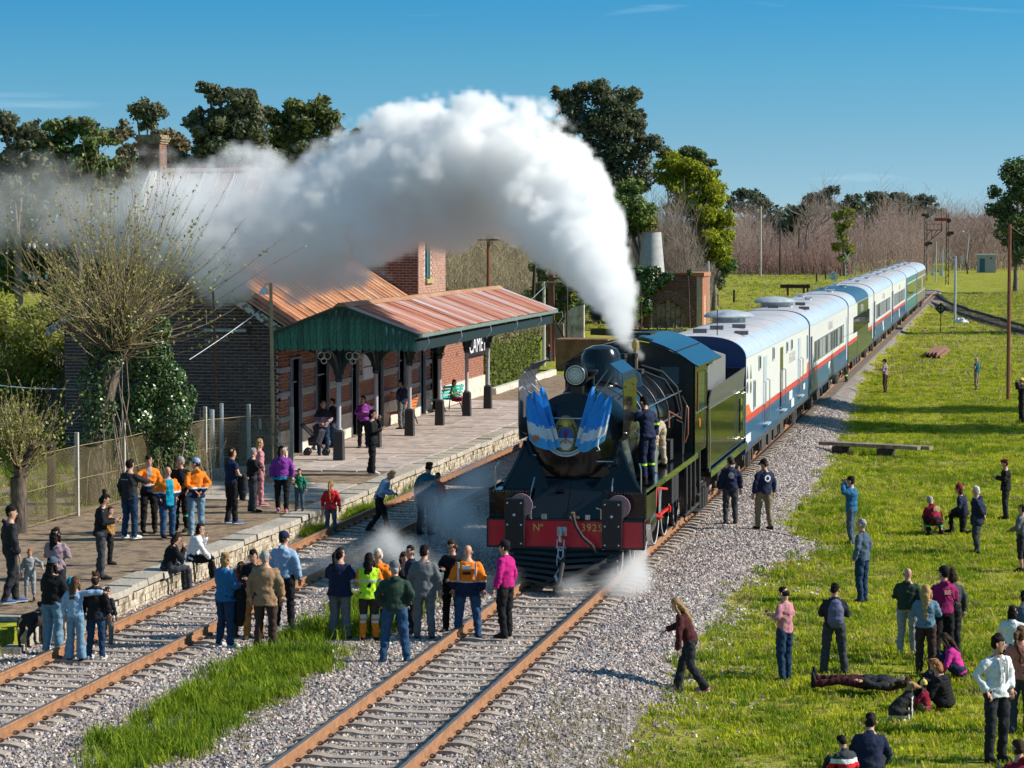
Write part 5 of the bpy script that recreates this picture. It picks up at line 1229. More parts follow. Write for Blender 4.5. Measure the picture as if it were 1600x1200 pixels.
 # lettering, underframe, bogies
 if kind in('baggage','day','day2','day3','green'):
  text('lettering','REGIONAL',.5,m_ghost,t,(CH+.012,17.2 if kind=='baggage' else 12.5,2.95 if kind=='baggage' else 3.32),(pi/2,0,pi/2),sx=1.15,extrude=.002)
 u=MB();u.box(-1.2,1.2,.2,L1,.92,1.02);u.box(-.25,.25,.2,L1,.75,.95)
 for y,w in((8.2,1.6),(10.6,1.3),(12.6,2.0),(15.3,1.4)):u.box(-1.25,1.25,y,y+w,.42,.92)
 u.box(-1.4,1.4,.25,.5,.8,1.0)
 for y in(1.0,6.0,12.9,18.8,24.3):u.tube([(1.35,y,1.0),(1.38,y+.1,.6),(1.25,y+.35,.45)],.03,5)
 u.build('underframe',m_under,t)
 for s in(-1,1):
  for y in(-.0,L1+.1):pass
 bogie(t,3.9,2.5,.45,mside=m_under);bogie(t,L1-3.8,2.5,.45,mside=m_under)
 return t
CL_=25.62;kinds=[('baggage','white and blue baggage carriage with three doors, coupled right behind the tender'),('day','white and blue passenger carriage second from the tender with a long row of windows'),('green','white carriage with a dark green middle section and barred windows'),('day2','fourth carriage of the train, white over blue, behind the green sided one'),('day3','fifth carriage, white over blue, coupled in front of the teal carriage'),('teal','teal green carriage coupled before the brown last carriage'),('brown','olive brown last carriage at the far end of the train')]
for i,(k,lab)in enumerate(kinds):
 o=coach(75.95+CL_*i,CL_,lab,k)

# ------------------------------------------------------------------ people
def remesh(mb,vox,wr=0.0,seed=0.0,smooth=2):
 me=D.meshes.new('t');me.from_pydata(mb.v,[],mb.f);o=D.objects.new('t',me);COL.objects.link(o)
 m=o.modifiers.new('r','REMESH');m.mode='VOXEL';m.voxel_size=vox
 if smooth:q=o.modifiers.new('s','SMOOTH');q.factor=.5;q.iterations=smooth
 dg=bpy.context.evaluated_depsgraph_get();out=D.meshes.new_from_object(o.evaluated_get(dg));D.objects.remove(o);D.meshes.remove(me)
 if wr:
  from mathutils import noise
  co=np.empty(len(out.vertices)*3,'f');out.vertices.foreach_get('co',co);co=co.reshape(-1,3)
  no=np.empty(len(out.vertices)*3,'f');out.vertex_normals.foreach_get('vector',no);no=no.reshape(-1,3)
  d=np.array([noise.noise(Vector((p[0]*9+seed,p[1]*9,p[2]*13)))for p in co])*wr+np.array([noise.noise(Vector((p[0]*26,p[1]*26+seed,p[2]*38)))for p in co])*wr*.45
  out.vertices.foreach_set('co',(co+no*d[:,None]).ravel())
 return out
SKIN={'l':mat('skin_light',(.52,.28,.19),.55,.08,9),'m':mat('skin_tan',(.40,.20,.125),.55,.08,9)}
m_eye=mat('eye_dark',(.03,.02,.02),.3);m_lip=mat('lip',(.36,.12,.10),.5)
HAIR={'b':(.012,.009,.008),'d':(.035,.02,.012),'n':(.10,.05,.025),'g':(.30,.29,.28),'w':(.62,.60,.57),'y':(.42,.26,.10),'r':(.30,.12,.05),'y2':(.30,.18,.08)}
CLO={'navy':(.012,.02,.055),'black':(.010,.010,.012),'dark':(.022,.024,.030),'char':(.045,.05,.06),'grey':(.13,.14,.15),'lgrey':(.30,.32,.34),'jean':(.028,.075,.16),'ljean':(.15,.27,.38),'djean':(.012,.04,.09),'teal':(.01,.10,.15),'blue':(.02,.13,.28),'sky':(.27,.42,.60),'white':(.72,.74,.76),'cream':(.55,.50,.42),'tan':(.30,.19,.11),'beige':(.46,.38,.28),'brown':(.055,.032,.025),'ochre':(.36,.19,.05),'orange':(.85,.22,.015),'lime':(.50,.85,.03),'refl':(.50,.56,.60),'maroon':(.26,.01,.035),'magenta':(.48,.01,.18),'dmag':(.26,.012,.10),'pink':(.55,.03,.26),'rose':(.50,.22,.24),'salmon':(.50,.17,.14),'mauve':(.30,.21,.25),'purple':(.22,.04,.30),'red':(.55,.015,.02),'green':(.01,.20,.11),'dgreen':(.025,.05,.035),'olive':(.045,.05,.035),'turq':(.0,.30,.45),'slate':(.07,.11,.16),'denim':(.12,.22,.30),'oxblood':(.07,.014,.016),'mint':(.05,.45,.25),'yellow':(.75,.55,.15),'khaki':(.22,.17,.11),'shoe':(.018,.017,.018),'wshoe':(.6,.6,.6),'bshoe':(.06,.12,.28),'pshoe':(.6,.16,.22)}
def cloth(k):return mat('cloth_'+k,CLO[k],.85,.16,7,bump=.35,bscale=60,spec=.25)
ARM={'down':((.255,-.02,1.15),(.27,.05,.90)),'pocket':((.29,-.07,1.17),(.205,.05,.97)),'phone':((.25,.02,1.14),(.10,.27,1.20)),'camera':((.27,.14,1.30),(.07,.19,1.56)),'cross':((.25,.06,1.17),(-.03,.19,1.21)),'hips':((.40,-.08,1.20),(.21,.02,1.03)),'hold':((.25,.05,1.13),(.10,.29,1.05)),'fwd':((.24,.15,1.26),(.20,.40,1.22)),'behind':((.26,-.12,1.16),(.06,-.17,.98)),'point':((.25,.2,1.32),(.22,.46,1.36)),'knee':((.24,.16,1.16),(.16,.36,1.02)),'face':((.22,.20,1.15),(.06,.20,1.46)),'hug':((.34,.05,1.40),(.58,.12,1.40)),'out':((.36,.08,1.25),(.42,.28,1.12)),'work':((.28,.18,1.22),(.22,.42,1.06)),'low':((.25,.10,1.12),(.22,.22,.86)),'back':((.27,-.14,1.20),(.26,-.3,.98))}
def hand_mb(mb,wr,el,s,k=1.0,grip=.5):
 """palm with four unequal bent fingers and a thumb, continuing the forearm"""
 d=(Vector(wr)-Vector(el)).normalized();side=d.cross(Vector((0,0,1)))
 if side.length<.2:side=Vector((s,0,0))
 side=side.normalized();up=side.cross(d).normalized();side=Vector((1,0,0))*0+side
 a=Vector(wr);mb.tube([a-d*.01*k,a+d*.03*k,a+d*.085*k],[(.030*k,.018*k),(.042*k,.018*k),(.040*k,.015*k)],8,up=side)
 for i,(o,l)in enumerate(((-.030,.068),(-.010,.078),(.010,.074),(.029,.058))):
  p0=a+d*.080*k+side*o*k;p1=p0+d*l*.5*k-up*.008*k*grip;p2=p1+(d*(1-grip*.6)-up*grip).normalized()*l*.32*k;p3=p2+(d*(1-grip)-up*grip*1.3).normalized()*l*.25*k
  mb.tube([p0,p1,p2,p3],[.0095*k,.009*k,.008*k,.0065*k],5)
 t0=a+d*.03*k+side*.038*k*s;t1=t0+(d*.7+side*.7*s).normalized()*.035*k;t2=t1+(d*.9-up*.5).normalized()*.03*k
 mb.tube([t0,t1,t2],[.012*k,.011*k,.008*k],5)
PCOUNT=[0]
def person(px,py,z,top=None,h=None,head=0,face=0,nod=0,arms=('down','down'),legs='stand',lean=0,bulk=1.0,shirt='navy',pants='jean',shoes='shoe',hair='b',style='short',hat=None,hatc='navy',label='',group=None,skin='l',hem=.90,bands=None,pbands=None,sleeve=1.0,plen=1.0,vox=None,at_=None,hood=None,extra=None,dz=0,flare=1.0,side=0,kid=False):
 if at_ is not None:P=Vector(at_)
 elif z=='g':
  zz=0
  for _ in range(4):p=at(px,py,zz);zz=(max(height(p.x,p.y),bz(p.x,p.y))if p.x<ballast_edge(p.y)+.4 else height(p.x,p.y))
  P=p
 else:P=at(px,py,z)
 P=P.copy();P.z+=dz
 if h is None:h=max(.75,min(1.93,atv(px,top,P.y).z-P.z+.0))
 k=h/1.75;PCOUNT[0]+=1;seed=PCOUNT[0]*3.7;rr=random.Random(PCOUNT[0])
 root=empty('person',P,YAW-radians(head),label,'person',group)
 if side:root.rotation_euler=(0,radians(side),YAW-radians(head))
 W=bulk
 # --- legs
 PELV={'stand':.93,'wide':.92,'walk':.91,'walk2':.91,'sit':.50,'ground':.13,'groundx':.13,'squat':.34,'kneel':.52,'step':.91}.get(legs,.93)
 pz=PELV
 def leg(s):
  hip=(s*.095*min(W,1.25),0,pz-.01)
  if legs=='stand':kn,an=(s*.115,.02,.49),(s*.12+s*.01,-.02+s*.03,.085)
  elif legs=='wide':kn,an=(s*.155,.02,.49),(s*.20,-.02,.085)
  elif legs=='walk':kn,an=((s*.11,.17,.51),(s*.10,.26,.10))if s>0 else((s*.11,-.02,.48),(s*.10,-.30,.13))
  elif legs=='walk2':kn,an=((s*.11,.12,.50),(s*.10,.12,.09))if s<0 else((s*.11,-.02,.48),(s*.10,-.16,.10))
  elif legs=='step':kn,an=((s*.13,.22,.60),(s*.13,.16,.22))if s>0 else((s*.12,.0,.48),(s*.12,-.06,.09))
  elif legs=='sit':kn,an=(s*.13,.42,.50),(s*.13+.02*s,.46,.085)
  elif legs=='ground':kn,an=(s*.15,.36,.46),(s*.14,.60,.07)
  elif legs=='groundx':kn,an=(s*.33,.30,.17),(-s*.06,.42,.08)
  elif legs=='squat':kn,an=(s*.20,.30,.52),(s*.16,.02,.10)
  elif legs=='kneel':kn,an=((s*.13,.38,.48),(s*.13,.34,.09))if s>0 else((s*.12,.02,.08),(s*.12,-.38,.07))
  return Vector(hip),Vector(kn),Vector(an)
 L1_,L2_=leg(-1),leg(1)
 # --- torso (leaning about the pelvis)
 la=radians(lean)
 def T(p):
  x,y,zz=p;zz-=.93
  return Vector((x,y*cos(la)+zz*sin(la),pz+zz*cos(la)-y*sin(la)))
 hd=radians(face);nd=radians(nod)+la*.55
 HC=T((0,.03,1.588))
 RH=Matrix.Rotation(-hd,3,'Z')@Matrix.Rotation(-nd,3,'X')@Matrix.Scale(1.09,3)
 def Hh(p):return HC+RH@Vector(p)
 fem=style in('long','pony','bun','longb','med')
 spine=[(.90,.165,.115),(1.0,.155,.11),(1.10,.142,.102),(1.28,.165,.118),(1.36,.158,.105),(1.42,.108,.078),(1.48,.06,.058),(1.56,.052,.055)]
 def torso(mb,inf,z0=None,z1=9,bell=0.0):
  pts=[];rad=[]
  sp=[q for q in spine if q[0]<=z1]
  if z0 is not None and z0<.90:sp=[(z0,.172+bell+.03*(fem),.125+bell)]+sp
  for zz,rx,ry in sp:
   wf=W if zz<1.35 else 1+(W-1)*.4
   pts.append(T((0,-.0 if zz<1.45 else.01,zz)));rad.append((rx*wf*.98+inf,ry*wf*(1.0 if W<1.1 else 1.1)+inf))
  mb.tube(pts,rad,14,up=(1,0,0))
 SH=.158*(1+(W-1)*.4)
 def arm_pts(s):
  e,w=ARM[arms[0 if s<0 else 1]]
  sh=T((s*SH,0,1.365));return sh,T((s*e[0]*(1 if W<1.15 else 1.08),e[1],e[2])),T((s*w[0],w[1],w[2]))
 def sleeve_(mb,s,inf,frac=1.0):
  sh,e,w=arm_pts(s);a=[sh.lerp(T((0,0,1.34)),.4),sh,sh.lerp(e,.5),e,e.lerp(w,.5),e.lerp(w,.95)];r=[.050,.054,.050,.045,.042,.038]
  n=6 if frac>.9 else(3 if frac<.45 else 4)
  mb.tube(a[:n],[q*(1+(W-1)*.5)+inf*(1.1 if i>1 else.6)for i,q in enumerate(r[:n])],10)
 V=vox or(.021 if k>.75 else.017)
 # body: one continuous skin surface
 b=MB();torso(b,-.006)
 for s in(-1,1):
  sh,e,w=arm_pts(s);b.tube([sh.lerp(T((0,0,1.36)),.3),sh,sh.lerp(e,.5),e,e.lerp(w,.4),w],[.045,.050,.045,.038,.037,.026],10)
  hp,kn,an=L1_ if s<0 else L2_
  b.tube([hp+Vector((0,0,.02)),hp.lerp(kn,.4),kn,kn.lerp(an,.35),an],[.078,.072,.05,.05,.034],10)
 hprof=[(-.118,.028,.030,.028),(-.105,.048,.048,.018),(-.075,.060,.066,.008),(-.03,.068,.080,.0),(.02,.074,.090,-.006),(.06,.072,.088,-.01),(.095,.054,.066,-.012),(.112,.028,.035,-.012)]
 b.tube([Hh((0,y0,zz))for zz,rx,ry,y0 in hprof],[(rx,ry)for zz,rx,ry,y0 in hprof],14,up=RH@Vector((1,0,0)))
 b.tube([T((0,.0,1.46)),Hh((0,-.01,-.05))],[.052,.052],10)
 b.tube([Hh((0,.075,.012)),Hh((0,.098,-.018)),Hh((0,.085,-.032))],[.010,.015,.010],6)
 me=remesh(b,V,smooth=1)
 fb=MB()
 for s in(-1,1):
  sh,e,w=arm_pts(s);g=.35 if arms[0 if s<0 else 1]in('down','low')else.8;hand_mb(fb,w,e,s,1.0,g)
  fb.tube([Hh((s*.070,-.005,-.03)),Hh((s*.084,-.012,-.005)),Hh((s*.082,-.015,.022))],[(.010,.012),(.014,.010),(.010,.008)],6)
  if arms[0 if s<0 else 1]in():pass
 n1=len(fb.f);fb.k=1
 for s in(-1,1):
  fb.tube([Hh((s*.030,.078,.018)),Hh((s*.030,.089,.016))],[.012,.007],7)
 fb.tube([Hh((-.034,.086,.038)),Hh((-.014,.092,.034))],.0045,4).tube([Hh((.034,.086,.038)),Hh((.014,.092,.034))],.0045,4)
 fb.k=2;fb.tube([Hh((-.022,.074,-.062)),Hh((0,.084,-.060)),Hh((.022,.074,-.062))],[.004,.008,.004],5)
 bmh=bmesh.new();bmh.from_mesh(me)
 tmp=fb.mesh('x',[SKIN[skin],m_eye,m_lip]);bmh.from_mesh(tmp);D.meshes.remove(tmp)
 me2=D.meshes.new('body');bmh.to_mesh(me2);bmh.free();D.meshes.remove(me)
 for m_ in(SKIN[skin],m_eye,m_lip):me2.materials.append(m_)
 me2.polygons.foreach_set('use_smooth',[True]*len(me2.polygons))
 def put(me_,name,mats=None):
  me_.name=name
  if mats is not None:
   for m_ in mats:me_.materials.append(m_)
  me_.polygons.foreach_set('use_smooth',[True]*len(me_.polygons))
  o=D.objects.new(name,me_);COL.objects.link(o);o.parent=root;o.scale=(k,k,k);return o
 put(me2,'body')
 def banded(me_,base,bs):
  names=[base]+[q[2]for q in bs]
  for nm in names:me_.materials.append(cloth(nm))
  for p in me_.polygons:
   zz=p.center.z
   for i,(a,c,nm,*side_)in enumerate(bs):
    if a<=zz<c and(not side_ or side_[0](p.center,p.normal)):p.material_index=i+1;break
 # --- trousers
 t=MB()
 if legs in('stand','wide','walk','walk2','step'):
  t.tube([(0,0,pz-.07),(0,0,pz+.02),T((0,0,1.02))],[(.155*W,.105*W),(.172*W,.122*W),(.155*W,.112*W)],14,up=(1,0,0))
 else:t.tube([Vector((0,.02,pz-.04)),Vector((0,0,pz+.06)),T((0,0,1.04))],[(.165*W,.12*W),(.172*W,.13*W),(.155*W,.115*W)],14,up=(1,0,0))
 for hp,kn,an in(L1_,L2_):
  e_=kn.lerp(an,plen)if plen<1 else an+Vector((0,0,-.04))
  q=1+(W-1)*.5
  t.tube([hp+Vector((0,0,.03)),hp.lerp(kn,.45),kn+Vector((0,0,.0)),kn.lerp(e_,.5),e_],[.102*q,.096*q,.076*q*(1+.15*(flare-1)),.070*q*(1+.5*(flare-1)),.062*q*flare],10)
 if plen>0:
  me=remesh(t,V,.022,seed)
  if pbands:banded(me,pants,pbands);put(me,'trousers')
  else:put(me,'trousers',[cloth(pants)])
 # --- top
 t=MB();torso(t,.022,z0=hem,z1=1.45,bell=.004)
 for s in(-1,1):sleeve_(t,s,.017,sleeve)
 if hood:t.tube([T((-.07,-.07,1.44)),T((0,-.115,1.45)),T((.07,-.07,1.44))],[(.04,.03),(.06,.045),(.04,.03)],8)
 else:t.tube([T((0,.0,1.40)),T((0,.0,1.475))],[(.09,.08),(.066,.064)],12,up=(1,0,0))
 me=remesh(t,V,.022,seed+5)
 if bands:banded(me,shirt,[(T((0,0,a)).z if lean<25 else a,T((0,0,c)).z if lean<25 else c,nm,*r)for a,c,nm,*r in bands]);tp=put(me,'jacket')
 else:tp=put(me,'jacket' if hood or hem<.88 else 'shirt',[cloth(shirt)])
 if hood and hood in CLO:pass
 # --- shoes
 for hp,kn,an in(L1_,L2_):
  fwd=Vector((0,1,0));dn=(an-kn).normalized()
  if legs=='kneel' and an.z<.08 and an.y<0:fwd=Vector((0,-.3,-.1)).normalized()
  if legs=='lie':fwd=Vector((0,0,1))
  zf=an.z-.085
  c=MB();c.tube([Vector((an.x,an.y-.055,zf+.045))+fwd*0,Vector((an.x,an.y,zf+.058)),Vector((an.x,an.y,zf+.05))+fwd*.09,Vector((an.x,an.y,zf+.032))+fwd*.19,Vector((an.x,an.y,zf+.028))+fwd*.215],[(.032,.030),(.041,.052),(.043,.040),(.042,.028),(.022,.014)],10,up=(1,0,0))
  c.k=1;c.tube([Vector((an.x,an.y-.06,zf+.012)),Vector((an.x,an.y-.0,zf+.012)),Vector((an.x,an.y,zf+.012))+fwd*.16,Vector((an.x,an.y,zf+.012))+fwd*.215],[(.030,.012),(.043,.012),(.047,.012),(.024,.010)],10,up=(1,0,0))
  o=c.build('shoe',[cloth(shoes),cloth('wshoe' if shoes in('wshoe','bshoe','pshoe')else 'dark')],root,smooth=True,angle=None);o.scale=(k,k,k)
 # --- hair and hats
 m_h=mat('hair_'+hair,HAIR[hair],.75,.5,40,spec=.15,stretch=(1,1,.3))
 if style!='bald':
  hb=MB();low={'short':-.02,'pony':-.05,'bun':-.05}.get(style,-.08)
  hp_=[(low-.04,.050,.045,-.045),(low,.070,.066,-.036),(.02,.078,.080,-.024),(.055,.079,.088,-.013),(.085,.071,.083,-.006),(.112,.053,.062,-.004),(.126,.024,.030,-.006)]
  hb.tube([Hh((0,y0,zz))for zz,rx,ry,y0 in hp_],[(rx,ry)for zz,rx,ry,y0 in hp_],14,up=RH@Vector((1,0,0)))
  if style in('long','longb'):
   e_=1.18 if style=='long' else 1.0
   hb.tube([Hh((0,-.03,.06)),Hh((0,-.06,-.04)),T((0,-.085,1.46)),T((.0,-.115,1.32)),T((.01,-.12,e_))],[(.075,.06),(.088,.055),(.085,.045),(.075,.035),(.04,.02)],10,up=(1,0,0))
   for s in(-1,1):hb.tube([Hh((s*.07,0,.03)),Hh((s*.085,.0,-.07)),T((s*.09,.01,1.40))],[.022,.03,.02],7)
  if style=='med':hb.tube([Hh((0,-.03,.04)),Hh((0,-.045,-.06)),Hh((0,-.04,-.125))],[(.085,.07),(.094,.065),(.075,.045)],10,up=RH@Vector((1,0,0)))
  if style=='pony':hb.tube([Hh((0,-.085,.04)),Hh((0,-.14,.02)),Hh((0,-.135,-.10)),T((0,-.14,1.30)),T((.01,-.13,1.12))],[.03,.035,.038,.032,.012],9)
  if style=='bun':hb.tube([Hh((0,-.07,.10)),Hh((0,-.09,.13)),Hh((0,-.095,.165))],[.028,.045,.025],9)
  me=remesh(hb,.012,.020,seed,1);put(me,'hair',[m_h])
 if hat:
  hb=MB()
  if hat=='cap':
   hb.tube([Hh((0,-.012,.038)),Hh((0,-.012,.075)),Hh((0,-.012,.105)),Hh((0,-.01,.128)),Hh((0,-.01,.136))],[(.090,.098),(.088,.096),(.074,.082),(.040,.048),(.008,.01)],16,up=RH@Vector((1,0,0)))
   hb.add([Hh(p)for p in((-.072,.06,.048),(-.055,.125,.036),(-.02,.150,.033),(.02,.150,.033),(.055,.125,.036),(.072,.06,.048),(-.072,.06,.058),(-.055,.125,.044),(-.02,.150,.041),(.02,.150,.041),(.055,.125,.044),(.072,.06,.058))],[(5,4,3,2,1,0),(6,7,8,9,10,11),(0,1,7,6),(1,2,8,7),(2,3,9,8),(3,4,10,9),(4,5,11,10)])
  elif hat=='beanie':
   hb.tube([Hh((0,-.014,.015)),Hh((0,-.014,.05)),Hh((0,-.014,.10)),Hh((0,-.014,.140)),Hh((0,-.014,.155))],[(.092,.099),(.093,.101),(.084,.09),(.050,.055),(.012,.012)],14,up=RH@Vector((1,0,0)));hb.tube([Hh((0,-.014,.15)),Hh((0,-.014,.185))],[.025,.02],8)
  elif hat=='beret':hb.tube([Hh((0,.0,.045)),Hh((.01,.01,.075)),Hh((.02,.015,.105)),Hh((.02,.01,.125))],[(.085,.094),(.115,.125),(.095,.105),(.02,.02)],16,up=RH@Vector((1,0,0)))
  o=hb.build('cap' if hat=='cap' else hat,cloth(hatc),root,smooth=True,angle=50);o.scale=(k,k,k)
 ctx=dict(root=root,T=T,H=Hh,k=k,arm=arm_pts,put=put)
 if extra:extra(ctx)
 return root
def P_disc(c,x,z,r,m1,y=-.155,m2=None,name='back_logo'):
 def f(ctx):
  mb=MB();q=ctx['T']((x,y,z));mb.lathe([(0,q.y-.006),(r,q.y-.004),(r,q.y+.03),(0,q.y+.03)],20,(q.x,0,q.z),axis=1);mb.k=1
  mb.lathe([(0,q.y-.010),(r*.55,q.y-.009),(r*.55,q.y)],12,(q.x,0,q.z),axis=1)
  o=mb.build(name,[cloth(m1),cloth(m2 or 'navy')],ctx['root']);o.scale=(ctx['k'],)*3
 return f
def P_box(x0,x1,z0,z1,m1,y=-.158,name='back_label',y2=None):
 def f(ctx):
  T=ctx['T'];mb=MB();a,b=T((0,y,z0)),T((0,y,z1))
  mb.add([T((x,yy,zz))for yy in(y,(y2 if y2 is not None else y+.05))for x,zz in((x0,z0),(x1,z0),(x1,z1),(x0,z1))],[(0,1,2,3),(7,6,5,4),(4,5,1,0),(5,6,2,1),(6,7,3,2),(7,4,0,3)])
  o=mb.build(name,cloth(m1),ctx['root']);o.scale=(ctx['k'],)*3
 return f
def P_many(*fs):
 def f(ctx):
  for q in fs:q(ctx)
 return f
def P_phone(side=1):
 def f(ctx):
  sh,e,w=ctx['arm'](side);d=(w-e).normalized();p=w+d*.09
  o=MB().box(-.035,.035,-.006,.006,-.06,.06).build('phone',cloth('black'),None);o.location=(p.x*ctx['k'],p.y*ctx['k'],p.z*ctx['k']);
  M_=ctx['root'].matrix_basis if False else None
  root=ctx['root'];o.location=Matrix.Rotation(root.rotation_euler.z,3,'Z')@Vector(o.location)+root.location;o.rotation_euler=(-.6,0,root.rotation_euler.z)
  tag(o,'phone held up by the '+PH_LABEL(root['label']),'phone')
 return f
def PH_LABEL(l):return ' '.join(l.split()[:11])
def P_open(m1,w=.07): # open front showing the shirt beneath
 return P_box(-w,w,.93,1.40,m1,.172,'shirt_front',.10)
def P_drape(c,side=1,l=.55,w=.13):
 def f(ctx):
  sh,e,w_=ctx['arm'](side);p=e.lerp(w_,.6);mb=MB()
  mb.tube([p+Vector((0,0,.06)),p+Vector((0,.01,-.1)),p+Vector((.01,0,-l*.6)),p+Vector((0,0,-l))],[(.11,w*.6),(.14,w*.8),(.13,w*.7),(.09,w*.5)],10,up=(1,0,0))
  me=remesh(mb,.022,.02,3.3)
  ctx['put'](me,'carried_coat',[cloth(c)])
 return f

def P_baby(ctx):
 T=ctx['T'];mb=MB();mb.tube([T((.06,.20,1.02)),T((.14,.24,1.12)),T((.20,.25,1.25)),T((.22,.25,1.36))],[.07,.10,.09,.04],10,up=(1,0,0));me=remesh(mb,.02,.012,1);ctx['put'](me,'baby_wrap',[cloth('turq')])
FRONT=lambda w:(lambda c,n:abs(c.x)<w and n.y>.15)
hv=[(1.08,1.6,'orange'),(1.05,1.09,'refl')] # orange above, dark below with a reflecting band
G1,G2,G3,G4='people chatting on the earth platform','people gathered between the two tracks','spectators on the grass','people under the platform roof'
person(17,943,PZ,785,head=60,face=10,arms=('down','down'),shirt='dark',pants='dark',shoes='bshoe',hood='dark',legs='walk2',label='young man in a dark hooded top and blue trainers, leftmost on the platform',group=G1)
person(47,938,PZ,None,h=.98,head=170,arms=('out','down'),shirt='lgrey',pants='lgrey',shoes='shoe',hair='r',plen=.75,label='red haired toddler in a pale grey suit standing on the platform',group=G1)
person(88,962,PZ,822,head=20,face=20,arms=('cross','cross'),shirt='mauve',pants='dark',style='long',bulk=1.12,label='woman with long black hair and a mauve jumper behind the toddler',group=G1)
person(83,1022,0,868,head=35,face=20,arms=('hold','hold'),shirt='black',pants='ljean',shoes='wshoe',style='long',hat='cap',hatc='slate',bulk=1.25,label='woman in a grey cap, black jacket and pale jeans holding a baby in blue',group='family standing on the platform track',extra=P_baby)
person(118,1032,.05,898,head=20,arms=('down','hug'),shirt='sky',pants='ljean',shoes='shoe',style='long',hair='n',hem=1.0,flare=1.7,label='girl in a pale blue top and wide jeans with her arm round a friend',group='family standing on the platform track')
person(150,1030,.05,893,head=15,arms=('down','down'),shirt='black',pants='djean',shoes='wshoe',style='bun',hair='d',hem=.80,label='woman in a long black cardigan and teal jeans standing on the sleepers',group='family standing on the platform track')
person(168,1010,.0,915,head=30,arms=('down','down'),shirt='dark',pants='grey',shoes='shoe',hair='d',label='child in dark jacket and grey trousers half hidden beside the black cardigan',group='family standing on the platform track')
person(157,905,PZ,768,head=80,nod=28,arms=('phone','phone'),shirt='black',pants='char',style='bun',hair='b',lean=6,hem=.86,label='man in black with hair tied up looking down at his phone',group=G1,extra=P_phone())
person(172,882,PZ,790,head=90,arms=('pocket','pocket'),shirt='ochre',pants='black',hair='d',label='person in dark trousers hidden behind the man looking at his phone',group=G1)
person(222,938,None,h=1.66,head=62,face=-5,nod=25,legs='sit',lean=18,arms=('hold','face'),shirt='black',pants='char',style='med',hair='d',at_=(PX-.02,51.6,.08),label='woman in black sitting on the platform edge with a paper',group='pair sitting on the platform edge',extra=P_box(-.10,.10,1.02,1.2,'white',.30,'paper',.31))
person(255,920,None,h=1.66,head=75,face=10,legs='sit',lean=14,arms=('face','knee'),shirt='white',pants='black',shoes='wshoe',style='med',hair='b',at_=(PX-.02,53.3,.08),label='young woman in a white top sitting on the platform edge, hand at her mouth',group='pair sitting on the platform edge')
person(203,842,PZ,715,head=35,arms=('down','fwd'),shirt='dark',pants='djean',shoes='wshoe',bulk=1.1,hem=.86,label='man in a dark jacket and jeans seen from behind at the left of the group',group=G1,extra=P_box(-.10,.08,1.28,1.30,'lgrey'))
person(233,832,PZ,709,head=165,arms=('down','fwd'),shirt='navy',pants='black',bands=[(1.22,1.6,'lgrey',FRONT(.045))]+hv,label='dark haired man in an orange high visibility jacket facing the camera',group=G1)
person(262,840,PZ,727,head=150,nod=6,arms=('pocket','pocket'),shirt='navy',pants='jean',style='bald',bulk=1.32,bands=[(.75,1.6,'turq',FRONT(.095)),(1.12,1.6,'orange'),(1.08,1.13,'refl')],hem=.78,label='bald stout man with a turquoise shirt under an open orange jacket',group=G1)
person(283,830,PZ,711,head=200,face=30,arms=('pocket','pocket'),shirt='black',pants='black',hair='g',bulk=1.15,hem=.84,pbands=[(.34,.38,'mint')],label='grey haired man in black with green bands round his trousers',group=G1)
person(307,835,PZ,714,head=-25,face=-50,arms=('behind','behind'),shirt='navy',pants='ljean',shoes='wshoe',hat='cap',hatc='sky',bands=hv+[(1.38,1.6,'mint')],hood='mint',bulk=1.08,hem=.84,label='man in a white cap and orange and navy jacket, hands behind his back',group=G1)
person(362,818,PZ,698,head=55,arms=('hold','hold'),shirt='navy',pants='black',shoes='bshoe',sleeve=.4,hair='d',bulk=1.05,label='man in a navy T-shirt carrying a folded coat over his arm',group=G1,extra=P_drape('dark'))
person(395,800,PZ,698,head=70,arms=('cross','cross'),shirt='black',pants='char',style='med',hair='g',bulk=1.1,hem=.84,label='grey haired person in a short black jacket with folded arms',group=G1)
person(405,790,PZ,684,head=70,face=20,arms=('down','down'),shirt='rose',pants='rose',shoes='pshoe',style='med',hair='y',label='blonde woman in pink behind the grey haired person',group=G1)
person(441,800,PZ,693,head=175,face=-35,arms=('down','down'),shirt='purple',pants='black',shoes='pshoe',style='longb',hair='b',legs='walk2',bulk=1.08,bands=[(.0,.93,'turq')],hem=.86,label='woman with long dark hair in a purple hooded top walking with a boy',group=G1)
person(468,798,PZ,731,head=185,arms=('down','hold'),shirt='green',pants='slate',hair='b',label='small boy in a green jumper beside the woman in purple',group=G1)
# under the roof
person(505,712,PZ,624,head=170,nod=8,arms=('hold','hold'),shirt='mauve',pants='djean',style='med',hair='n',bands=[(1.2,1.6,'dark')],label='woman in a dark and mauve jacket pushing the folded pram',group=G4)
person(521,700,PZ,621,head=-110,arms=('down','down'),shirt='dark',pants='jean',hair='d',bulk=1.1,label='man in a black jacket and jeans standing behind the first roof post',group=G4)
person(568,700,PZ,617,head=180,arms=('phone','cross'),shirt='purple',pants='black',style='med',hair='b',bulk=1.1,label='woman in a purple patterned blouse under the roof',group=G4)
person(581,741,PZ,638,head=90,face=10,arms=('face','phone'),shirt='black',pants='black',shoes='wshoe',style='med',hair='b',bulk=1.12,flare=1.6,hem=.8,label='woman all in black with wide trousers eating at the edge of the tiles',group=G4)
person(603,662,PZ,592,head=100,arms=('phone','hold'),shirt='navy',pants='black',hair='d',bands=hv,label='man in an orange jacket half hidden by the second roof post',group=G4)
person(628,671,PZ,592,head=-60,face=-20,arms=('hips','hips'),shirt='navy',pants='grey',hair='b',bulk=1.1,label='man in a navy jumper with his hands on his hips',group=G4)
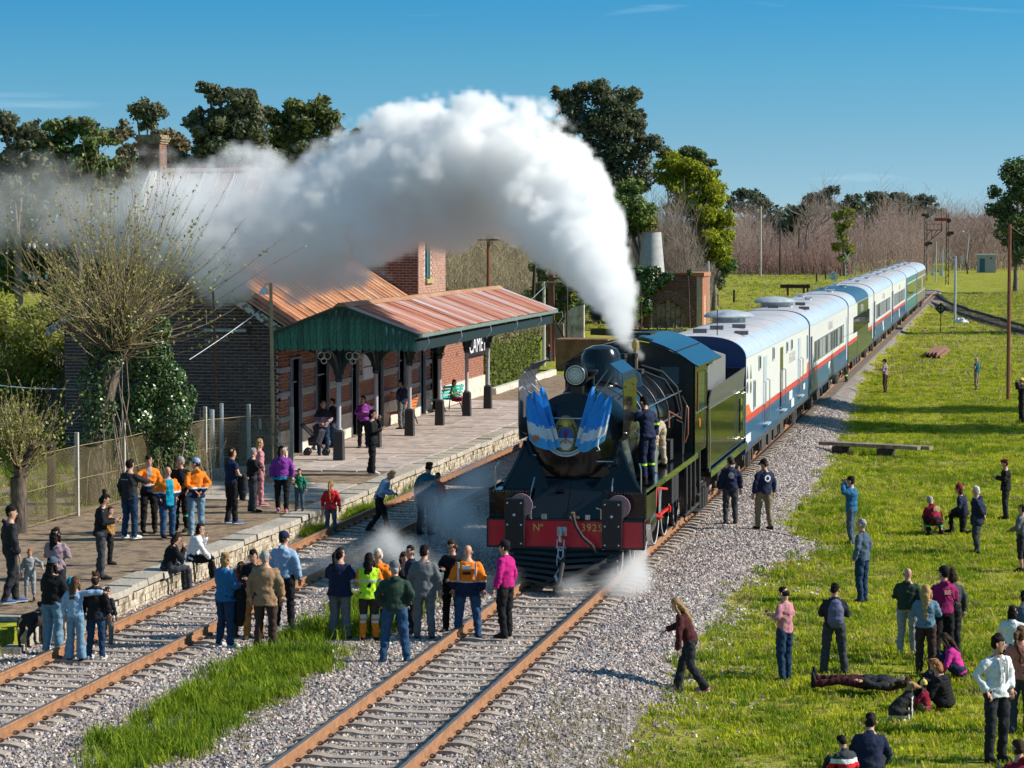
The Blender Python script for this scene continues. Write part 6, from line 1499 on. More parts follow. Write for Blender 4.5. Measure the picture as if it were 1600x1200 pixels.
person(700,644,None,h=1.65,head=110,legs='sit',arms=('hold','phone'),shirt='green',pants='maroon',sleeve=.4,plen=.1,style='med',hair='d',at_=(-20.35,99.2,PZ+.0),label='woman in a green top and shorts sitting on the turquoise bench',group=G4)
# on the tracks
person(517,836,.0,750,head=10,face=10,arms=('down','down'),shirt='red',pants='slate',style='pony',hair='y2',hem=.82,label='girl with a long ponytail in a bright red jacket walking into the steam',group='people crossing the tracks in the steam')
person(592,834,.05,None,h=1.66,head=95,nod=25,lean=26,legs='walk',arms=('phone','phone'),shirt='sky',pants='black',style='short',hair='y',label='blonde woman in a pale blue jacket bending over her phone',group='people crossing the tracks in the steam',extra=P_phone())
person(664,836,.05,None,h=1.80,head=30,nod=15,lean=14,arms=('down','down'),shirt='teal',pants='black',hair='d',bulk=1.1,bands=[(.0,.93,'sky')],label='man in a dark teal jumper walking away through the steam',group='people crossing the tracks in the steam')
person(684,822,.05,None,h=1.35,head=30,arms=('down','down'),shirt='red',pants='char',hair='d',label='child in red beside the man in the dark teal jumper',group='people crossing the tracks in the steam')
# the gathering in the middle
person(352,1012,0,860,head=45,arms=('hold','hold'),shirt='blue',pants='djean',shoes='wshoe',style='med',hair='y2',bulk=1.1,hem=.86,label='woman with wavy fair hair in a blue jumper carrying a black coat',group=G2,extra=P_drape('black',1,.7,.16))
person(377,998,.0,None,h=1.42,head=20,face=30,arms=('hold','hold'),shirt='red',pants='char',hair='d',style='med',label='child in red between the blue jumper and the tan jacket',group=G2)
person(397,1000,0,856,head=190,nod=12,arms=('phone','phone'),shirt='black',pants='ochre',shoes='brown',hair='b',label='man in a black jacket and sandy trousers facing the camera',group=G2)
person(415,1014,0,857,head=5,arms=('down','down'),shirt='tan',pants='brown',hair='g',bulk=1.16,hem=.76,label='grey haired man in a tan jacket and brown trousers seen from behind',group=G2)
person(444,981,0,828,head=15,face=30,arms=('down','down'),shirt='sky',pants='black',shoes='teal',hair='d',hat='cap',hatc='navy',hood='sky',bulk=1.05,label='man in a pale blue hooded top and navy cap seen from behind',group=G2)
person(531,998,0,853,head=25,face=25,arms=('phone','phone'),shirt='navy',pants='grey',style='pony',hair='b',bulk=1.3,sleeve=.6,hem=.82,flare=1.3,label='stout woman in a navy T-shirt and grey trousers, dark hair tied back',group=G2)
person(592,992,0,855,head=-150,face=20,arms=('down','hold'),shirt='orange',pants='dark',hair='w',bulk=1.1,label='white haired man in an orange jacket behind the yellow vest',group=G2)
person(577,1000,0,862,head=5,arms=('phone','down'),shirt='lime',pants='orange',style='longb',hair='b',bulk=1.1,hem=.84,bands=[(1.16,1.2,'refl'),(0,2,'orange',lambda c,n:abs(c.x)>.2)],pbands=[(.52,.95,'brown'),(.44,.52,'refl'),(.34,.38,'refl')],label='woman with very long black hair in a yellow safety vest and orange trousers',group=G2)
person(630,985,0,860,head=150,arms=('pocket','pocket'),shirt='dark',pants='dark',style='med',hair='d',label='person peeping between the white haired man and the man in grey cap',group=G2)
person(643,992,0,850,head=-100,face=-30,arms=('down','pocket'),shirt='navy',pants='dark',hair='b',label='dark haired man in a navy jacket beside the grey suit',group=G2)
person(617,1036,0,873,head=0,arms=('pocket','pocket'),shirt='dgreen',pants='jean',shoes='teal',hair='g',hat='cap',hatc='grey',hood='dgreen',bulk=1.1,legs='wide',label='man in a grey cap, dark green jacket and blue jeans, nearest of the gathering',group=G2)
person(663,1000,0,849,head=10,face=20,arms=('down','down'),shirt='grey',pants='grey',hair='b',bulk=1.14,hem=.78,label='man in a grey suit seen from behind',group=G2)
person(707,988,.0,840,head=-160,nod=28,arms=('hold','phone'),shirt='black',pants='black',hair='d',style='med',label='curly haired man in black bending his head beside the orange jacket',group=G2)
person(731,998,0,848,head=5,face=15,arms=('down','down'),shirt='navy',pants='jean',style='bald',bulk=1.22,legs='wide',bands=hv,hem=.80,label='broad bald man in an orange and navy high visibility jacket seen from behind',group=G2,extra=P_many(P_box(-.08,.08,1.30,1.36,'white',-.19),P_box(-.075,.075,1.20,1.25,'oxblood',-.19),P_box(-.17,-.14,1.1,1.42,'refl',-.185),P_box(.14,.17,1.1,1.42,'refl',-.185)))
person(790,996,.07,842,head=-60,face=-10,arms=('down','down'),shirt='magenta',pants='black',hair='b',hat='cap',hatc='black',bulk=1.08,label='man in a magenta jumper and black cap in front of the buffer beam',group=G2)
# on the engine
person(1013,757,None,h=1.80,head=-40,face=-10,nod=10,arms=('work','down'),shirt='navy',pants='navy',hair='b',at_=(-7.30,55.85,2.1),lean=8,hem=.86,bands=[(1.12,1.16,'lime',lambda c,n:abs(c.x)>.17)],pbands=[(.30,.34,'lime')],label='worker in navy overalls with yellow bands standing on the running plate',group='crew working on the engine')
person(1043,742,None,h=1.75,head=-50,nod=10,arms=('work','work'),lean=78,shirt='navy',pants='beige',hair='b',at_=(-7.45,58.9,2.1),legs='wide',label='crewman in a navy shirt and beige trousers bending over the running plate',group='crew working on the engine')
# along the train
person(1141,820,0,712,head=-5,face=-20,arms=('down','down'),shirt='navy',pants='char',hair='d',hat='cap',hatc='olive',bulk=1.06,label='man in a navy jacket with a round badge and an olive cap by the tender',group='railwaymen beside the train',extra=P_disc(0,0,1.26,.075,'lgrey',m2='mauve'))
person(1194,828,0,714,head=-25,face=-20,nod=15,arms=('down','down'),shirt='navy',pants='khaki',hair='d',hat='cap',hatc='black',bulk=1.1,legs='walk2',label='man in navy with a white round badge on his back walking on the stones',group='railwaymen beside the train',extra=P_disc(0,0,1.27,.08,'white'))
person(1322,598,0,545,head=-70,arms=('phone','hold'),shirt='orange',pants='dark',hair='d',pbands=[(.35,.40,'lime')],bulk=1.1,label='worker in an orange jacket standing against the third carriage',group='railwaymen beside the train')
person(1383,614,'g',560,head=-60,nod=22,arms=('phone','phone'),shirt='mauve',pants='brown',hair='b',hat='cap',hatc='black',label='man in a greyish shirt looking at his phone beside the ballast shadow',group='railwaymen beside the train')
person(1437,481,0,455,head=-40,arms=('fwd','hold'),shirt='navy',pants='navy',hair='d',bands=[(1.2,1.6,'lime')],label='worker in a yellow vest at the steps of the brown carriage',group='railwaymen beside the train')
person(1526,610,'g',557,head=-60,nod=12,arms=('phone','phone'),shirt='teal',pants='khaki',style='bald',sleeve=.4,label='man in a teal T-shirt alone on the far grass',group=G3)
person(1596,661,'g',589,head=-90,face=-20,arms=('camera','camera'),shirt='black',pants='black',hair='d',hat='cap',hatc='yellow',label='person in black and a yellow cap with both arms raised at the right edge',group=G3)
person(1330,852,'g',742,head=-70,arms=('camera','camera'),shirt='blue',pants='slate',hair='d',hat='cap',hatc='black',bulk=1.08,hem=.84,label='man in a blue shirt taking a photograph at the edge of the stones',group=G3)
person(1347,943,'g',808,head=-55,face=-10,arms=('down','down'),shirt='slate',pants='djean',hair='g',hem=.88,label='grey haired man in a slate shirt and jeans seen sideways',group=G3)
person(1463,838,'g',None,h=1.72,head=-15,nod=20,legs='squat',lean=35,arms=('knee','knee'),shirt='maroon',pants='black',hair='g',sleeve=.5,pbands=[(.24,.28,'mint')],label='man in a dark red T-shirt squatting on the grass',group=G3,extra=P_disc(0,.04,1.25,.09,'yellow',-.15,'cream'))
person(1506,834,'g',None,h=1.68,head=-70,legs='kneel',lean=10,arms=('hold','hold'),shirt='navy',pants='black',style='med',hair='d',hat='beanie',hatc='maroon',label='person in a maroon bobble hat kneeling on the grass',group=G3)
person(1526,865,'g',758,head=-70,face=-10,arms=('behind','behind'),shirt='navy',pants='char',hair='w',hood='navy',hem=.74,bulk=1.12,label='white haired man in a navy hooded jacket, hands behind his back',group=G3)
person(1571,812,'g',716,head=-75,arms=('phone','phone'),shirt='black',pants='dark',hair='d',hat='beret',hatc='maroon',bulk=1.08,hem=.84,label='man in a black leather jacket and a dark red beret holding a phone',group=G3,extra=P_phone())
person(1597,893,'g',786,head=-60,arms=('hold','down'),shirt='grey',pants='dark',hair='d',plen=.4,bulk=1.15,label='person in a grey top and shorts cut by the right edge',group=G3)
person(1079,1082,'g',None,h=1.66,head=-75,nod=18,lean=20,legs='walk',arms=('low','fwd'),shirt='oxblood',pants='dark',shoes='pshoe',style='long',hair='y2',flare=1.3,label='fair haired woman in a dark red jacket stepping down to the grass',group=G3)
person(1226,1065,'g',914,head=-50,nod=25,arms=('phone','phone'),shirt='rose',pants='djean',hair='b',sleeve=.7,label='young man in a pink sweatshirt and jeans looking down at his phone',group=G3,extra=P_phone(-1))
def backpack(ctx):
 T=ctx['T'];mb=MB();mb.tube([T((.02,-.18,.93)),T((.02,-.22,1.02)),T((.02,-.22,1.25)),T((.02,-.18,1.40)),T((.02,-.15,1.44))],[(.10,.05),(.15,.09),(.145,.09),(.10,.06),(.04,.03)],12,up=(1,0,0));mb.tube([T((.02,-.27,1.0)),T((.02,-.29,1.08)),T((.02,-.27,1.18))],[(.09,.03),(.105,.04),(.08,.02)],10,up=(1,0,0))
 me=remesh(mb,.018,.01,1);me.materials.append(mat('cloth_backpack',(.10,.11,.20),.8,.2,8,bump=.3));me.polygons.foreach_set('use_smooth',[True]*len(me.polygons));me.name='backpack'
 o=D.objects.new('backpack',me);COL.objects.link(o);r_=ctx['root'];o.location=r_.location;o.rotation_euler=r_.rotation_euler;o.scale=(ctx['k'],)*3;tag(o,'grey blue backpack worn by the man in a dark hooded top','backpack')
 for s in(-1,1):
  q=MB();q.tube([T((s*.08+.02,-.14,1.0)),T((s*.10,-.12,1.30)),T((s*.10,.0,1.46))],[(.016,.01)]*3,6);w=q.build('strap',MATS['cloth_backpack'],o)
person(1303,1055,'g',908,head=5,face=-10,nod=10,arms=('phone','phone'),shirt='dark',pants='char',hair='b',hood='dark',bulk=1.1,legs='wide',flare=1.15,label='man in a dark hooded top wearing a grey blue backpack',group=G3,extra=backpack)
person(1417,1022,'g',885,head=20,face=-20,arms=('hold','down'),shirt='dgreen',pants='lgrey',shoes='wshoe',style='bald',hood='dgreen',bulk=1.15,label='bald man in a dark green hooded top and grey trousers',group=G3)
person(1446,1052,'g',911,head=15,face=10,arms=('phone','phone'),shirt='denim',pants='brown',shoes='brown',style='longb',hair='y',hem=.98,bulk=1.08,flare=1.3,label='woman with long golden hair in a denim jacket and brown trousers',group=G3)
person(1487,1030,'g',886,head=-20,arms=('down','down'),shirt='char',pants='dark',style='med',hair='d',label='dark haired person behind the magenta hooded top',group=G3)
def bag(ctx):
 T=ctx['T'];mb=MB();mb.tube([T((.20,-.02,.92)),T((.22,-.02,1.06))],[(.10,.06),(.10,.05)],10,up=(1,0,0));me=remesh(mb,.02,.008,2);me.materials.append(cloth('black'));o=D.objects.new('shoulder_bag',me);COL.objects.link(o);r_=ctx['root'];o.location=r_.location;o.rotation_euler=r_.rotation_euler;o.scale=(ctx['k'],)*3;tag(o,'black shoulder bag at the hip of the person in magenta','bag')
 q=MB();q.tube([T((.2,-.06,1.05)),T((.08,-.16,1.25)),T((-.10,-.08,1.45))],[(.012,.006)]*3,6);q.build('strap',cloth('black'),o)
person(1474,1040,'g',882,head=-15,face=-30,arms=('phone','phone'),shirt='dmag',pants='black',hair='b',hat='cap',hatc='black',hood='dmag',label='person in a magenta hooded top and black cap with a shoulder bag',group=G3,extra=P_many(bag,P_box(-.06,.06,1.25,1.32,'rose')))
# lying person
ly=at(1262,1076,-.22)
o=person(0,0,None,h=1.66,head=90,arms=('down','down'),shirt='dark',pants='oxblood',shoes='shoe',style='long',hair='d',at_=(0,0,0),label='person in red trousers lying on their back on the grass')
q0,q1=at(1268,1074,-.22),at(1398,1078,-.22);dr=(q1-q0);dr.z=0;dr.normalize()
zv=dr;yv=Vector((0,0,1));xv=yv.cross(zv)
o.rotation_euler=Matrix(((xv.x,yv.x,zv.x),(xv.y,yv.y,zv.y),(xv.z,yv.z,zv.z))).to_euler();o.location=q0+Vector((0,0,.12))
def puff(ctx):
 mb=MB();T=ctx['T']
 for i in range(8):z=.95+i*.058;mb.tube([T((.17*cos(a),.135*sin(a)-.0,z))for a in np.linspace(0,2*pi,17)],.026,6,cap=False)
 o=mb.build('quilting',cloth('black'),ctx['root'],smooth=True);o.scale=(ctx['k'],)*3
person(1478,1112,'g',None,h=1.68,head=-70,nod=22,legs='ground',lean=14,arms=('knee','hold'),shirt='black',pants='black',style='med',hair='r',bulk=1.1,label='person in a quilted black jacket sitting on the grass next to the dog',group='family sitting on the grass',extra=puff)
person(1447,1114,'g',None,h=1.0,head=-60,legs='ground',lean=5,arms=('knee','knee'),shirt='maroon',pants='khaki',hair='d',hat='beanie',hatc='yellow',label='small child in a pale yellow hat sitting against the quilted jacket',group='family sitting on the grass')
person(1500,1062,'g',None,h=1.62,head=-75,nod=25,legs='ground',lean=22,arms=('knee','knee'),shirt='pink',pants='navy',style='long',hair='d',label='woman in a bright pink jacket sitting on the grass',group='family sitting on the grass')
person(1470,1085,'g',None,h=1.2,head=-60,nod=20,legs='ground',lean=10,arms=('knee','knee'),shirt='dark',pants='dark',style='med',hair='d',label='dark haired child sitting between the pink jacket and the quilted jacket',group='family sitting on the grass')
def bow(ctx):
 T=ctx['T'];mb=MB();c=T((0,.10,1.475))
 for s in(-1,1):mb.add([c,c+Vector((s*.05,.01,.025)),c+Vector((s*.05,.01,-.025)),c+Vector((0,.025,0)),],[(0,1,3),(0,3,2),(1,2,3)])
 mb.tube([c+Vector((-.012,.02,0)),c+Vector((.012,.02,0))],.012,6);o=mb.build('bow_tie',cloth('black'),ctx['root']);o.scale=(ctx['k'],)*3
 q=MB()
 for s in(-1,1):q.add([T((s*.03,.12,1.45)),T((s*.075,.13,1.38)),T((s*.05,.175,1.12)),T((s*.01,.165,1.06)),T((s*.012,.15,1.2))],[(0,1,2,3,4)])
 o=q.build('lapel',cloth('lgrey'),ctx['root']);o.scale=(ctx['k'],)*3
 for z in(1.05,.99):pass
person(1556,1190,'g',987,head=150,face=-45,arms=('pocket','pocket'),shirt='white',pants='dark',hair='b',hem=.88,bands=[(1.3,1.6,'lgrey',FRONT(.03))],label='man in a white dinner jacket and black bow tie, hands in his pockets',group=G3,extra=bow)
person(1594,1150,'g',975,head=15,face=30,arms=('hold','phone'),shirt='salmon',pants='char',style='pony',hair='n',flare=1.3,label='woman with a long brown ponytail in a salmon top at the right edge',group=G3)
person(1580,1085,'g',944,head=20,arms=('hold','hold'),shirt='white',pants='black',style='med',hair='b',bulk=1.05,label='dark haired person in a white top behind the woman in salmon',group=G3)
person(1599,1060,'g',921,head=0,arms=('down','down'),shirt='slate',pants='dark',hair='b',bulk=1.1,label='person in a blue grey top cut by the right edge, behind the white top',group=G3)
person(1358,1216,'g',None,h=1.74,head=10,nod=8,legs='ground',lean=14,arms=('knee','knee'),shirt='navy',pants='dark',hair='b',bulk=1.15,label='man in a navy jumper sitting on the grass at the bottom edge',group='pair sitting at the bottom of the slope')
person(1325,1228,'g',None,h=1.35,head=-30,nod=25,legs='ground',lean=14,arms=('knee','phone'),shirt='char',pants='dark',hair='b',bands=[(1.22,1.30,'white'),(1.10,1.22,'red'),(.98,1.10,'navy')],label='boy in a red, white and navy jacket sitting with a phone',group='pair sitting at the bottom of the slope')
person(1597,1262,'g',None,h=1.72,head=-20,nod=8,legs='ground',lean=8,arms=('knee','knee'),shirt='maroon',pants='dark',hair='d',bulk=1.1,label='person in a crimson hooded top at the lower right corner',hood='maroon',group=G3)
person(858,566,0,535,head=-120,arms=('hold','hold'),shirt='oxblood',pants='djean',hair='d',label='person in a dark red top far down the platform beyond the hedge')
# ---- dogs
def dog(px,py,z,k,head,cols,label,sit=True,at_=None):
 P=Vector(at_)if at_ else at(px,py,z);root=empty('dog',P,YAW-radians(head),label,'dog')
 b=MB()
 if sit:
  b.tube([(0,-.20,.10),(0,-.18,.20),(0,-.05,.33),(0,.06,.44),(0,.10,.55)],[(.11,.10),(.13,.13),(.12,.13),(.10,.11),(.06,.065)],12,up=(1,0,0))
  for s in(-1,1):
   b.tube([(s*.07,.08,.42),(s*.07,.10,.22),(s*.07,.10,.03),(s*.07,.15,.02)],[.045,.032,.024,.026],8)
   b.tube([(s*.09,-.14,.16),(s*.13,.02,.20),(s*.12,-.10,.05),(s*.12,.06,.025)],[.08,.065,.035,.028],8)
  b.tube([(0,-.24,.08),(0,-.38,.03),(.1,-.46,.03)],[.03,.02,.01],6);hc=Vector((0,.14,.63))
 else:
  b.tube([(0,-.32,.50),(0,-.15,.50),(0,.10,.47),(0,.24,.52),(0,.32,.62)],[(.10,.12),(.12,.12),(.13,.16),(.11,.14),(.07,.08)],12,up=(1,0,0))
  for s in(-1,1):
   b.tube([(s*.08,.20,.45),(s*.08,.18,.25),(s*.08,.20,.03),(s*.08,.25,.02)],[.055,.032,.026,.028],8)
   b.tube([(s*.08,-.30,.48),(s*.09,-.22,.32),(s*.09,-.36,.18),(s*.09,-.33,.03),(s*.09,-.28,.02)],[.085,.06,.03,.026,.028],8)
  b.tube([(0,-.38,.56),(0,-.52,.50),(0,-.58,.36)],[.035,.035,.015],6);hc=Vector((0,.36,.70))
 b.tube([hc+Vector((0,-.07,.0)),hc+Vector((0,-.02,.015)),hc+Vector((0,.05,.0)),hc+Vector((0,.12,-.03)),hc+Vector((0,.17,-.035))],[(.06,.06),(.075,.07),(.06,.055),(.034,.032),(.022,.02)],10,up=(1,0,0))
 b.tube([hc+Vector((0,-.05,-.02)),hc+Vector((0,-.06,-.12))],[.06,.07],8)
 me=remesh(b,.016,.012,2)
 for m_ in cols:me.materials.append(m_)
 if len(cols)>1:
  for p in me.polygons:
   c=p.center
   if c.z>.56:p.material_index=1
   elif c.z<.14 or(c.y>.09 and c.z<.45):p.material_index=2
 me.polygons.foreach_set('use_smooth',[True]*len(me.polygons));me.name='body'
 o=D.objects.new('body',me);COL.objects.link(o);o.parent=root;o.scale=(k,k,k)
 for s in(-1,1):
  e=MB();e.tube([hc+Vector((s*.055,-.02,.05)),hc+Vector((s*.09,.0,.01)),hc+Vector((s*.085,.02,-.06))],[(.03,.012),(.035,.012),(.015,.008)],8);e=e.build('ear',cols[1 if len(cols)>1 else 0],root,smooth=True,angle=None);e.scale=(k,k,k)
 e=MB();e.lathe([(0,.165),(.014,.17),(.012,.185),(0,.19)],8,(0,hc.y,hc.z-.03),axis=1)
 for s in(-1,1):e.lathe([(0,.055),(.009,.055),(0,.064)],6,(s*.032,hc.y,hc.z+.02),axis=1)
 e=e.build('nose_and_eyes',m_eye,root);e.scale=(k,k,k)
 return root
zz=height(*at(1413,1128,-.2).xy)
dog(1413,1128,zz,.90,75,[mat('dog_black',(.02,.018,.017),.9,.2,20),mat('dog_tan',(.36,.20,.10),.9,.2,20),mat('dog_white',(.6,.57,.52),.9,.1,20)],'tan, black and white dog sitting upright on the grass')
dog(52,990,.3,.95,20,[mat('dog_black',(.02,.018,.017),.9)],'large black dog standing on the step at the platform end',sit=False,at_=tuple(at(52,1008,.12)))

# ------------------------------------------------------------------ trees and shrubs
def fast_mesh(name,V,F,mats,mi=None,smooth=False):
 me=D.meshes.new(name);V=np.asarray(V,'f');F=np.asarray(F,'i');n,k=F.shape
 me.vertices.add(len(V));me.vertices.foreach_set('co',V.ravel());me.loops.add(n*k);me.loops.foreach_set('vertex_index',F.ravel())
 me.polygons.add(n);me.polygons.foreach_set('loop_start',np.arange(0,n*k,k));me.polygons.foreach_set('loop_total',np.full(n,k,'i'))
 for m in mats:me.materials.append(m)
 if mi is not None:me.polygons.foreach_set('material_index',np.asarray(mi,'i'))
 if smooth:me.polygons.foreach_set('use_smooth',np.ones(n,bool))
 me.update();me.validate();return me
def leaves(rng,C,Rr,n,size,droop=.3,shell=.55,asp=.6):
 """n leaf-clump faces spread through ellipsoids C (m,3) radii Rr (m,3)"""
 m=len(C);w=(Rr.prod(axis=1))**(2/3);idx=rng.choice(m,n,p=w/w.sum());d=rng.normal(size=(n,3));d/=np.linalg.norm(d,axis=1)[:,None]
 r=shell+(1-shell)*rng.random(n)**.6;r=np.where(rng.random(n)<.18,r*.6,r);P=C[idx]+d*Rr[idx]*r[:,None]
 nrm=d+rng.normal(size=(n,3))*.7;nrm[:,2]+=droop*.6;nrm/=np.linalg.norm(nrm,axis=1)[:,None]
 t=np.cross(nrm,rng.normal(size=(n,3)));t/=np.linalg.norm(t,axis=1)[:,None];b=np.cross(nrm,t)
 s=size*(.55+.9*rng.random(n))[:,None];t=t*s;b=b*s*asp
 V=np.stack([P-t*.5,P+b*.5-t*.1,P+t*.5,P-b*.5+t*.1],1).reshape(-1,3);F=np.arange(4*n).reshape(-1,4)
 return V,F
def branch_tubes(paths,n=4):
 """paths: list of (points (k,3), radii (k,))"""
 Vs,Fs=[],[];o=0
 for P,r in paths:
  P=np.asarray(P,float);k=len(P);t=np.gradient(P,axis=0);t/=np.linalg.norm(t,axis=1)[:,None]+1e-9
  ref=np.array([.3,.9,.2])if abs(t[0][2])>.5 else np.array([0,0,1.])
  a=np.cross(t,ref);a/=np.linalg.norm(a,axis=1)[:,None]+1e-9;b=np.cross(t,a)
  ang=np.arange(n)*2*pi/n;r=np.asarray(r)[:,None,None]
  V=P[:,None,:]+a[:,None,:]*np.cos(ang)[None,:,None]*r+b[:,None,:]*np.sin(ang)[None,:,None]*r
  Vs.append(V.reshape(-1,3));i=np.arange(k-1)[:,None]*n;j=np.arange(n)[None,:];j2=(j+1)%n
  Fs.append(np.stack([i+j,i+j2,i+n+j2,i+n+j],-1).reshape(-1,4)+o);o+=k*n
 return np.concatenate(Vs),np.concatenate(Fs)
def leafmat(name,c,var=.45,tr=.25):return mat(name,c,.7,var,.45,spec=.25,transl=tr,detail=3)
m_bark=mat('bark_grey',(.20,.16,.13),.9,.3,4,rgb2=(.11,.09,.07),thr=.55)
m_bark2=mat('bark_pale',(.36,.31,.26),.9,.25,4,rgb2=(.20,.16,.12),thr=.55)
LM={'euc':leafmat('eucalypt_leaf',(0.109,0.128,0.058)),'euc2':leafmat('eucalypt_leaf_grey',(0.167,0.169,0.111)),'euc3':leafmat('eucalypt_far_hazed',(0.123,0.155,0.124)),'olive':leafmat('olive_leaf',(0.217,0.23,0.052)),'lime':leafmat('spring_leaf',(.34,.38,.02),.25,.35),'green':leafmat('green_leaf',(0.109,0.189,0.046)),'brown':leafmat('rusty_leaf',(0.203,0.149,0.072)),'yel':leafmat('yellow_green_leaf',(.27,.29,.03),.35,.35),'ivy':mat('ivy_leaf',(.045,.10,.022),.4,.5,2,spec=.7),'ivy2':mat('ivy_leaf_pale',(.11,.18,.05),.38,.3,2,spec=.6),'bud':mat('willow_leaf',(0.324,0.324,0.072),.6,.25,2,transl=.3)}  # far eucalyptus leaf is bluer: distance haze put into its colour
def tree(name,base,blobs,seed,n,size,m1,m2,label,group=None,trunk=(.35,.2),frac2=.3,shell=.5,barkm=None,subs=9,sub=.50,at_top=None):
 """blobs: list of (dx, dz, r[, dy, rz]) in metres relative to the base: crown masses; each breaks into smaller clumps"""
 rng=np.random.default_rng(seed);root=empty(name,base,0,label,'tree' if 'shrub' not in name and 'hedge' not in name and 'bush' not in name else 'shrub',group)
 C,Rr,paths=[],[],[];zt=min(b[1]-b[2]*.5 for b in blobs)
 fork=np.array([0,0,max(1.0,zt*.75)])
 if trunk:paths.append(([(0,0,-.2),(.05,0,fork[2]*.5),tuple(fork)],[trunk[0],trunk[0]*.8,trunk[0]*.65]))
 for b in blobs:
  dx,dz,r=b[:3];dy=b[3]if len(b)>3 else rng.uniform(-.4,.4)*r;rz=b[4]if len(b)>4 else r*.8
  c=np.array([dx,dy,dz])
  if trunk:
   mid=fork*.5+c*.5+rng.normal(size=3)*r*.12;mid[2]=fork[2]*.45+c[2]*.55
   paths.append(([fork,mid,c],[trunk[0]*.36,trunk[0]*.22,trunk[1]*.25]))
  for k in range(subs):
   d=rng.normal(size=3);d/=np.linalg.norm(d);p=c+d*np.array([r,r,rz])*rng.uniform(.45,.85);rr_=r*sub*rng.uniform(.6,1.15)
   C.append(p);Rr.append([rr_*1.1,rr_*1.1,rr_*.75])
   if trunk:paths.append(([c,c*.4+p*.6+rng.normal(size=3)*.1*r,p],[trunk[1]*.22,trunk[1]*.14,trunk[1]*.06]))
  C.append(c);Rr.append([r*.6,r*.6,rz*.6])
 V,F=leaves(rng,np.array(C),np.array(Rr),int(n*1.9),size*.80,shell=shell*.55);mi=(rng.random(len(F))<frac2).astype('i')
 cl=(np.sin(V[::4,0]*1.3+seed)+np.sin(V[::4,2]*1.7)+np.sin(V[::4,1]*1.1))>.9;mi=np.where(cl,1-mi,mi)
 o=D.objects.new('crown',fast_mesh('crown',V,F,[LM[m1],LM[m2]],mi));COL.objects.link(o);o.parent=root
 if paths:
  V,F=branch_tubes(paths,6);o=D.objects.new('trunk',fast_mesh('trunk',V,F,[barkm or m_bark],smooth=True));COL.objects.link(o);o.parent=root
 return root
def gtree(px,v,zb=0):p=atv(px,600,v);return Vector((p.x,v,zb))
def B(px0,v,items):
 """crown masses from photograph pixels (px, py, radius px) at distance v, relative to the base under px0"""
 b=gtree(px0,v);s=v/(FPX*cos(YAW));out=[]
 for it in items:
  p=atv(it[0],it[1],v);out.append((p.x-b.x,p.z,it[2]*s*1.28)+tuple(it[3:]))
 return out
g_e='tall trees behind the station'
def T_(name,px0,v,items,seed,n,size,m1,m2,label,**k):return tree(name,gtree(px0,v),B(px0,v,items),seed,n,size,m1,m2,label,**k)
T_('eucalyptus_tree',30,165,[(8,200,22),(45,200,20),(12,250,25),(50,255,24),(25,290,28),(30,222,15)],1,3200,.42,'euc2','euc','thin grey green eucalyptus at the far left edge',group=g_e,shell=.4)
T_('pine_tree',125,170,[(100,205,24),(75,225,22),(135,205,22),(160,215,24),(100,250,34),(150,255,32),(80,280,30),(130,290,34),(178,265,20)],2,6500,.42,'green','brown','broad dense dark green tree left of the chimney',group=g_e)
T_('eucalyptus_tree',198,160,[(195,205,16),(205,235,18),(192,265,18),(210,290,20)],3,1600,.36,'euc2','brown','slender brownish tree just left of the brick chimney',group=g_e,shell=.4)
T_('eucalyptus_tree',230,185,[(228,170,20),(238,178,18),(215,175,14),(232,195,12)],4,1500,.34,'euc','euc2','tree with a round tuft of foliage rising above the chimney',group=g_e,shell=.4)
T_('eucalyptus_tree',262,172,[(262,212,22),(250,240,25),(275,235,20),(285,265,22),(262,285,26)],5,2800,.4,'brown','euc2','brownish green tree to the right of the brick chimney',group=g_e)
T_('eucalyptus_tree',365,168,[(342,148,20),(325,138,12),(372,158,24),(392,175,22),(305,185,16),(330,195,28),(365,205,36),(400,210,30),(320,230,30),(355,245,36),(400,250,34),(305,255,22)],6,9500,.40,'euc','euc2','big spreading eucalyptus with open layered crown above the station roof',group=g_e,shell=.45,trunk=(.5,.3))
T_('eucalyptus_tree',460,176,[(425,180,20),(455,170,24),(492,165,20),(510,185,22),(440,205,32),(480,210,34),(520,200,18),(420,240,30),(465,250,36),(510,240,32),(555,215,16),(580,222,9)],7,9000,.42,'euc','olive','tall dark eucalyptus between the two chimneys',group=g_e,shell=.45,trunk=(.5,.3))
T_('eucalyptus_tree',620,180,[(600,290,40),(660,300,40),(560,300,40),(520,290,34)],8,3500,.5,'euc','green','dark tree mostly hidden by the steam behind the tower',group=g_e)
T_('eucalyptus_tree',930,215,[(905,140,20),(885,158,20),(870,145,10),(940,150,24),(985,150,16),(960,165,26),(915,185,30),(955,200,32),(990,195,18),(1000,215,14),(885,205,22),(900,240,32),(950,245,36),(990,245,24),(1022,228,17),(925,290,38),(980,285,34),(1000,178,9)],9,14000,.40,'euc','euc2','tall dark eucalyptus with ragged crown to the right of the steam column',shell=.4,trunk=(.6,.35))
T_('cypress_tree',870,225,[(868,205,16),(880,235,20),(890,265,24),(880,300,26),(860,330,30)],10,3200,.42,'olive','green','olive green conifer against the left side of the tall eucalyptus')
T_('eucalyptus_tree',1085,235,[(1075,240,14),(1092,245,14),(1105,258,12),(1065,252,12),(1040,240,12),(1110,275,12)],11,2200,.36,'euc','green','dark green tree rising behind the bright spring foliage')
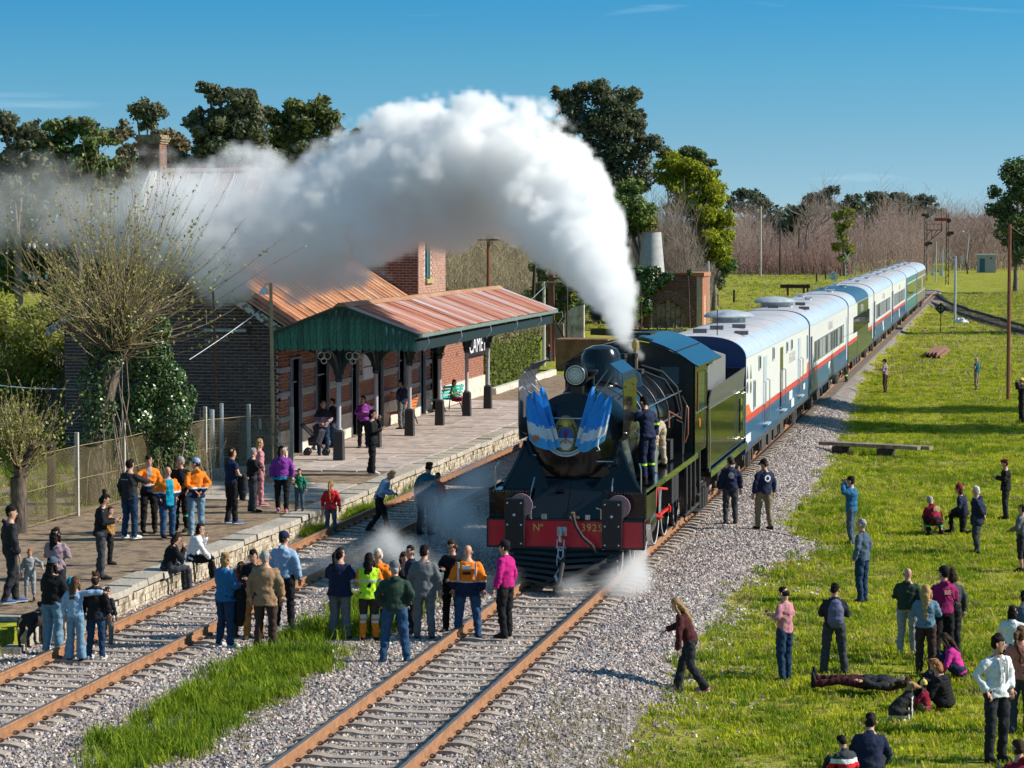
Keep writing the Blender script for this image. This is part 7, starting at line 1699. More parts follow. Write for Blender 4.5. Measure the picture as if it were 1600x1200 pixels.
T_('spring_tree',1065,215,[(1045,255,18),(1070,262,20),(1095,285,20),(1112,300,18),(1060,285,22),(1110,330,20),(1128,345,20),(1120,370,20),(1130,392,16),(1040,275,16),(1085,310,18),(1075,330,20),(1095,350,20),(1100,375,18),(1060,310,20),(1115,400,14),(1085,270,20),(1105,315,20)],12,15000,.34,'lime','yel','tree in bright yellow green spring leaf',barkm=m_bark2,frac2=.35)
T_('evergreen_bush',1000,205,[(985,300,22),(965,320,24),(1000,330,24),(975,355,24),(1010,350,18)],13,4200,.36,'green','olive','drooping dark green evergreen behind the concrete tower')
T_('evergreen_bush',1115,245,[(1105,375,18),(1118,395,18),(1100,405,16),(1130,412,14),(1140,420,10)],14,2600,.34,'green','green','low green bush at the foot of the bright spring tree')
T_('eucalyptus_tree',1165,560,[(1140,315,10),(1155,305,11),(1172,302,10),(1185,312,11),(1195,320,10),(1150,325,12),(1175,325,12)],15,1600,.8,'euc3','euc','distant dark green trees beyond the bare thicket')
T_('eucalyptus_tree',1290,520,[(1296,300,12),(1285,310,14),(1300,318,12),(1270,318,14),(1250,330,14),(1240,340,12)],16,2200,.7,'euc3','euc','dark eucalyptus against which the tall bare tree stands')
T_('olive_bush',1318,430,[(1310,335,9),(1322,332,10),(1326,350,10),(1312,355,10),(1318,372,9),(1308,385,9),(1326,388,9),(1318,402,9)],17,1600,.5,'olive','yel','olive yellow tree behind the left hand signal post')
for i,(px,its)in enumerate([(1335,[(1330,312,12),(1345,322,12),(1325,328,12)]),(1375,[(1365,308,13),(1380,312,12),(1372,325,14),(1392,322,10)]),(1410,[(1402,310,12),(1418,312,12),(1410,328,13)]),(1443,[(1430,312,12),(1446,315,13),(1458,328,10),(1440,332,13)])]):
 T_('eucalyptus_tree',px,640+20*i,its,20+i,1400,.9,'euc3','euc',['leftmost of the row of far eucalyptus beyond the end of the train','far eucalyptus with a flat top above the reddish thicket','far eucalyptus right of the flat topped one','last far eucalyptus before the signals'][i],group='row of far eucalyptus')
T_('conifer_tree',1475,800,[(1474,330,5),(1474,340,8),(1480,348,10),(1465,350,9)],26,700,.7,'euc3','euc','small far conifer between the two signals')
T_('eucalyptus_tree',1585,330,[(1590,265,20),(1575,275,15),(1555,300,12),(1560,325,16),(1590,300,24),(1580,335,24),(1600,350,28),(1585,370,24),(1615,300,30),(1598,395,22)],27,5200,.55,'euc','green','dark tall tree at the right edge behind the poles',trunk=(.4,.25))
# trees outside the right edge whose shade falls across the grass
tree('eucalyptus_tree',(9.5,106,.2),[(0,8,3.2),(-3,9,2.6),(3,9,2.8),(0,11,2.6),(-5,8,1.8)],31,5000,.45,'euc','euc2','tree beyond the right edge shading the grass beside the poles')
tree('eucalyptus_tree',(11,118,.2),[(0,8,3.2),(-3,9.5,2.6),(3,9,2.8),(0,12,2.6)],32,5000,.45,'euc','euc2','second tree beyond the right edge behind the first')
tree('eucalyptus_tree',(14,205,.8),[(0,8,4),(-4,8,3),(3,9,3),(-1,12,3)],33,4000,.6,'euc','euc2','tree beyond the right edge near the joining track')
# leafless trees
def bare_tree(base,seed,h,spread,depth=5,r0=.22,label='',m=None,lean=0.0,up=.35,twig=.62,first=.3,name='bare_tree',group=None):
 rng=random.Random(seed);paths=[]
 def grow(p,d,l,r,k):
  n=3;pts=[p];q=p.copy()
  for i in range(n):
   d=(d+Vector((rng.gauss(0,.13),rng.gauss(0,.13),rng.gauss(0,.07)+.04*up))).normalized();q=q+d*l/n;pts.append(q.copy())
  paths.append(([tuple(x)for x in pts],[r,r*.87,r*.75,r*.62]))
  if k<=0:return
  nb=3 if k>1 else 4
  for i in range(nb):
   a=pts[rng.randint(2,3)]if i else pts[3];nd=(d+Vector((rng.gauss(0,spread),rng.gauss(0,spread),rng.gauss(0,spread*.6)+up*.25))).normalized()
   grow(a,nd,l*twig*rng.uniform(.8,1.25),r*.58,k-1)
 grow(Vector((0,0,-.1)),Vector((lean,0,1)).normalized(),h*first,r0,depth)
 V,F=branch_tubes(paths,3);root=empty(name,base,0,label,'tree',group)
 o=D.objects.new('branches',fast_mesh('branches',V,F,[m or m_bark]));COL.objects.link(o);o.parent=root;return root
m_twig=mat('twig_pinkish',(0.348,0.245,0.21),.9,.25,.6);m_twig2=mat('twig_grey',(0.275,0.231,0.182),.9,.3,.6);m_twigd=mat('twig_dark',(0.189,0.14,0.119),.9,.25,.6)
bare_tree(gtree(1250,455),3,19,.48,6,.42,'tall leafless tree with a wide fan of twigs',m_twig2,up=.5,twig=.66,first=.27)
bare_tree(gtree(1203,470),5,15,.5,5,.35,'smaller leafless tree with a bent top left of the tall one',m_twigd,up=.4,first=.42,twig=.52)
bare_tree(gtree(1530,505),8,17,.38,6,.32,'leafless poplar like tree right of the signals',m_twig,up=.9,twig=.64,first=.26)
bare_tree(gtree(1512,500),9,14.5,.38,6,.3,'leafless tree behind the street lamp',m_twig,up=.9,twig=.64,first=.26)
bare_tree(gtree(1555,510),10,13.5,.42,6,.3,'leafless tree behind the small grey hut',m_twig2,up=.8,twig=.64,first=.26)
bare_tree(gtree(1498,530),12,14,.4,5,.3,'leafless tree standing deepest behind the street lamp',m_twig,up=.9,twig=.64,first=.26)
bare_tree(gtree(195,150),23,6,.45,5,.12,'small pale leafless tree beside the parapet of the roof',m_bark2,up=.6)
def thicket(name,spots,seed,hmin,hmax,m,label,width=.03,twigs=7,zf=None):
 rng=np.random.default_rng(seed);paths=[]
 for(x,y,f)in spots:
  h=rng.uniform(hmin,hmax)*f*(.8+.5*abs(vnoise(x,y,.11,7))*2);lean=rng.normal(size=2)*.13*h;z0=zf(x,y)if zf else 0;p0=np.array([x,y,z0-.1]);p2=np.array([x+lean[0],y+lean[1],z0+h]);p1=(p0+p2)/2+np.array([rng.normal()*.03*h,rng.normal()*.03*h,0])
  paths.append(([p0,p1,p2],[width,width*.75,width*.2]))
  for k in range(twigs):
   t=rng.uniform(.25,.95);a=p0+(p2-p0)*t;l=h*rng.uniform(.12,.32)*(1.15-t*.6);an=rng.uniform(0,2*pi);e=a+np.array([cos(an)*l*.7,sin(an)*l*.7,l*.8]);paths.append(([a,(a+e)/2+rng.normal(size=3)*.04*l,e],[width*.5,width*.4,width*.15]))
 V,F=branch_tubes(paths,3);o=D.objects.new(name,fast_mesh(name,V,F,[m]));COL.objects.link(o);return tag(o,label,kind='stuff')
rng_=random.Random(5)
def spots_px(px0,px1,v0,v1,n,fn=lambda px:1.0):
 r=[]
 for _ in range(n):
  v=rng_.uniform(v0,v1);px=rng_.uniform(px0,px1);r.append((xat(px,v),v,fn(px)))
 return r
thicket('thicket',spots_px(1120,1455,445,540,1500,lambda p:.8+.25*sin(p*.05)+.3*(1 if 1330<p<1400 else 0)),1,6,11,m_twig,'pinkish grey thicket of leafless saplings beyond the field',width=.045,twigs=13)
thicket('thicket',spots_px(1150,1330,440,470,900,lambda p:.7),2,4,7,mat('twig_red',(0.319,0.196,0.168),.9,.2,.6),'low reddish thicket in front of the bare trees',width=.045,twigs=11)
thicket('thicket',spots_px(1485,1610,492,570,600),3,7,12,m_twig,'grey pink thicket behind the hut and the poles',width=.045,twigs=12)
thicket('thicket',spots_px(1436,1500,575,660,420),10,7,11,m_twig,'farthest bare thicket seen between the signals',width=.05,twigs=12)
thicket('thicket',spots_px(690,870,178,235,1500,lambda p:.85+.15*sin(p*.09)),4,5,8.5,mat('twig_olive',(0.334,0.273,0.168),.9,.35,.5),'tangled olive grey brush behind the platform roof',width=.03,twigs=11)
thicket('thicket',spots_px(960,1110,225,280,800,lambda p:.9),5,4,7.5,m_twig2,'grey brush behind the brick ruin',width=.035,twigs=10)
thicket('thicket',spots_px(988,1096,209,217,380,lambda p:max(.25,1-((p-1040)/68)**2)),6,7.0,9.2,mat('twig_dome',(0.29,0.238,0.196),.9,.3,.6),'grey brown dome of leafless twigs in front of the bright spring tree',width=.028,twigs=16)
thicket('thicket',spots_px(955,1005,210,216,220,lambda p:.8),7,4,6.5,m_twig2,'leafless brush between the steam column and the tower',width=.028,twigs=12)
T_('dark_bush',790,240,[(770,345,24),(810,350,24),(840,360,30),(735,365,22),(860,380,26)],34,4500,.4,'euc','olive','dark tree in the brush just below the steam')
T_('dark_bush',855,176,[(850,410,20),(862,440,24),(845,465,24),(870,480,24),(865,500,20),(905,440,24),(900,480,24)],35,4200,.3,'green','brown','dark overgrown shrubs around the iron posts beyond the canopy')
T_('green_bush',705,175,[(720,475,12),(745,478,10)],36,500,.25,'yel','green','small yellow green shoots just behind the canopy ridge',trunk=None)
# dense low woodland that closes the view behind everything
def wood(name,px0,px1,v,ytop,n,size,m1,m2,label,seed,jag=8):
 rng=np.random.default_rng(seed);C=[];Rr=[];s=v/FPX;px=px0
 while px<px1:
  t=ytop+jag*(vnoise(px,0,.05,seed)+.5*vnoise(px,3,.17,seed));y=t
  while y<445:
   p=atv(px+rng.uniform(-4,4),y+9,v+rng.uniform(-6,6));r=12*s*rng.uniform(.8,1.3)
   if p.z>-1:C.append(tuple(p));Rr.append((r,r,r*.8))
   y+=14
  px+=13
 V,F=leaves(rng,np.array(C),np.array(Rr),n,size);mi=(np.sin(V[::4,0]*.8+seed)+rng.normal(size=len(F))*.5>.3).astype('i')
 o=D.objects.new(name,fast_mesh(name,V,F,[LM[m1],LM[m2]],mi));COL.objects.link(o);return tag(o,label,kind='stuff')
wood('far_wood',1190,1470,690,322,9000,1.2,'euc3','euc','dark belt of eucalyptus rising behind the bare thicket',6,jag=12)
wood('far_wood',1100,1620,700,340,9000,1.3,'euc3','euc','far belt of dark trees closing the view',3)
wood('far_wood',640,1130,290,352,20000,.7,'euc','olive','dark woodland behind the brush and the ruin',4)
wood('woodland',-40,660,200,245,42000,.55,'euc','green','dark woodland under the tall trees behind the station',5)
# ivy-green hedge continuing the line of the building
def leafbox(name,x0,x1,y0,y1,z0,z1,n,size,ms,label,cat='hedge',seed=1,topf=None):
 rng=np.random.default_rng(seed);root=empty(name,((x0+x1)/2,(y0+y1)/2,0),0,label,cat);cx,cyy=root.location.x,root.location.y
 u=rng.random(n);f=rng.choice(3,n,p=[.6,.25,.15]);P=np.stack([np.where(f==0,x1+rng.normal(size=n)*.05,x0+(x1-x0)*rng.random(n)),np.where(f==2,y0+rng.normal(size=n)*.05,y0+(y1-y0)*rng.random(n)),z0+(z1-z0)*rng.random(n)],1)
 P[f==1,2]=z1+rng.normal(size=(f==1).sum())*.07
 nr=np.zeros((n,3));nr[f==0,0]=1;nr[f==1,2]=1;nr[f==2,1]=-1;nr+=rng.normal(size=(n,3))*.45;nr/=np.linalg.norm(nr,axis=1)[:,None]
 t=np.cross(nr,rng.normal(size=(n,3)));t/=np.linalg.norm(t,axis=1)[:,None];b=np.cross(nr,t);s=size*(.6+.8*rng.random(n))[:,None]
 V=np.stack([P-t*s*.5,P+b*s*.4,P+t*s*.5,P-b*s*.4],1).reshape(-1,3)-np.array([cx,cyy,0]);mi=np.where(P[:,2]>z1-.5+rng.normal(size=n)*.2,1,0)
 o=D.objects.new('foliage',fast_mesh('foliage',V,np.arange(4*n).reshape(-1,4),ms,mi));COL.objects.link(o);o.parent=root
 MB().box(x0-cx,x1-cx-.08,y0-cyy+.08,y1-cyy,0,z1-.1).build('stems',m_twigd,root);return root
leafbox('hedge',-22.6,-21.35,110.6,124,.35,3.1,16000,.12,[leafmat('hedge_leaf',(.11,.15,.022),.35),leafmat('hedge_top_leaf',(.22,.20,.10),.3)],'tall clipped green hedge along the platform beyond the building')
k_=MB().box(-21.1,-20.85,110.5,126,.3,.72).build('low_wall',m_plinth);tag(k_,'low whitewashed wall at the foot of the tall hedge','wall')

# ------------------------------------------------------------------ pollarded willow with ivy, left foreground
def willow(base,head_z,seed,nt,L_,label,lean=.0,r0=.30,spreadz=(.15,1.25),limb=5,budn=10,tw=.012):
 rng=random.Random(seed);root=empty('pollard_willow',base,0,label,'tree');paths=[([(0,0,-.2),(lean*.3,0,head_z*.5),(lean,0,head_z)],[r0,r0*.85,r0*.95])];tw_=[];buds=[]
 heads=[Vector((lean,0,head_z))]
 for i in range(limb):
  a=rng.uniform(0,2*pi);e=Vector((lean+cos(a)*rng.uniform(.2,.35)*r0*5,sin(a)*rng.uniform(.2,.35)*r0*5,head_z+rng.uniform(.1,1.0)*r0*4));paths.append(([tuple(heads[0]),tuple(heads[0].lerp(e,.5)+Vector((0,0,.1))),tuple(e)],[r0*.5,r0*.35,r0*.28]));heads.append(e)
 nr=np.random.default_rng(seed)
 for i in range(nt):
  h=rng.choice(heads);a=rng.uniform(0,2*pi);el=rng.uniform(*spreadz);l=L_*rng.uniform(.35,1.1)
  d=Vector((cos(a)*cos(el),sin(a)*cos(el),sin(el)));p=h.copy();pts=[tuple(p)]
  for k in range(5):
   d=(d+Vector((rng.gauss(0,.13),rng.gauss(0,.13),.12+rng.gauss(0,.06)))).normalized();p=p+d*l/5;pts.append(tuple(p))
   if rng.random()<.45 and k>0:
    q=p.copy();dd=(d+Vector((rng.gauss(0,.4),rng.gauss(0,.4),.2))).normalized();w=[tuple(q)]
    for _ in range(2):q=q+dd*l*.13;w.append(tuple(q))
    tw_.append((w,[tw*.5,tw*.4,tw*.2]));buds.append((np.array(w[0]),np.array(w[-1])))
  tw_.append((pts,[tw*1.5,tw*1.3,tw*1.0,tw*.8,tw*.55,tw*.25]));buds.append((np.array(pts[2]),np.array(pts[4])));buds.append((np.array(pts[3]),np.array(pts[5])))
 V,F=branch_tubes(paths,10);o=D.objects.new('trunk',fast_mesh('trunk',V,F,[mat('willow_bark',(.13,.10,.075),.95,.35,5,bump=.6,bscale=14,rgb2=(.07,.055,.045),thr=.52,stretch=(1,1,.3))],smooth=True));COL.objects.link(o);o.parent=root
 V,F=branch_tubes(tw_,3);o=D.objects.new('twigs',fast_mesh('twigs',V,F,[mat('willow_twig',(0.265,0.196,0.111),.7,.3,1.5)]));COL.objects.link(o);o.parent=root
 P=[]
 for a,b in buds:
  t=nr.random((budn,1));P.append(a+(b-a)*t+nr.normal(size=(budn,3))*.02)
 P=np.concatenate(P);n=len(P);t=nr.normal(size=(n,3));t/=np.linalg.norm(t,axis=1)[:,None];b=np.cross(t,nr.normal(size=(n,3)));b/=np.linalg.norm(b,axis=1)[:,None];s=.035*(.6+nr.random((n,1)))
 V=np.stack([P-t*s,P+b*s*.6,P+t*s,P-b*s*.6],1).reshape(-1,3);o=D.objects.new('young_leaves',fast_mesh('young_leaves',V,np.arange(4*n).reshape(-1,4),[LM['bud']]));COL.objects.link(o);o.parent=root
 return root
WB=at(140,792,.38)
willow(WB,3.6,4,300,4.1,'large pollarded willow with a fan of long twigs left of the station',lean=.55,r0=.33,limb=13,budn=4,spreadz=(-.15,1.4),tw=.010)
willow(at(30,838,.38),1.35,6,130,1.55,'small pollarded willow with upright shoots at the left edge',lean=0,r0=.20,spreadz=(.2,1.45),limb=5,budn=4,tw=.010)
def ivy(name,C,Rr,n,size,label,seed,base):
 rng=np.random.default_rng(seed);root=empty(name,base,0,label,'shrub');C=np.array(C)-np.array(base);V,F=leaves(rng,C,np.array(Rr),n,size,shell=.8,asp=.85,droop=0)
 mi=(rng.random(len(F))<.22).astype('i');o=D.objects.new('leaves',fast_mesh('leaves',V,F,[LM['ivy'],LM['ivy2']],mi));COL.objects.link(o);o.parent=root
 paths=[]
 for i in range(9):
  a=rng.uniform(0,2*pi);c=C[rng.integers(len(C))];p=np.array([c[0]+rng.normal()*.4,c[1]+rng.normal()*.3,0]);paths.append(([p,(p+c)/2+rng.normal(size=3)*.2,c+rng.normal(size=3)*.3],[.022,.018,.01]))
 V,F=branch_tubes(paths,5);o=D.objects.new('stems',fast_mesh('stems',V,F,[m_bark]));COL.objects.link(o);o.parent=root
iv=[];ir=[]
for(px,py,r,v)in[(185,500,38,66),(195,460,30,66),(215,430,22,66.3),(160,540,30,66),(230,560,45,66.5),(255,600,42,67),(215,610,40,66.5),(265,650,40,67),(210,660,40,66.5),(275,700,34,67.3),(235,715,40,67),(190,705,30,66.5),(170,640,20,66),(285,620,26,67.5),(245,515,26,66.6)]:
 p=atv(px,py,v);iv.append(tuple(p));q=r*v/FPX;ir.append((q,q*.8,q))
ivy('ivy_mass',iv,ir,20000,.085,'glossy ivy mound climbing over the fence and the willow trunk',3,tuple(atv(230,600,66.8).xy)+(.38,))
iv=[tuple(atv(px,py,64.3))for px,py in((148,600),(152,640),(150,675),(165,560),(175,530),(190,505))];ivy('trunk_ivy',iv,[(.45,.45,.5)]*6,3600,.085,'ivy wrapped round the upper trunk of the large willow',4,tuple(WB))
tree('yellow_shrub',tuple(at(30,700,.3)),[(-.9,2.4,1.5),(.5,2.7,1.3),(-1.5,3.8,1.3),(-.3,4.1,1.4),(1.3,3.6,1.2),(2.2,2.6,1.0)],41,9000,.16,'olive','yel','yellow green shrub at the left edge behind the fence',trunk=(.12,.1))
tree('green_shrub',tuple(at(110,668,.3)),[(-.4,3.4,1.3),(1.0,3.8,1.2),(0,4.6,1.1),(1.8,3.2,1.0)],42,5500,.16,'olive','green','loose olive green shrub behind the large willow',trunk=(.12,.1))
tree('olive_shrub',tuple(atv(60,600,92).xy)+(.3,),[(-1.6,1.6,1.6),(.2,1.9,1.7),(1.6,1.5,1.5),(-.6,3.2,1.5),(1.0,3.3,1.4),(-2.4,3.0,1.4),(2.4,2.9,1.2)],43,9000,.2,'olive','yel','broad olive green shrub filling the yard left of the brick gable',trunk=(.14,.1),frac2=.25)
tree('dark_shrub',tuple(atv(-20,600,88).xy)+(.3,),[(-1,1.8,1.6),(.8,2.2,1.6),(0,3.6,1.6),(1.8,3.4,1.4)],44,6000,.2,'green','olive','dark green shrub at the very left edge behind the yard',trunk=(.14,.1))
thicket('undergrowth',[(xat(rng_.uniform(-10,400),v_),v_,1)for v_ in[rng_.uniform(82,100)for _ in range(500)]],8,2,5,m_twig2,'tangled bare undergrowth between the willow and the brick gable',width=.015,twigs=7,zf=height)
thicket('undergrowth',[(xat(rng_.uniform(150,330),v_),v_,.7)for v_ in[rng_.uniform(66,72)for _ in range(160)]],9,1,2.6,mat('twig_straw',(.28,.22,.12),.9,.3,2),'dry stalks along the foot of the wire fence',width=.010,twigs=7,zf=height)
vs,fs,dn=region(-17.9,-16.55,66,72.5,.2,.2,lambda x,y:-.02,lambda x,y:1.0 if False else 0.0)
vs,fs,dn=region(-16.5,-15.9,57,76,.15,.25,lambda x,y:.0,lambda x,y:clamp(1.5*vnoise(x,y,.5,4)+.3)*(1.6 if 62<y<69 else.35))
scatter('weeds',vs,fs,T_long,40,12,.5,1.3,tilt=.5,dens_attr=dn,label='green weeds growing between the rail and the platform face')
leaf_d=[]
for i in range(3):
 mb=MB();mb.add([(-.03,0,0),(0,-.02,.008),(.035,0,.0),(0,.02,.012)],[(0,1,2,3)]);leaf_d.append(proto('dead_leaf',mb,mat('dead_leaf_%d'%i,[(.30,.15,.06),(.22,.11,.05),(.38,.24,.10)][i],.9)))
vs,fs,dn=region(-16.45,-15.95,46,60,.15,.3,lambda x,y:.02,lambda x,y:clamp(.5+vnoise(x,y,.8,3)))
scatter('dead_leaves',vs,fs,leaf_d,260,13,.7,1.4,tilt=.6,dens_attr=dn,label='brown dead leaves heaped between the rail and the platform wall')

# ------------------------------------------------------------------ fence, poles, signals and other things
m_wire=mat('fence_wire',(0.315,0.255,0.128),.6,.2,5,metal=.2);m_galv=mat('galvanised',(.44,.48,.52),.4,.1,3,metal=.3);m_wood=mat('weathered_wood',(.25,.20,.15),.9,.3,3,rgb2=(.15,.115,.08),thr=.55);m_woodd=mat('dark_wood',(.045,.033,.027),.9,.3,3);m_rustp=mat('rusty_pole',(.20,.065,.035),.8,.25,4);m_cpost=mat('pale_concrete_post',(.48,.45,.38),.9,.15,4)
FP=[(-22.3,55.2),(-22.1,58.4),(-21.9,61.6),(-21.8,64.8),(-21.7,68),(-21.6,71.2),(-20.7,72.4),(-19.8,73.7)]
fn=empty('wire_fence',(FP[0][0],FP[0][1],.38),0,'sagging chain link fence on posts behind the platform crowd','fence')
def fz(x,y):return height(x,y)if x<PX-10.5 else PZ-.04
wm=MB();hF=1.65
for i in range(len(FP)-1):
 (x0,y0),(x1,y1)=FP[i],FP[i+1];L_=hypot(x1-x0,y1-y0);st_=.085;n=int(L_/st_)
 def W_(t,z):
  s=z+.04*sin(t*9+i);return(x0+(x1-x0)*t-FP[0][0]+.03*sin(t*7+z*3),y0+(y1-y0)*t-FP[0][1],.12+s-.08*sin(pi*t)*(z/hF))
 m_=hF/st_
 for k in range(-int(m_),n+1):
  for sg in(1,-1):
   a,b=k*st_,k*st_+hF
   ta,tb=a/L_,b/L_;za,zb=(0,hF)if sg>0 else(hF,0)
   if ta<0:za+=(zb-za)*(0-ta)/(tb-ta);ta=0
   if tb>1:zb=za+(zb-za)*(1-ta)/(tb-ta)if tb!=ta else zb;tb=1
   if tb-ta<.01:continue
   wm.tube([W_(ta,za),W_((ta+tb)/2,(za+zb)/2),W_(tb,zb)],.0032,3,cap=False)
tag(wm.build('wire_mesh',m_wire,fn),kind='stuff')
for z in(.15,.95,1.75):
 MB().tube([(x-FP[0][0],y-FP[0][1],z+.02*((-1)**i))for i,(x,y)in enumerate(FP)],.009,5).build('tension_wire',m_wire,fn)
for i,(x,y)in enumerate(FP):
 d=i in(1,);w=.10 if d else.045
 MB().box(-w,w,-w,w,-.3,2.1 if i<7 else 1.95).build('fence_post',m_woodd if d else m_cpost,fn,loc=(x-FP[0][0],y-FP[0][1],0))
gt=empty('wooden_gate',(-21.9,74.6,PZ-.05),0,'old leaning picket gate with rusty lower part beside the fence','gate')
for i in range(16):
 MB().box(-.04,.04,-.015,.015,.05,1.35+.12*sin(i*2.1)).build('picket',m_rustp if i<5 else m_wood,gt,loc=(i*.12-.2,-i*.06,0)).rotation_euler=(0,.05*sin(i*1.7),0)
MB().tube([(-.3,.03,.35),(1.7,-.95,.35)],.03,4).tube([(-.3,.03,1.1),(1.7,-.95,1.1)],.03,4).build('gate_rail',m_wood,gt)
for i,(px,yt,yb,v,r_,m_,lab)in enumerate([(331,640,742,72.6,.075,m_galv,'thick greenish grey post at the left of the picket gate'),(346,630,738,73.4,.06,m_galv,'square galvanised post behind the picket gate'),(406,655,732,74.5,.04,m_cpost,'pale slim post at the right of the picket gate'),(80,690,825,60.5,.11,m_woodd,'thick dark timber post in the wire fence at the left')]):
 a,b=atv(px,yb,v),atv(px,yt,v);o=MB().tube([(0,0,-.2),(0,0,b.z-max(a.z,.3))],r_,8).build('post',m_);o.location=(b.x,v,max(a.z,.3));tag(o,lab,'post')
# tall thin rusty pole and lamp pole by the gable
def pole(px,ytop,v,z0,r_,m_,label,cat='pole',lean=0.0,name='pole',r1=None,n=8,group=None):
 t=atv(px,ytop,v);h=t.z-z0;root=empty(name,(t.x-lean,v,z0),0,label,cat,group);MB().tube([(0,0,-.2),(lean*.5,0,h*.5),(lean,0,h)],[r_,r_,r1 or r_*.8],n).build('shaft',m_,root,smooth=True);return root,h
r,h=pole(333,455,75.6,.45,.035,m_rustp,'thin rusty pole standing in front of the dark gable',lean=-.12)
MB().tube([(-.4,0,h*.72),(.35,0,h*.72)],.012,5).build('cross_wire',m_galv,r)
r,h=pole(423,442,75.9,.45,.06,mat('pole_ochre',(.42,.30,.16),.8,.15,4),'slender lamp pole at the corner of the station gable','lamp post',lean=-.06,name='lamp_post')
MB().tube([(-.06,0,h-.15),(-.10,0,h-.05),(-.2,0,h-.02),(-.26,0,h-.12)],.016,6).build('lamp_arm',m_galv,r,smooth=True)
MB().lathe([(.03,.16),(.07,.13),(.14,.0),(.15,-.06),(.0,-.06)],16,(-.27,0,h-.28)).build('lamp_shade',mat('lamp_white',(.62,.66,.70),.4),r,smooth=True)
r,h=pole(84,385,100,.3,.11,m_rustp,'rusty iron telegraph pole behind the large willow','telegraph pole',name='telegraph_pole')
for z in(h-.15,h-1.35):
 a=MB().box(-1.1,.4,-.05,.05,z-.05,z+.05).build('crossarm',m_woodd,r)
 for x in(-1.0,-.8,-.3,.3):MB().lathe([(.03,0),(.06,.05),(.05,.2),(0,.22)],8,(x,0,z+.05)).build('insulator',mat('white_insulator',(.75,.75,.75),.3),a)
def cable(p0,p1,sag,m_,label,r_=.012,name='cable'):
 p0,p1=Vector(p0),Vector(p1);pts=[]
 for k in range(17):t=k/16;q=p0.lerp(p1,t);q.z-=sag*4*t*(1-t);pts.append(tuple(q-p0))
 o=MB().tube(pts,r_,4).build(name,m_);o.location=p0;return tag(o,label,'cable')
cable(atv(-20,600,62),atv(165,605,65),.08,mat('blue_cable',(.25,.38,.42),.5),'pale blue cable strung across to the willow trunk',.014)
cable(atv(412,481,75.8),atv(296,562,72),.03,m_galv,'grey cable from the gable corner down to the ivy')
cable(atv(1600,368,330),atv(1578,352,121.5),.05,m_galv,'thin cable reaching the rusty pole from the right edge',.012)
# far posts, signals, signs on the right-hand side of the picture
def far(px,ytop,ybase,r_,m_,label,name='pole',cat='pole',lean=0,group=None,zb=None):
 p=at(px,ybase,0);
 return pole(px,ytop,p.y,0 if zb is None else zb,r_,m_,label,cat,lean,name,group=group)+(p.y,)
far(1578,350,617,.085,m_rustp,'tall rusty rail iron pole standing in the grass at the right')
r,h,v=far(1493,400,503,.10,m_galv,'smooth grey steel post beside the joining track')
o=MB();
for i in range(9):a=i*.7;o.tube([(cos(a)*.5*i/9,sin(a)*.4*i/9,.05),(cos(a)*.5*i/9,sin(a)*.4*i/9,.35+.1*sin(i*3))],[.32,.12],7)
me_=remesh(o,.07,.06,2);me_.materials.append(mat('white_plastic',(.68,.70,.72),.5,.1,3));me_.name='plastic_sheeting';o=D.objects.new('plastic_sheeting',me_);COL.objects.link(o);o.location=at(1502,505,0);tag(o,'crumpled white plastic sheeting at the foot of the grey post','sheeting')
far(1107,408,508,.10,m_galv,'pale steel post just right of the brick ruin');
far(1463,377,440,.09,m_galv,'first grey post before the level crossing sign');far(1473,390,432,.10,m_galv,'second grey post next to the level crossing sign')
far(1385,377,420,.10,m_galv,'grey green post above the fifth carriage');far(1365,370,420,.12,m_woodd,'thick dark post above the fifth carriage');far(1346,377,425,.10,m_galv,'taller of the two grey posts near the crossing barrier');far(1338,393,428,.09,m_galv,'shorter of the two grey posts near the crossing barrier')
r,h,v=far(1189,322,431,.14,m_cpost,'pale telegraph pole in front of the thicket','telegraph_pole','telegraph pole');far(1219,348,430,.12,m_woodd,'dark telegraph pole right of the pale one','telegraph_pole','telegraph pole');far(1249,355,428,.12,m_woodd,'dark leaning telegraph pole under the tall bare tree','telegraph_pole','telegraph pole',lean=.2)
for px,yt,yb,lab in((1149,346,422,'pale T shaped telegraph pole beside the yellow green tree'),(1157,340,420,'dark T shaped telegraph pole with white insulators')):
 r,h,v=far(px,yt,yb,.12,m_cpost if px==1149 else m_woodd,lab,'telegraph_pole','telegraph pole');a=MB().box(-1.0,1.0,-.06,.06,h-.1,h+.02).build('crossarm',m_woodd,r)
 for x in(-.9,-.6,.6,.9):MB().tube([(x,0,h),(x,0,h+.22)],.05,6).build('insulator',MATS['white_insulator'],a)
r,h=pole(763,374,160,0,.12,m_rustp,'rust brown T shaped telegraph pole in the brush behind the canopy','telegraph pole',name='telegraph_pole')
a=MB().box(-.65,.65,-.06,.06,h-.08,h+.03).build('crossarm',m_rustp,r)
for x in(-.58,-.3,.38,.6):MB().tube([(x,0,h),(x,0,h+.16)],.035,6).build('insulator',MATS['white_insulator'],a)
cable(atv(770,374,160),atv(835,382,150),.03,m_woodd,'dark wire running from the rust brown pole to the iron mast')
r,h=pole(850,440,140,0,.09,m_cpost,'white concrete pole with a wooden arm beyond the canopy',name='pole');MB().tube([(-.5,0,h-.05),(1.35,0,h-.02)],.03,5).build('arm',m_wood,r);MB().lathe([(.03,.1),(.12,.02),(.14,-.05),(0,-.06)],10,(1.3,0,h+.12)).build('lamp',MATS['lamp_white'],r)
cable(atv(852,447,140),atv(828,470,138),.0,m_galv,'stay wire from the white concrete pole')
ms=empty('iron_mast',(xat(834,150),150,0),0,'leaning dark iron mast beyond the canopy','mast');t=atv(838,360,150)
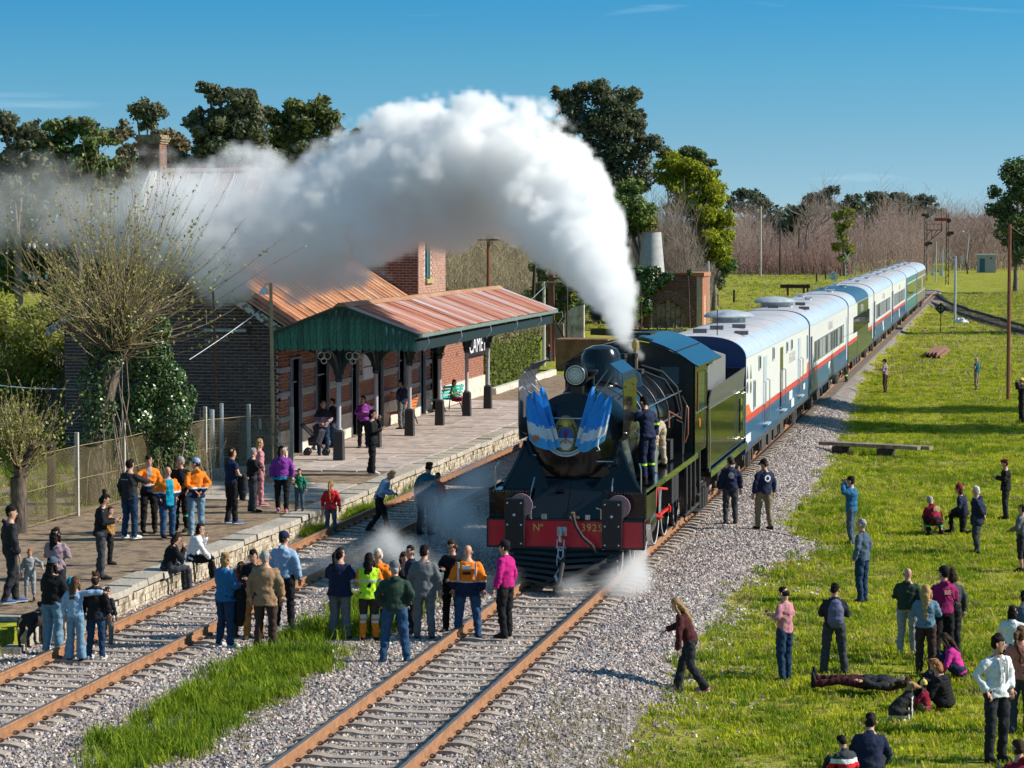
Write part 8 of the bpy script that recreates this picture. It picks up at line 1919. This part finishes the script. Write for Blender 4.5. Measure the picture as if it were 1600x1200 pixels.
MB().tube([(0,0,0),((t.x-ms.location.x)*.5-.1,0,t.z*.5),(t.x-ms.location.x,0,t.z)],[.14,.11,.07],6).build('shaft',m_woodd,ms)
tw=empty('iron_water_crane',(xat(861,148),148,0),0,'rusty iron column carrying a dark frame beyond the canopy','water crane');zt_=atv(861,398,148).z
MB().tube([(0,0,0),(0,0,zt_*.7),(0,0,zt_)],[.22,.18,.10],8).build('column',m_rustp,tw)
f=MB()
for z in(atv(0,405,148).z,atv(0,432,148).z):f.tube([(-.7,0,z),(.9,0,z)],.06,5)
for x in(-.7,.9):f.tube([(x,0,0),(x,0,atv(0,400,148).z)],.06,5)
f.tube([(-.7,0,1),(.9,0,4)],.04,4);f.tube([(.9,0,1),(-.7,0,4)],.04,4);f.build('frame',m_woodd,tw)
r,h=pole(1002,455,190,0,.05,m_woodd,'thin dark pole standing in front of the ivy clad ruin',name='pole')
# semaphore signals
m_sigred=mat('signal_red',(.45,.02,.03),.5);m_sigdark=mat('signal_iron',(.075,.045,.045),.7,.2,3)
def lattice(px,ytop,v,w,label,arms_,name='semaphore_signal',stage=None):
 t=atv(px,ytop,v);h=t.z;root=empty(name,(t.x,v,0),0,label,'signal');L_=MB()
 for sx in(-1,1):
  for sy in(-1,1):L_.tube([(sx*w,sy*w,0),(sx*w*.6,sy*w*.6,h)],.05,4)
 n=int(h/.8)
 for i in range(n):
  a,b=i*.8,(i+1)*.8;s=1 if i%2 else-1;L_.tube([(-s*w,-w,a),(s*w,-w,b)],.03,4);L_.tube([(-s*w,w,a),(s*w,w,b)],.03,4)
 L_.build('lattice_mast',m_sigdark,root)
 for(z,l,m_)in arms_:
  z=atv(px,z,v).z;a=MB().box(min(0,l),max(0,l),-.14,-.08,z-.2,z+.2).build('signal_arm',m_,root);MB().lathe([(0,-.2),(.32,-.18),(.32,-.1),(0,-.1)],12,(.15,0,z-.15),axis=1).build('lens_plate',m_sigdark,root)
 if stage:
  za=atv(px,stage[0],v).z;L_=MB();wd=stage[1];L_.box(0,wd,-.25,.25,za,za+.1);L_.tube([(0,0,za-1.9),(wd,0,za)],.06,4);L_.tube([(wd*.35,0,za),(wd*.35,0,za-1.2)],.04,4);L_.tube([(wd*.35,0,za-1.2),(wd*.7,0,za)],.04,4);L_.tube([(0,0,za-.9),(wd*.35,0,za)],.04,4)
  for x in(wd*.25,wd*.5,wd*.75,wd):L_.tube([(x,0,za),(x,0,za+.9)],.03,4)
  L_.tube([(wd*.95,0,za),(wd*.95,0,za+3.0)],.07,5);L_.tube([(0,0,za+.9),(wd,0,za+.9)],.03,4);L_.build('gantry',m_sigdark,root)
 return root
lattice(1481,332,364,.20,'lattice semaphore signal with a level red arm beyond the train',[(343,-1.75,m_sigred),(364,.8,m_woodd)])
lattice(1447,334,392,.22,'bracket signal with a side gantry left of the red armed one',[(336,-.6,m_woodd),(380,.9,m_woodd)],stage=(360,2.3))
lattice(1324,326,438,.20,'rust coloured semaphore signal in front of the thicket',[(331,-1.5,m_woodd)])
def crossing(px,py,v,label):
 c=atv(px,py,v);root=empty('crossing_sign',(c.x,v,0),0,label,'sign');m_=mat('sign_board_white',(.75,.73,.68),.6,.1,2,rgb2=(.55,.30,.16),thr=.66)
 for s in(-1,1):
  o=MB().box(-.95,.95,-.02,.02,-.10,.10).build('cross_board',m_,root,loc=(0,-.02*s-.1,c.z));o.rotation_euler=(0,s*radians(57),0)
 p=MB()
 for k in range(8):p.k=k%2;p.box(-.07,.07,-.07,.07,k*(c.z-.5)/8,(k+1)*(c.z-.5)/8)
 p.build('striped_post',[m_sigdark,m_plate],root)
crossing(1324,402,425,'left level crossing cross in front of the thicket');crossing(1482,398,425,'right level crossing cross beside the grey posts')
def barrier(px0,px1,py,v,label):
 a,b=atv(px0,py,v),atv(px1,py+1,v);root=empty('crossing_barrier',(a.x,v,0),0,label,'barrier');n=7;L_=b.x-a.x
 q=MB()
 for k in range(n):q.k=k%2;q.box(k*L_/n,(k+1)*L_/n,-.06,.06,a.z-.14,a.z+.14)
 q.build('striped_boom',[m_sigred,m_plate],root)
 for x in(0,L_):MB().box(x-.25,x+.25,-.25,.25,0,a.z+.3).build('barrier_post',m_plate,root)
barrier(1294,1332,424,450,'red and white crossing barrier left of the train');barrier(1457,1470,424,440,'red and white crossing barrier right of the train')
def diamond(px,py,v,z0,sz,m1,m2,label,letter=None):
 c=atv(px,py,v);root=empty('diamond_sign',(c.x,v,z0),0,label,'sign');MB().tube([(0,0,0),(0,0,c.z-z0)],.035,6).build('sign_post',m_woodd,root)
 o=MB().box(-sz,sz,-.03,.0,-sz,sz).build('sign_plate',m1,root,loc=(0,-.05,c.z-z0));o.rotation_euler=(0,pi/4,0)
 if letter:text('letter',letter,sz*2.0,m2,root,(0,-.09,c.z-z0-.02),(pi/2,0,0))
 else:
  o=MB().box(-sz*.55,sz*.55,-.05,-.035,-sz*.55,sz*.55).build('sign_field',m2,root,loc=(0,-.05,c.z-z0));o.rotation_euler=(0,pi/4,0);MB().box(-sz*.8,sz*.8,-.115,-.105,c.z-z0-.05,c.z-z0+.05).build('sign_bar',m1,root);MB().box(-.05,.05,-.115,-.105,c.z-z0-sz*.8,c.z-z0+sz*.8).build('sign_bar',m1,root)
diamond(1470,482,204,height(-4.5,204),.32,mat('sign_black2',(.015,.015,.015),.6),mat('sign_yellowish',(.30,.33,.10),.6),'black diamond sign on a thin post in the grass')
diamond(1302,432,400,0,.62,m_plate,mat('sign_blue',(.05,.22,.45),.5),'blue and white diamond sign lettered S behind the train','S')
r,h,v=far(1514,366,424,.10,m_galv,'leaning street lamp in front of the bare trees','street_lamp','street lamp',lean=.5)
MB().tube([(.5,0,h),(-.4,0,h+.45)],.06,6).build('lamp_arm',m_galv,r);MB().lathe([(0,-.08),(.2,-.05),(.12,.1),(0,.12)],10,(-.55,0,h+.5)).build('lamp_head',m_plate,r)
r,h,v=far(1503,400,424,.05,m_plate,'white paddle shaped marker leaning in the grass','marker','marker',lean=.35);MB().box(.1,.55,-.03,.03,h-1.1,h+.1).build('paddle',m_plate,r)
far(1509,407,428,.13,m_woodd,'short dark leaning stump beside the white paddle','post','post',lean=-.35)
r,h,v=far(1585,338,424,.13,m_cpost,'wooden telegraph pole before the dark trees at the right edge','telegraph_pole','telegraph pole');MB().box(-.1,1.6,-.05,.05,h-.1,h).build('crossarm',m_woodd,r)
hu=at(1541,426,0);c=empty('equipment_hut',(hu.x,hu.y,0),0,'small pale grey equipment hut with a blue door','hut');s_=hu.y/FPX
w_,hh=14.5*s_,27*s_
MB().box(-w_,w_,0,3,-.3,hh).build('hut_walls',mat('hut_grey',(.36,.36,.38),.8,.06,1),c);MB().box(-w_-.15,w_+.15,-.15,3.15,hh,hh+.16).build('hut_roof',m_plate,c);MB().box(-w_*.7,-w_*.15,-.04,0,.1,hh*.8).build('hut_door',mat('hut_door_blue',(.02,.10,.18),.5),c);MB().box(w_*.4,w_*.6,-.05,0,hh*.78,hh*.86).build('hut_vent',m_woodd,c)
# buffer stop and fence stakes left of the train
bs=at(1243,462,0);c=empty('buffer_stop',(bs.x,bs.y,0),0,'black timber buffer stop in the field left of the train','buffer stop')
MB().box(-1.7,1.6,-.15,.15,.85,1.25).build('buffer_timber',m_woodd,c);MB().box(-1.0,-.75,-.1,.1,0,.85).build('stop_post',m_rustp,c);MB().box(.8,1.05,-.1,.1,0,.85).build('stop_post',m_rustp,c)
for i,(px,py,t)in enumerate([(1121,478,460),(1147,473,453),(1276,440,428),(1290,437,424),(1313,432,420),(1262,458,444)]):
 p=at(px,py,0);h=atv(px,t,p.y).z;o=MB().tube([(0,0,0),(0,0,h)],.12,6).build('fence_stake',m_woodd);o.location=p;tag(o,['dark stake in the grass right of the pale steel post','second dark stake further right in the grass','dark stake left of the blue diamond sign','dark stake under the blue diamond sign','dark stake right of the blue diamond sign','dark stake next to the buffer stop'][i],'post')
# brick ruin with arch, ivy, tower, walls
RVN=197.0;x0,x1=xat(990,RVN),xat(1088,RVN);zt_=atv(1050,428,RVN).z
ru=empty('brick_ruin',(x1,RVN,0),0,'roofless brick ruin with an arched opening behind the engine','ruin')
m_rb=mat('ruin_brick_shaded',(.20,.085,.06),.95,.4,3.5,rgb2=(.12,.06,.05),thr=.52);m_rbs=mat('ruin_brick_sunny',(.42,.17,.09),.9,.3,3.5)  # one brick in two tones: shade painted into the first, sunlight into the second
ac,ar,az=xat(1043,RVN)-x1,1.25,.9
q=MB();W0,W1=x0-x1,0
q.box(W0,ac-ar,0,.4,0,zt_);q.box(ac+ar,W1,0,.4,0,zt_)
for k in range(14):
 a0,a1=pi*k/14,pi*(k+1)/14;xa_,xb_=ac+ar*cos(a0),ac+ar*cos(a1);za,zb=az+ar*sin(a0),az+ar*sin(a1)
 q.prism([(xb_,zb),(xa_,za),(xa_,zt_),(xb_,zt_)],1,0,.4)
q.build('front_wall',m_mortar if False else mat('ruin_mortar_shaded',(.26,.21,.18),.95,.3,2),ru)
b=MB()
col=[];bricks(None,0,0,W0,W1,0,lambda x:zt_,(),collect=col,L=.30,H=.11)
for c_,z,l,j in col:
 if hypot(c_-ac,max(0,z-az))<ar+.62 and(z>az or abs(c_-ac)<ar+.1):continue
 b.box(c_-l/2,c_+l/2,-.03,0,z,z+.09)
for ring in range(3):
 rr_=ar+.02+ring*.20
 for k in range(int(26+ring*3)):
  a=pi*(k+.5)/(26+ring*3);M_=Matrix.Translation((ac+(rr_+.09)*cos(a),0,az+(rr_+.09)*sin(a)))@Matrix.Rotation(-a,4,'Y');b.box(-.085,.085,-.05,.0,-.05,.05,M=M_)
tag(b.build('bricks',m_rb,ru),kind='stuff')
q=MB();q.box(W1+.002,W1+.4,0,4.5,0,zt_-.2);q.build('side_wall',mat('ruin_mortar_sunny',(.52,.38,.28),.95,.2,2),ru)  # sunlight put into this paler mortar, shade into that of the front wall
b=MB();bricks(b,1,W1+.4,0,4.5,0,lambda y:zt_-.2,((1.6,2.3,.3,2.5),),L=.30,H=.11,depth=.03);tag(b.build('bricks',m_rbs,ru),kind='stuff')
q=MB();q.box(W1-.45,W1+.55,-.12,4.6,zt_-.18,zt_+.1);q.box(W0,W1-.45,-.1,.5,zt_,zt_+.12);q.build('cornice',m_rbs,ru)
q=MB()
for k in range(7):xk=ac-ar+.18+k*.36;q.box(xk-.16,xk+.16,.2,.25,0,az+sqrt(max(.05,ar*ar-(xk-ac)**2))-.1*(k%3))
q.build('old_door_boards',m_wood,ru);MB().box(W0,W1,.5,4.4,0,.1).build('ruin_floor',m_rb,ru)
MB().box(W0,W1,4.3,4.6,0,zt_).build('back_wall',m_rb,ru)
C=[];Rr=[]
for(px,py,r_)in[(998,430,16),(1010,445,20),(1020,428,14),(995,460,18),(1005,480,16),(1030,440,12),(1045,432,8),(990,490,14),(1078,425,5)]:
 p=atv(px,py,196.4);C.append(tuple(p));q_=r_*196/FPX;Rr.append((q_,q_*.7,q_))
ivy('ivy_mass',C,Rr,5200,.20,'dark ivy smothering the left side of the brick ruin',9,(x0,196.4,0))
T_('green_bush',985,192,[(985,470,14),(990,495,14),(978,485,12)],51,900,.25,'green','yel','leafy shrub in front of the ivy clad ruin',trunk=None)
tp,bt=atv(1018,362,205),atv(1019,422,205);tw=empty('concrete_tower',(tp.x,205,0),0,'tapering concrete tower rising behind the brick ruin','tower')
MB().lathe([(1.15,0),(1.0,bt.z),(.74,tp.z),(.70,tp.z),(.70,tp.z-.3),(0,tp.z-.3)],24,(0,0,0)).build('shaft',mat('tower_concrete',(.42,.42,.41),.85,.12,1.2),tw,smooth=True);MB().lathe([(.76,tp.z-.03),(.78,tp.z+.02),(.7,tp.z+.04)],24,(0,0,0)).build('rim',m_rustp,tw)
pw=empty('board_fence',(0,182,0),0,'low cream board wall with dark stakes before the ruin','fence')
xa_,xb_=xat(985,182),xat(1068,182);n=12
for k in range(n):
 a=xa_+(xb_-xa_)*k/n;zt2=atv(0,527-(k/n)*16,182).z;MB().box(a,a+(xb_-xa_)/n-.03,0,.08,-.2,zt2+.35).build('board',mat('cream_board',(.50,.40,.28),.85,.15,2,rnd=.15),pw)
 if k%2==0:MB().box(a-.05,a+.05,.1,.2,0,zt2+.9).build('stake',m_woodd,pw)
MB().box(xa_-3,xb_,1.5,1.7,0,atv(0,508,183).z).build('dark_backing',m_woodd,pw)
rx0,rx1=xat(868,132),xat(950,132);z0_,z1_=atv(0,566,132).z,atv(0,523,132).z
c=empty('rusty_tank',((rx0+rx1)/2,132,0),0,'rust brown steel tank standing beyond the hedge, behind the engine','tank');hw_=(rx1-rx0)/2
MB().box(-hw_,hw_,0,1.6,z0_-.3,z1_).build('tank_body',mat('tank_rust',(.24,.115,.055),.85,.15,1.2,rgb2=(.17,.075,.04),thr=.55),c,bevel=.04)
for x in(-hw_+.2,hw_-.2):MB().box(x-.1,x+.1,.1,1.5,0,z0_-.3).build('tank_leg',m_woodd,c)
wx0,wx1=xat(882,152),xat(912,152);c=MB();zt3=atv(0,472,152).z
c.prism([(0,0),(wx1-wx0,0),(wx1-wx0,zt3),((wx1-wx0)*.4,zt3-.15),(0,zt3-.5)],1,0,.35);c=c.build('broken_wall',mat('flaking_white',(.50,.44,.38),.95,.25,1.5,rgb2=(.28,.22,.18),thr=.56));c.location=(wx0,152,0);tag(c,'broken piece of whitewashed wall behind the steam column','wall')
c=MB().box(0,xat(880,153)-xat(848,153),0,.3,0,atv(0,500,153).z).build('mauve_wall',mat('mauve_plaster',(.24,.17,.15),.95,.2,1));c.location=(xat(848,153),153,0);tag(c,'plain mauve brown wall beside the white concrete pole','wall')
# plank bridge, rail pile, pram, skip
pk=empty('plank_bridge',tuple(at(1367,706,-.15)),-.06,'long weathered plank laid across the ditch in the grass','plank')
p0,p1=at(1285,699,-.1),at(1452,708,-.1);L_=(p1-p0).length;a=atan2((p1-p0).y,(p1-p0).x);pk.location=(p0+p1)/2;pk.location.z=-.02;pk.rotation_euler.z=a
for k in range(2):MB().box(-L_/2+.2*k,L_/2-.3*(1-k),-.28+k*.29,-.01+k*.28,.02,.14).build('plank',m_wood,pk)
for x in(-L_*.32,L_*.1):MB().box(x-.2,x+.2,-.3,.3,-.35,.0).build('support',m_woodd,pk)
rp_=empty('rail_pile',tuple(at(1466,549,-.1)),0,'pile of short rusty rails lying on the grass','pile');p0,p1=at(1452,556,-.1),at(1480,536,-.1);a=atan2((p1-p0).y,(p1-p0).x)-pi/2;rp_.rotation_euler.z=a;rp_.location.z=height(rp_.location.x,rp_.location.y)
for k in range(9):
 o=rail_mb(-5.5+.3*(k%3),5.2-.2*(k%4),0).build('short_rail',[mat('pile_rust',(.22,.11,.075),.8,.3,4),mat('pile_rust',(0,0,0))],rp_);o.location=((k%5)*.2-.4,0,.02+(k//5)*.18)
pr=empty('pram',tuple(at(495,712,PZ)),YAW,'folded down black pram with four small wheels by the brick wall','pram')
q=MB();q.tube([(-.5,0,.95),(-.3,0,.75),(.1,0,.35),(.25,0,.12)],.02,6);q.tube([(-.25,.2,.12),(.1,.2,.5),(-.45,.2,.98)],.016,6);q.tube([(-.25,-.2,.12),(.1,-.2,.5),(-.45,-.2,.98)],.016,6);q.tube([(-.45,-.2,.98),(-.45,.2,.98)],.02,6);q.build('pram_frame',m_darkiron,pr)
q=MB();q.tube([(-.25,0,.42),(0,0,.45),(.1,0,.75),(-.05,0,.95)],[(.2,.12),(.24,.2),(.22,.2),(.12,.1)],10,up=(0,1,0));q.build('seat',mat('pram_fabric',(.03,.03,.045),.8,.2,8),pr,smooth=True)
for x in(-.28,.28):
 for y in(-.22,.22):MB().lathe([(0,-.02),(.1,-.02),(.12,0),(.1,.02),(0,.02)],14,(x,y,.12),axis=1).build('wheel',m_darkiron,pr)

# ------------------------------------------------------------------ steam
def steam(name,puffs,vox,dens,label,edge=.5,n1=(.55,.42),n2=(1.5,.20),n3=(4.2,.09),aniso=.05,pad=1.2,power=1.0,seed=0.0,flow=(1,1,1)):
 """puffs: (x, y, z, radius, density) along the plume; a density grid shaped by their distance and by billowing noise"""
 P=np.array(puffs,float)
 # interpolate along the spine
 t=np.linspace(0,len(P)-1,(len(P)-1)*6+1);Q=np.stack([np.interp(t,np.arange(len(P)),P[:,k])for k in range(5)],1)
 me=D.meshes.new(name);me.from_pydata([tuple(q[:3])for q in Q],[],[])
 for k,nm in((3,'rad'),(4,'den')):a=me.attributes.new(nm,'FLOAT','POINT');a.data.foreach_set('value',Q[:,k].astype('f'))
 o=D.objects.new(name,me);COL.objects.link(o)
 mn=(Q[:,:3]-Q[:,3:4]-pad).min(0);mxx=(Q[:,:3]+Q[:,3:4]+pad).max(0);res=np.ceil((mxx-mn)/vox).astype(int)
 ng=D.node_groups.new(name,'GeometryNodeTree');ng.interface.new_socket('Geometry',in_out='INPUT',socket_type='NodeSocketGeometry');ng.interface.new_socket('Geometry',in_out='OUTPUT',socket_type='NodeSocketGeometry')
 N=ng.nodes;L=ng.links;gi=N.new('NodeGroupInput');go=N.new('NodeGroupOutput')
 def math_(op,a,b=None,c=None):
  m=N.new('ShaderNodeMath');m.operation=op
  for i,v in enumerate((a,b,c)):
   if v is None:continue
   if isinstance(v,(int,float)):m.inputs[i].default_value=v
   else:L.new(v,m.inputs[i])
  return m.outputs[0]
 pos=N.new('GeometryNodeInputPosition').outputs[0]
 # bend space a little so that the billows are not all alike
 sn=N.new('GeometryNodeSampleNearest');sn.domain='POINT';L.new(gi.outputs[0],sn.inputs['Geometry']);L.new(pos,sn.inputs['Sample Position'])
 def samp(nm,ty='FLOAT'):
  s=N.new('GeometryNodeSampleIndex');s.data_type=ty;L.new(gi.outputs[0],s.inputs['Geometry']);L.new(sn.outputs[0],s.inputs['Index'])
  if nm=='pos':L.new(N.new('GeometryNodeInputPosition').outputs[0],s.inputs['Value'])
  else:
   na=N.new('GeometryNodeInputNamedAttribute');na.data_type='FLOAT';na.inputs['Name'].default_value=nm;L.new(na.outputs['Attribute'],s.inputs['Value'])
  return s.outputs[0]
 rad,den,c=samp('rad'),samp('den'),samp('pos','FLOAT_VECTOR')
 dv=N.new('ShaderNodeVectorMath');dv.operation='DISTANCE';L.new(pos,dv.inputs[0]);L.new(c,dv.inputs[1]);dist=dv.outputs['Value']
 sc=N.new('ShaderNodeVectorMath');sc.operation='MULTIPLY';L.new(pos,sc.inputs[0]);sc.inputs[1].default_value=flow
 def vor(scale):
  v=N.new('ShaderNodeTexVoronoi');v.feature='SMOOTH_F1';v.inputs['Scale'].default_value=scale;v.inputs['Smoothness'].default_value=.35;L.new(sc.outputs[0],v.inputs['Vector']);return v.outputs['Distance']
 nz=N.new('ShaderNodeTexNoise');nz.inputs['Scale'].default_value=n1[0]*.8;nz.inputs['Detail'].default_value=5;nz.inputs['Roughness'].default_value=.6;L.new(sc.outputs[0],nz.inputs['Vector'])
 # relative radius: d/r - bumps
 q=math_('DIVIDE',dist,rad)
 bump=math_('MULTIPLY',math_('SUBTRACT',.55,vor(n1[0])),n1[1]*2.0)
 bump=math_('ADD',bump,math_('MULTIPLY',math_('SUBTRACT',.5,vor(n2[0])),n2[1]*2.0))
 bump=math_('ADD',bump,math_('MULTIPLY',math_('SUBTRACT',.5,vor(n3[0])),n3[1]*2.0))
 bump=math_('ADD',bump,math_('MULTIPLY',math_('SUBTRACT',nz.outputs['Fac'],.5),.9))
 f=math_('SUBTRACT',math_('SUBTRACT',math_('ADD',.98,bump),q),math_('MULTIPLY',math_('MAXIMUM',math_('SUBTRACT',q,1.18),0.0),3.0))
 mr=N.new('ShaderNodeMapRange');mr.interpolation_type='SMOOTHSTEP';mr.inputs['From Min'].default_value=0;L.new(math_('MULTIPLY',math_('SUBTRACT',1.5,den),edge),mr.inputs['From Max']);L.new(f,mr.inputs['Value'])
 dn=math_('MULTIPLY',math_('MULTIPLY',mr.outputs[0],math_('POWER',den,power)),dens)
 # thin steam is torn into wisps
 wz=N.new('ShaderNodeTexNoise');wz.inputs['Scale'].default_value=n1[0]*.55;wz.inputs['Detail'].default_value=7;wz.inputs['Roughness'].default_value=.68;wz.inputs['Distortion'].default_value=.7;L.new(sc.outputs[0],wz.inputs['Vector'])
 wr=N.new('ShaderNodeMapRange');wr.inputs['From Min'].default_value=.40;wr.inputs['From Max'].default_value=.62;wr.inputs['To Min'].default_value=.12;wr.inputs['To Max'].default_value=1.9;L.new(wz.outputs['Fac'],wr.inputs['Value'])
 kk=N.new('ShaderNodeMapRange');kk.inputs['From Min'].default_value=.98;kk.inputs['From Max'].default_value=.6;L.new(den,kk.inputs['Value'])
 wm_=math_('ADD',math_('MULTIPLY',wr.outputs[0],kk.outputs[0]),math_('SUBTRACT',1.0,kk.outputs[0]));dn=math_('MULTIPLY',dn,wm_)
 vc=N.new('GeometryNodeVolumeCube');vc.inputs['Background'].default_value=0
 L.new(dn,vc.inputs['Density']);vc.inputs['Min'].default_value=tuple(mn);vc.inputs['Max'].default_value=tuple(mxx)
 for k,nm in enumerate(('Resolution X','Resolution Y','Resolution Z')):vc.inputs[nm].default_value=int(res[k])
 m=D.materials.get('steam')
 if m is None:
  m=D.materials.new('steam');m.use_nodes=True;n=m.node_tree;n.nodes.clear();ou=n.nodes.new('ShaderNodeOutputMaterial');pv=n.nodes.new('ShaderNodeVolumePrincipled')
  pv.inputs['Color'].default_value=(1,1,1,1);pv.inputs['Anisotropy'].default_value=aniso;pv.inputs['Density'].default_value=1;n.links.new(pv.outputs[0],ou.inputs['Volume'])
 sm_=N.new('GeometryNodeSetMaterial');sm_.inputs['Material'].default_value=m;L.new(vc.outputs[0],sm_.inputs['Geometry']);L.new(sm_.outputs[0],go.inputs[0])
 md=o.modifiers.new('g','NODES');md.node_group=ng;tag(o,label,kind='stuff');return o,res
def px_puff(px,py,v,rpx,d=1.0):
 p=atv(px,py,v);return(p.x,p.y,p.z,rpx*v/FPX,d)
PL=[(974,530,61.5,8,0.9),(968,495,64,21,1),(952,450,67.5,35,1),(925,400,71.5,52,1),(888,345,75.2,70,1),(845,292,77.2,86,1),(800,258,78,98,1),(745,252,78,102,1),(690,262,78,108,1),(630,290,77.8,112,0.92),(565,312,77.6,112,0.84),(500,332,77.4,112,0.76),(430,350,77,112,0.74),(360,358,76.6,108,0.66),(290,356,76.4,104,0.54),(215,342,76,96,0.36),(140,332,76,92,0.28),(60,325,76,88,0.23),(-40,320,76,86,0.2)]
o,res=steam('steam_plume',[px_puff(*p)for p in PL],.14,3.4,'huge white steam plume rising from the engine and drifting left over the station',power=2.2,n1=(.5,.45),n2=(1.3,.36),n3=(3.6,.24),edge=.30,pad=3.0)
steam('steam_cloud',[px_puff(*p)for p in[(785,850,54.5,20,.5),(740,830,55.5,40,.5),(690,800,57,50,.45),(735,760,59,45,.35),(760,730,61,30,.25)]],.12,3.2,'thin bluish steam drifting over the platform track from the cylinders',edge=1.3,n1=(.9,.5),n2=(2.2,.25),seed=3)
steam('steam_cloud',[px_puff(*p)for p in[(800,905,52.3,24,.5),(740,905,51.8,30,.35),(660,885,51.8,36,.4),(600,850,52.5,40,.5),(545,880,51.8,40,.45),(480,890,51.5,26,.25)]],.12,3.6,'low white steam curling behind the people gathered between the tracks',edge=1.3,n1=(.9,.55),n2=(2.2,.25),seed=5)
steam('steam_cloud',[px_puff(*p)for p in[(1003,850,54.8,8,.8),(998,880,53.9,24,.8),(985,905,52.9,36,.7),(950,920,52.2,28,.5),(890,925,51.8,22,.4)]],.09,3.2,'white steam blown out from the right hand cylinder onto the rail',edge=1.0,n1=(1.2,.45),n2=(3,.2),seed=7)
steam('steam_cloud',[px_puff(*p)for p in[(1000,556,62.3,9,.6),(990,545,62.3,14,.6),(978,530,62.3,12,.6)]],.05,4.5,'small puff of steam at the safety valves in front of the cab',edge=.9,n1=(2.5,.4),n2=(6,.2),n3=(12,.1),pad=.4)
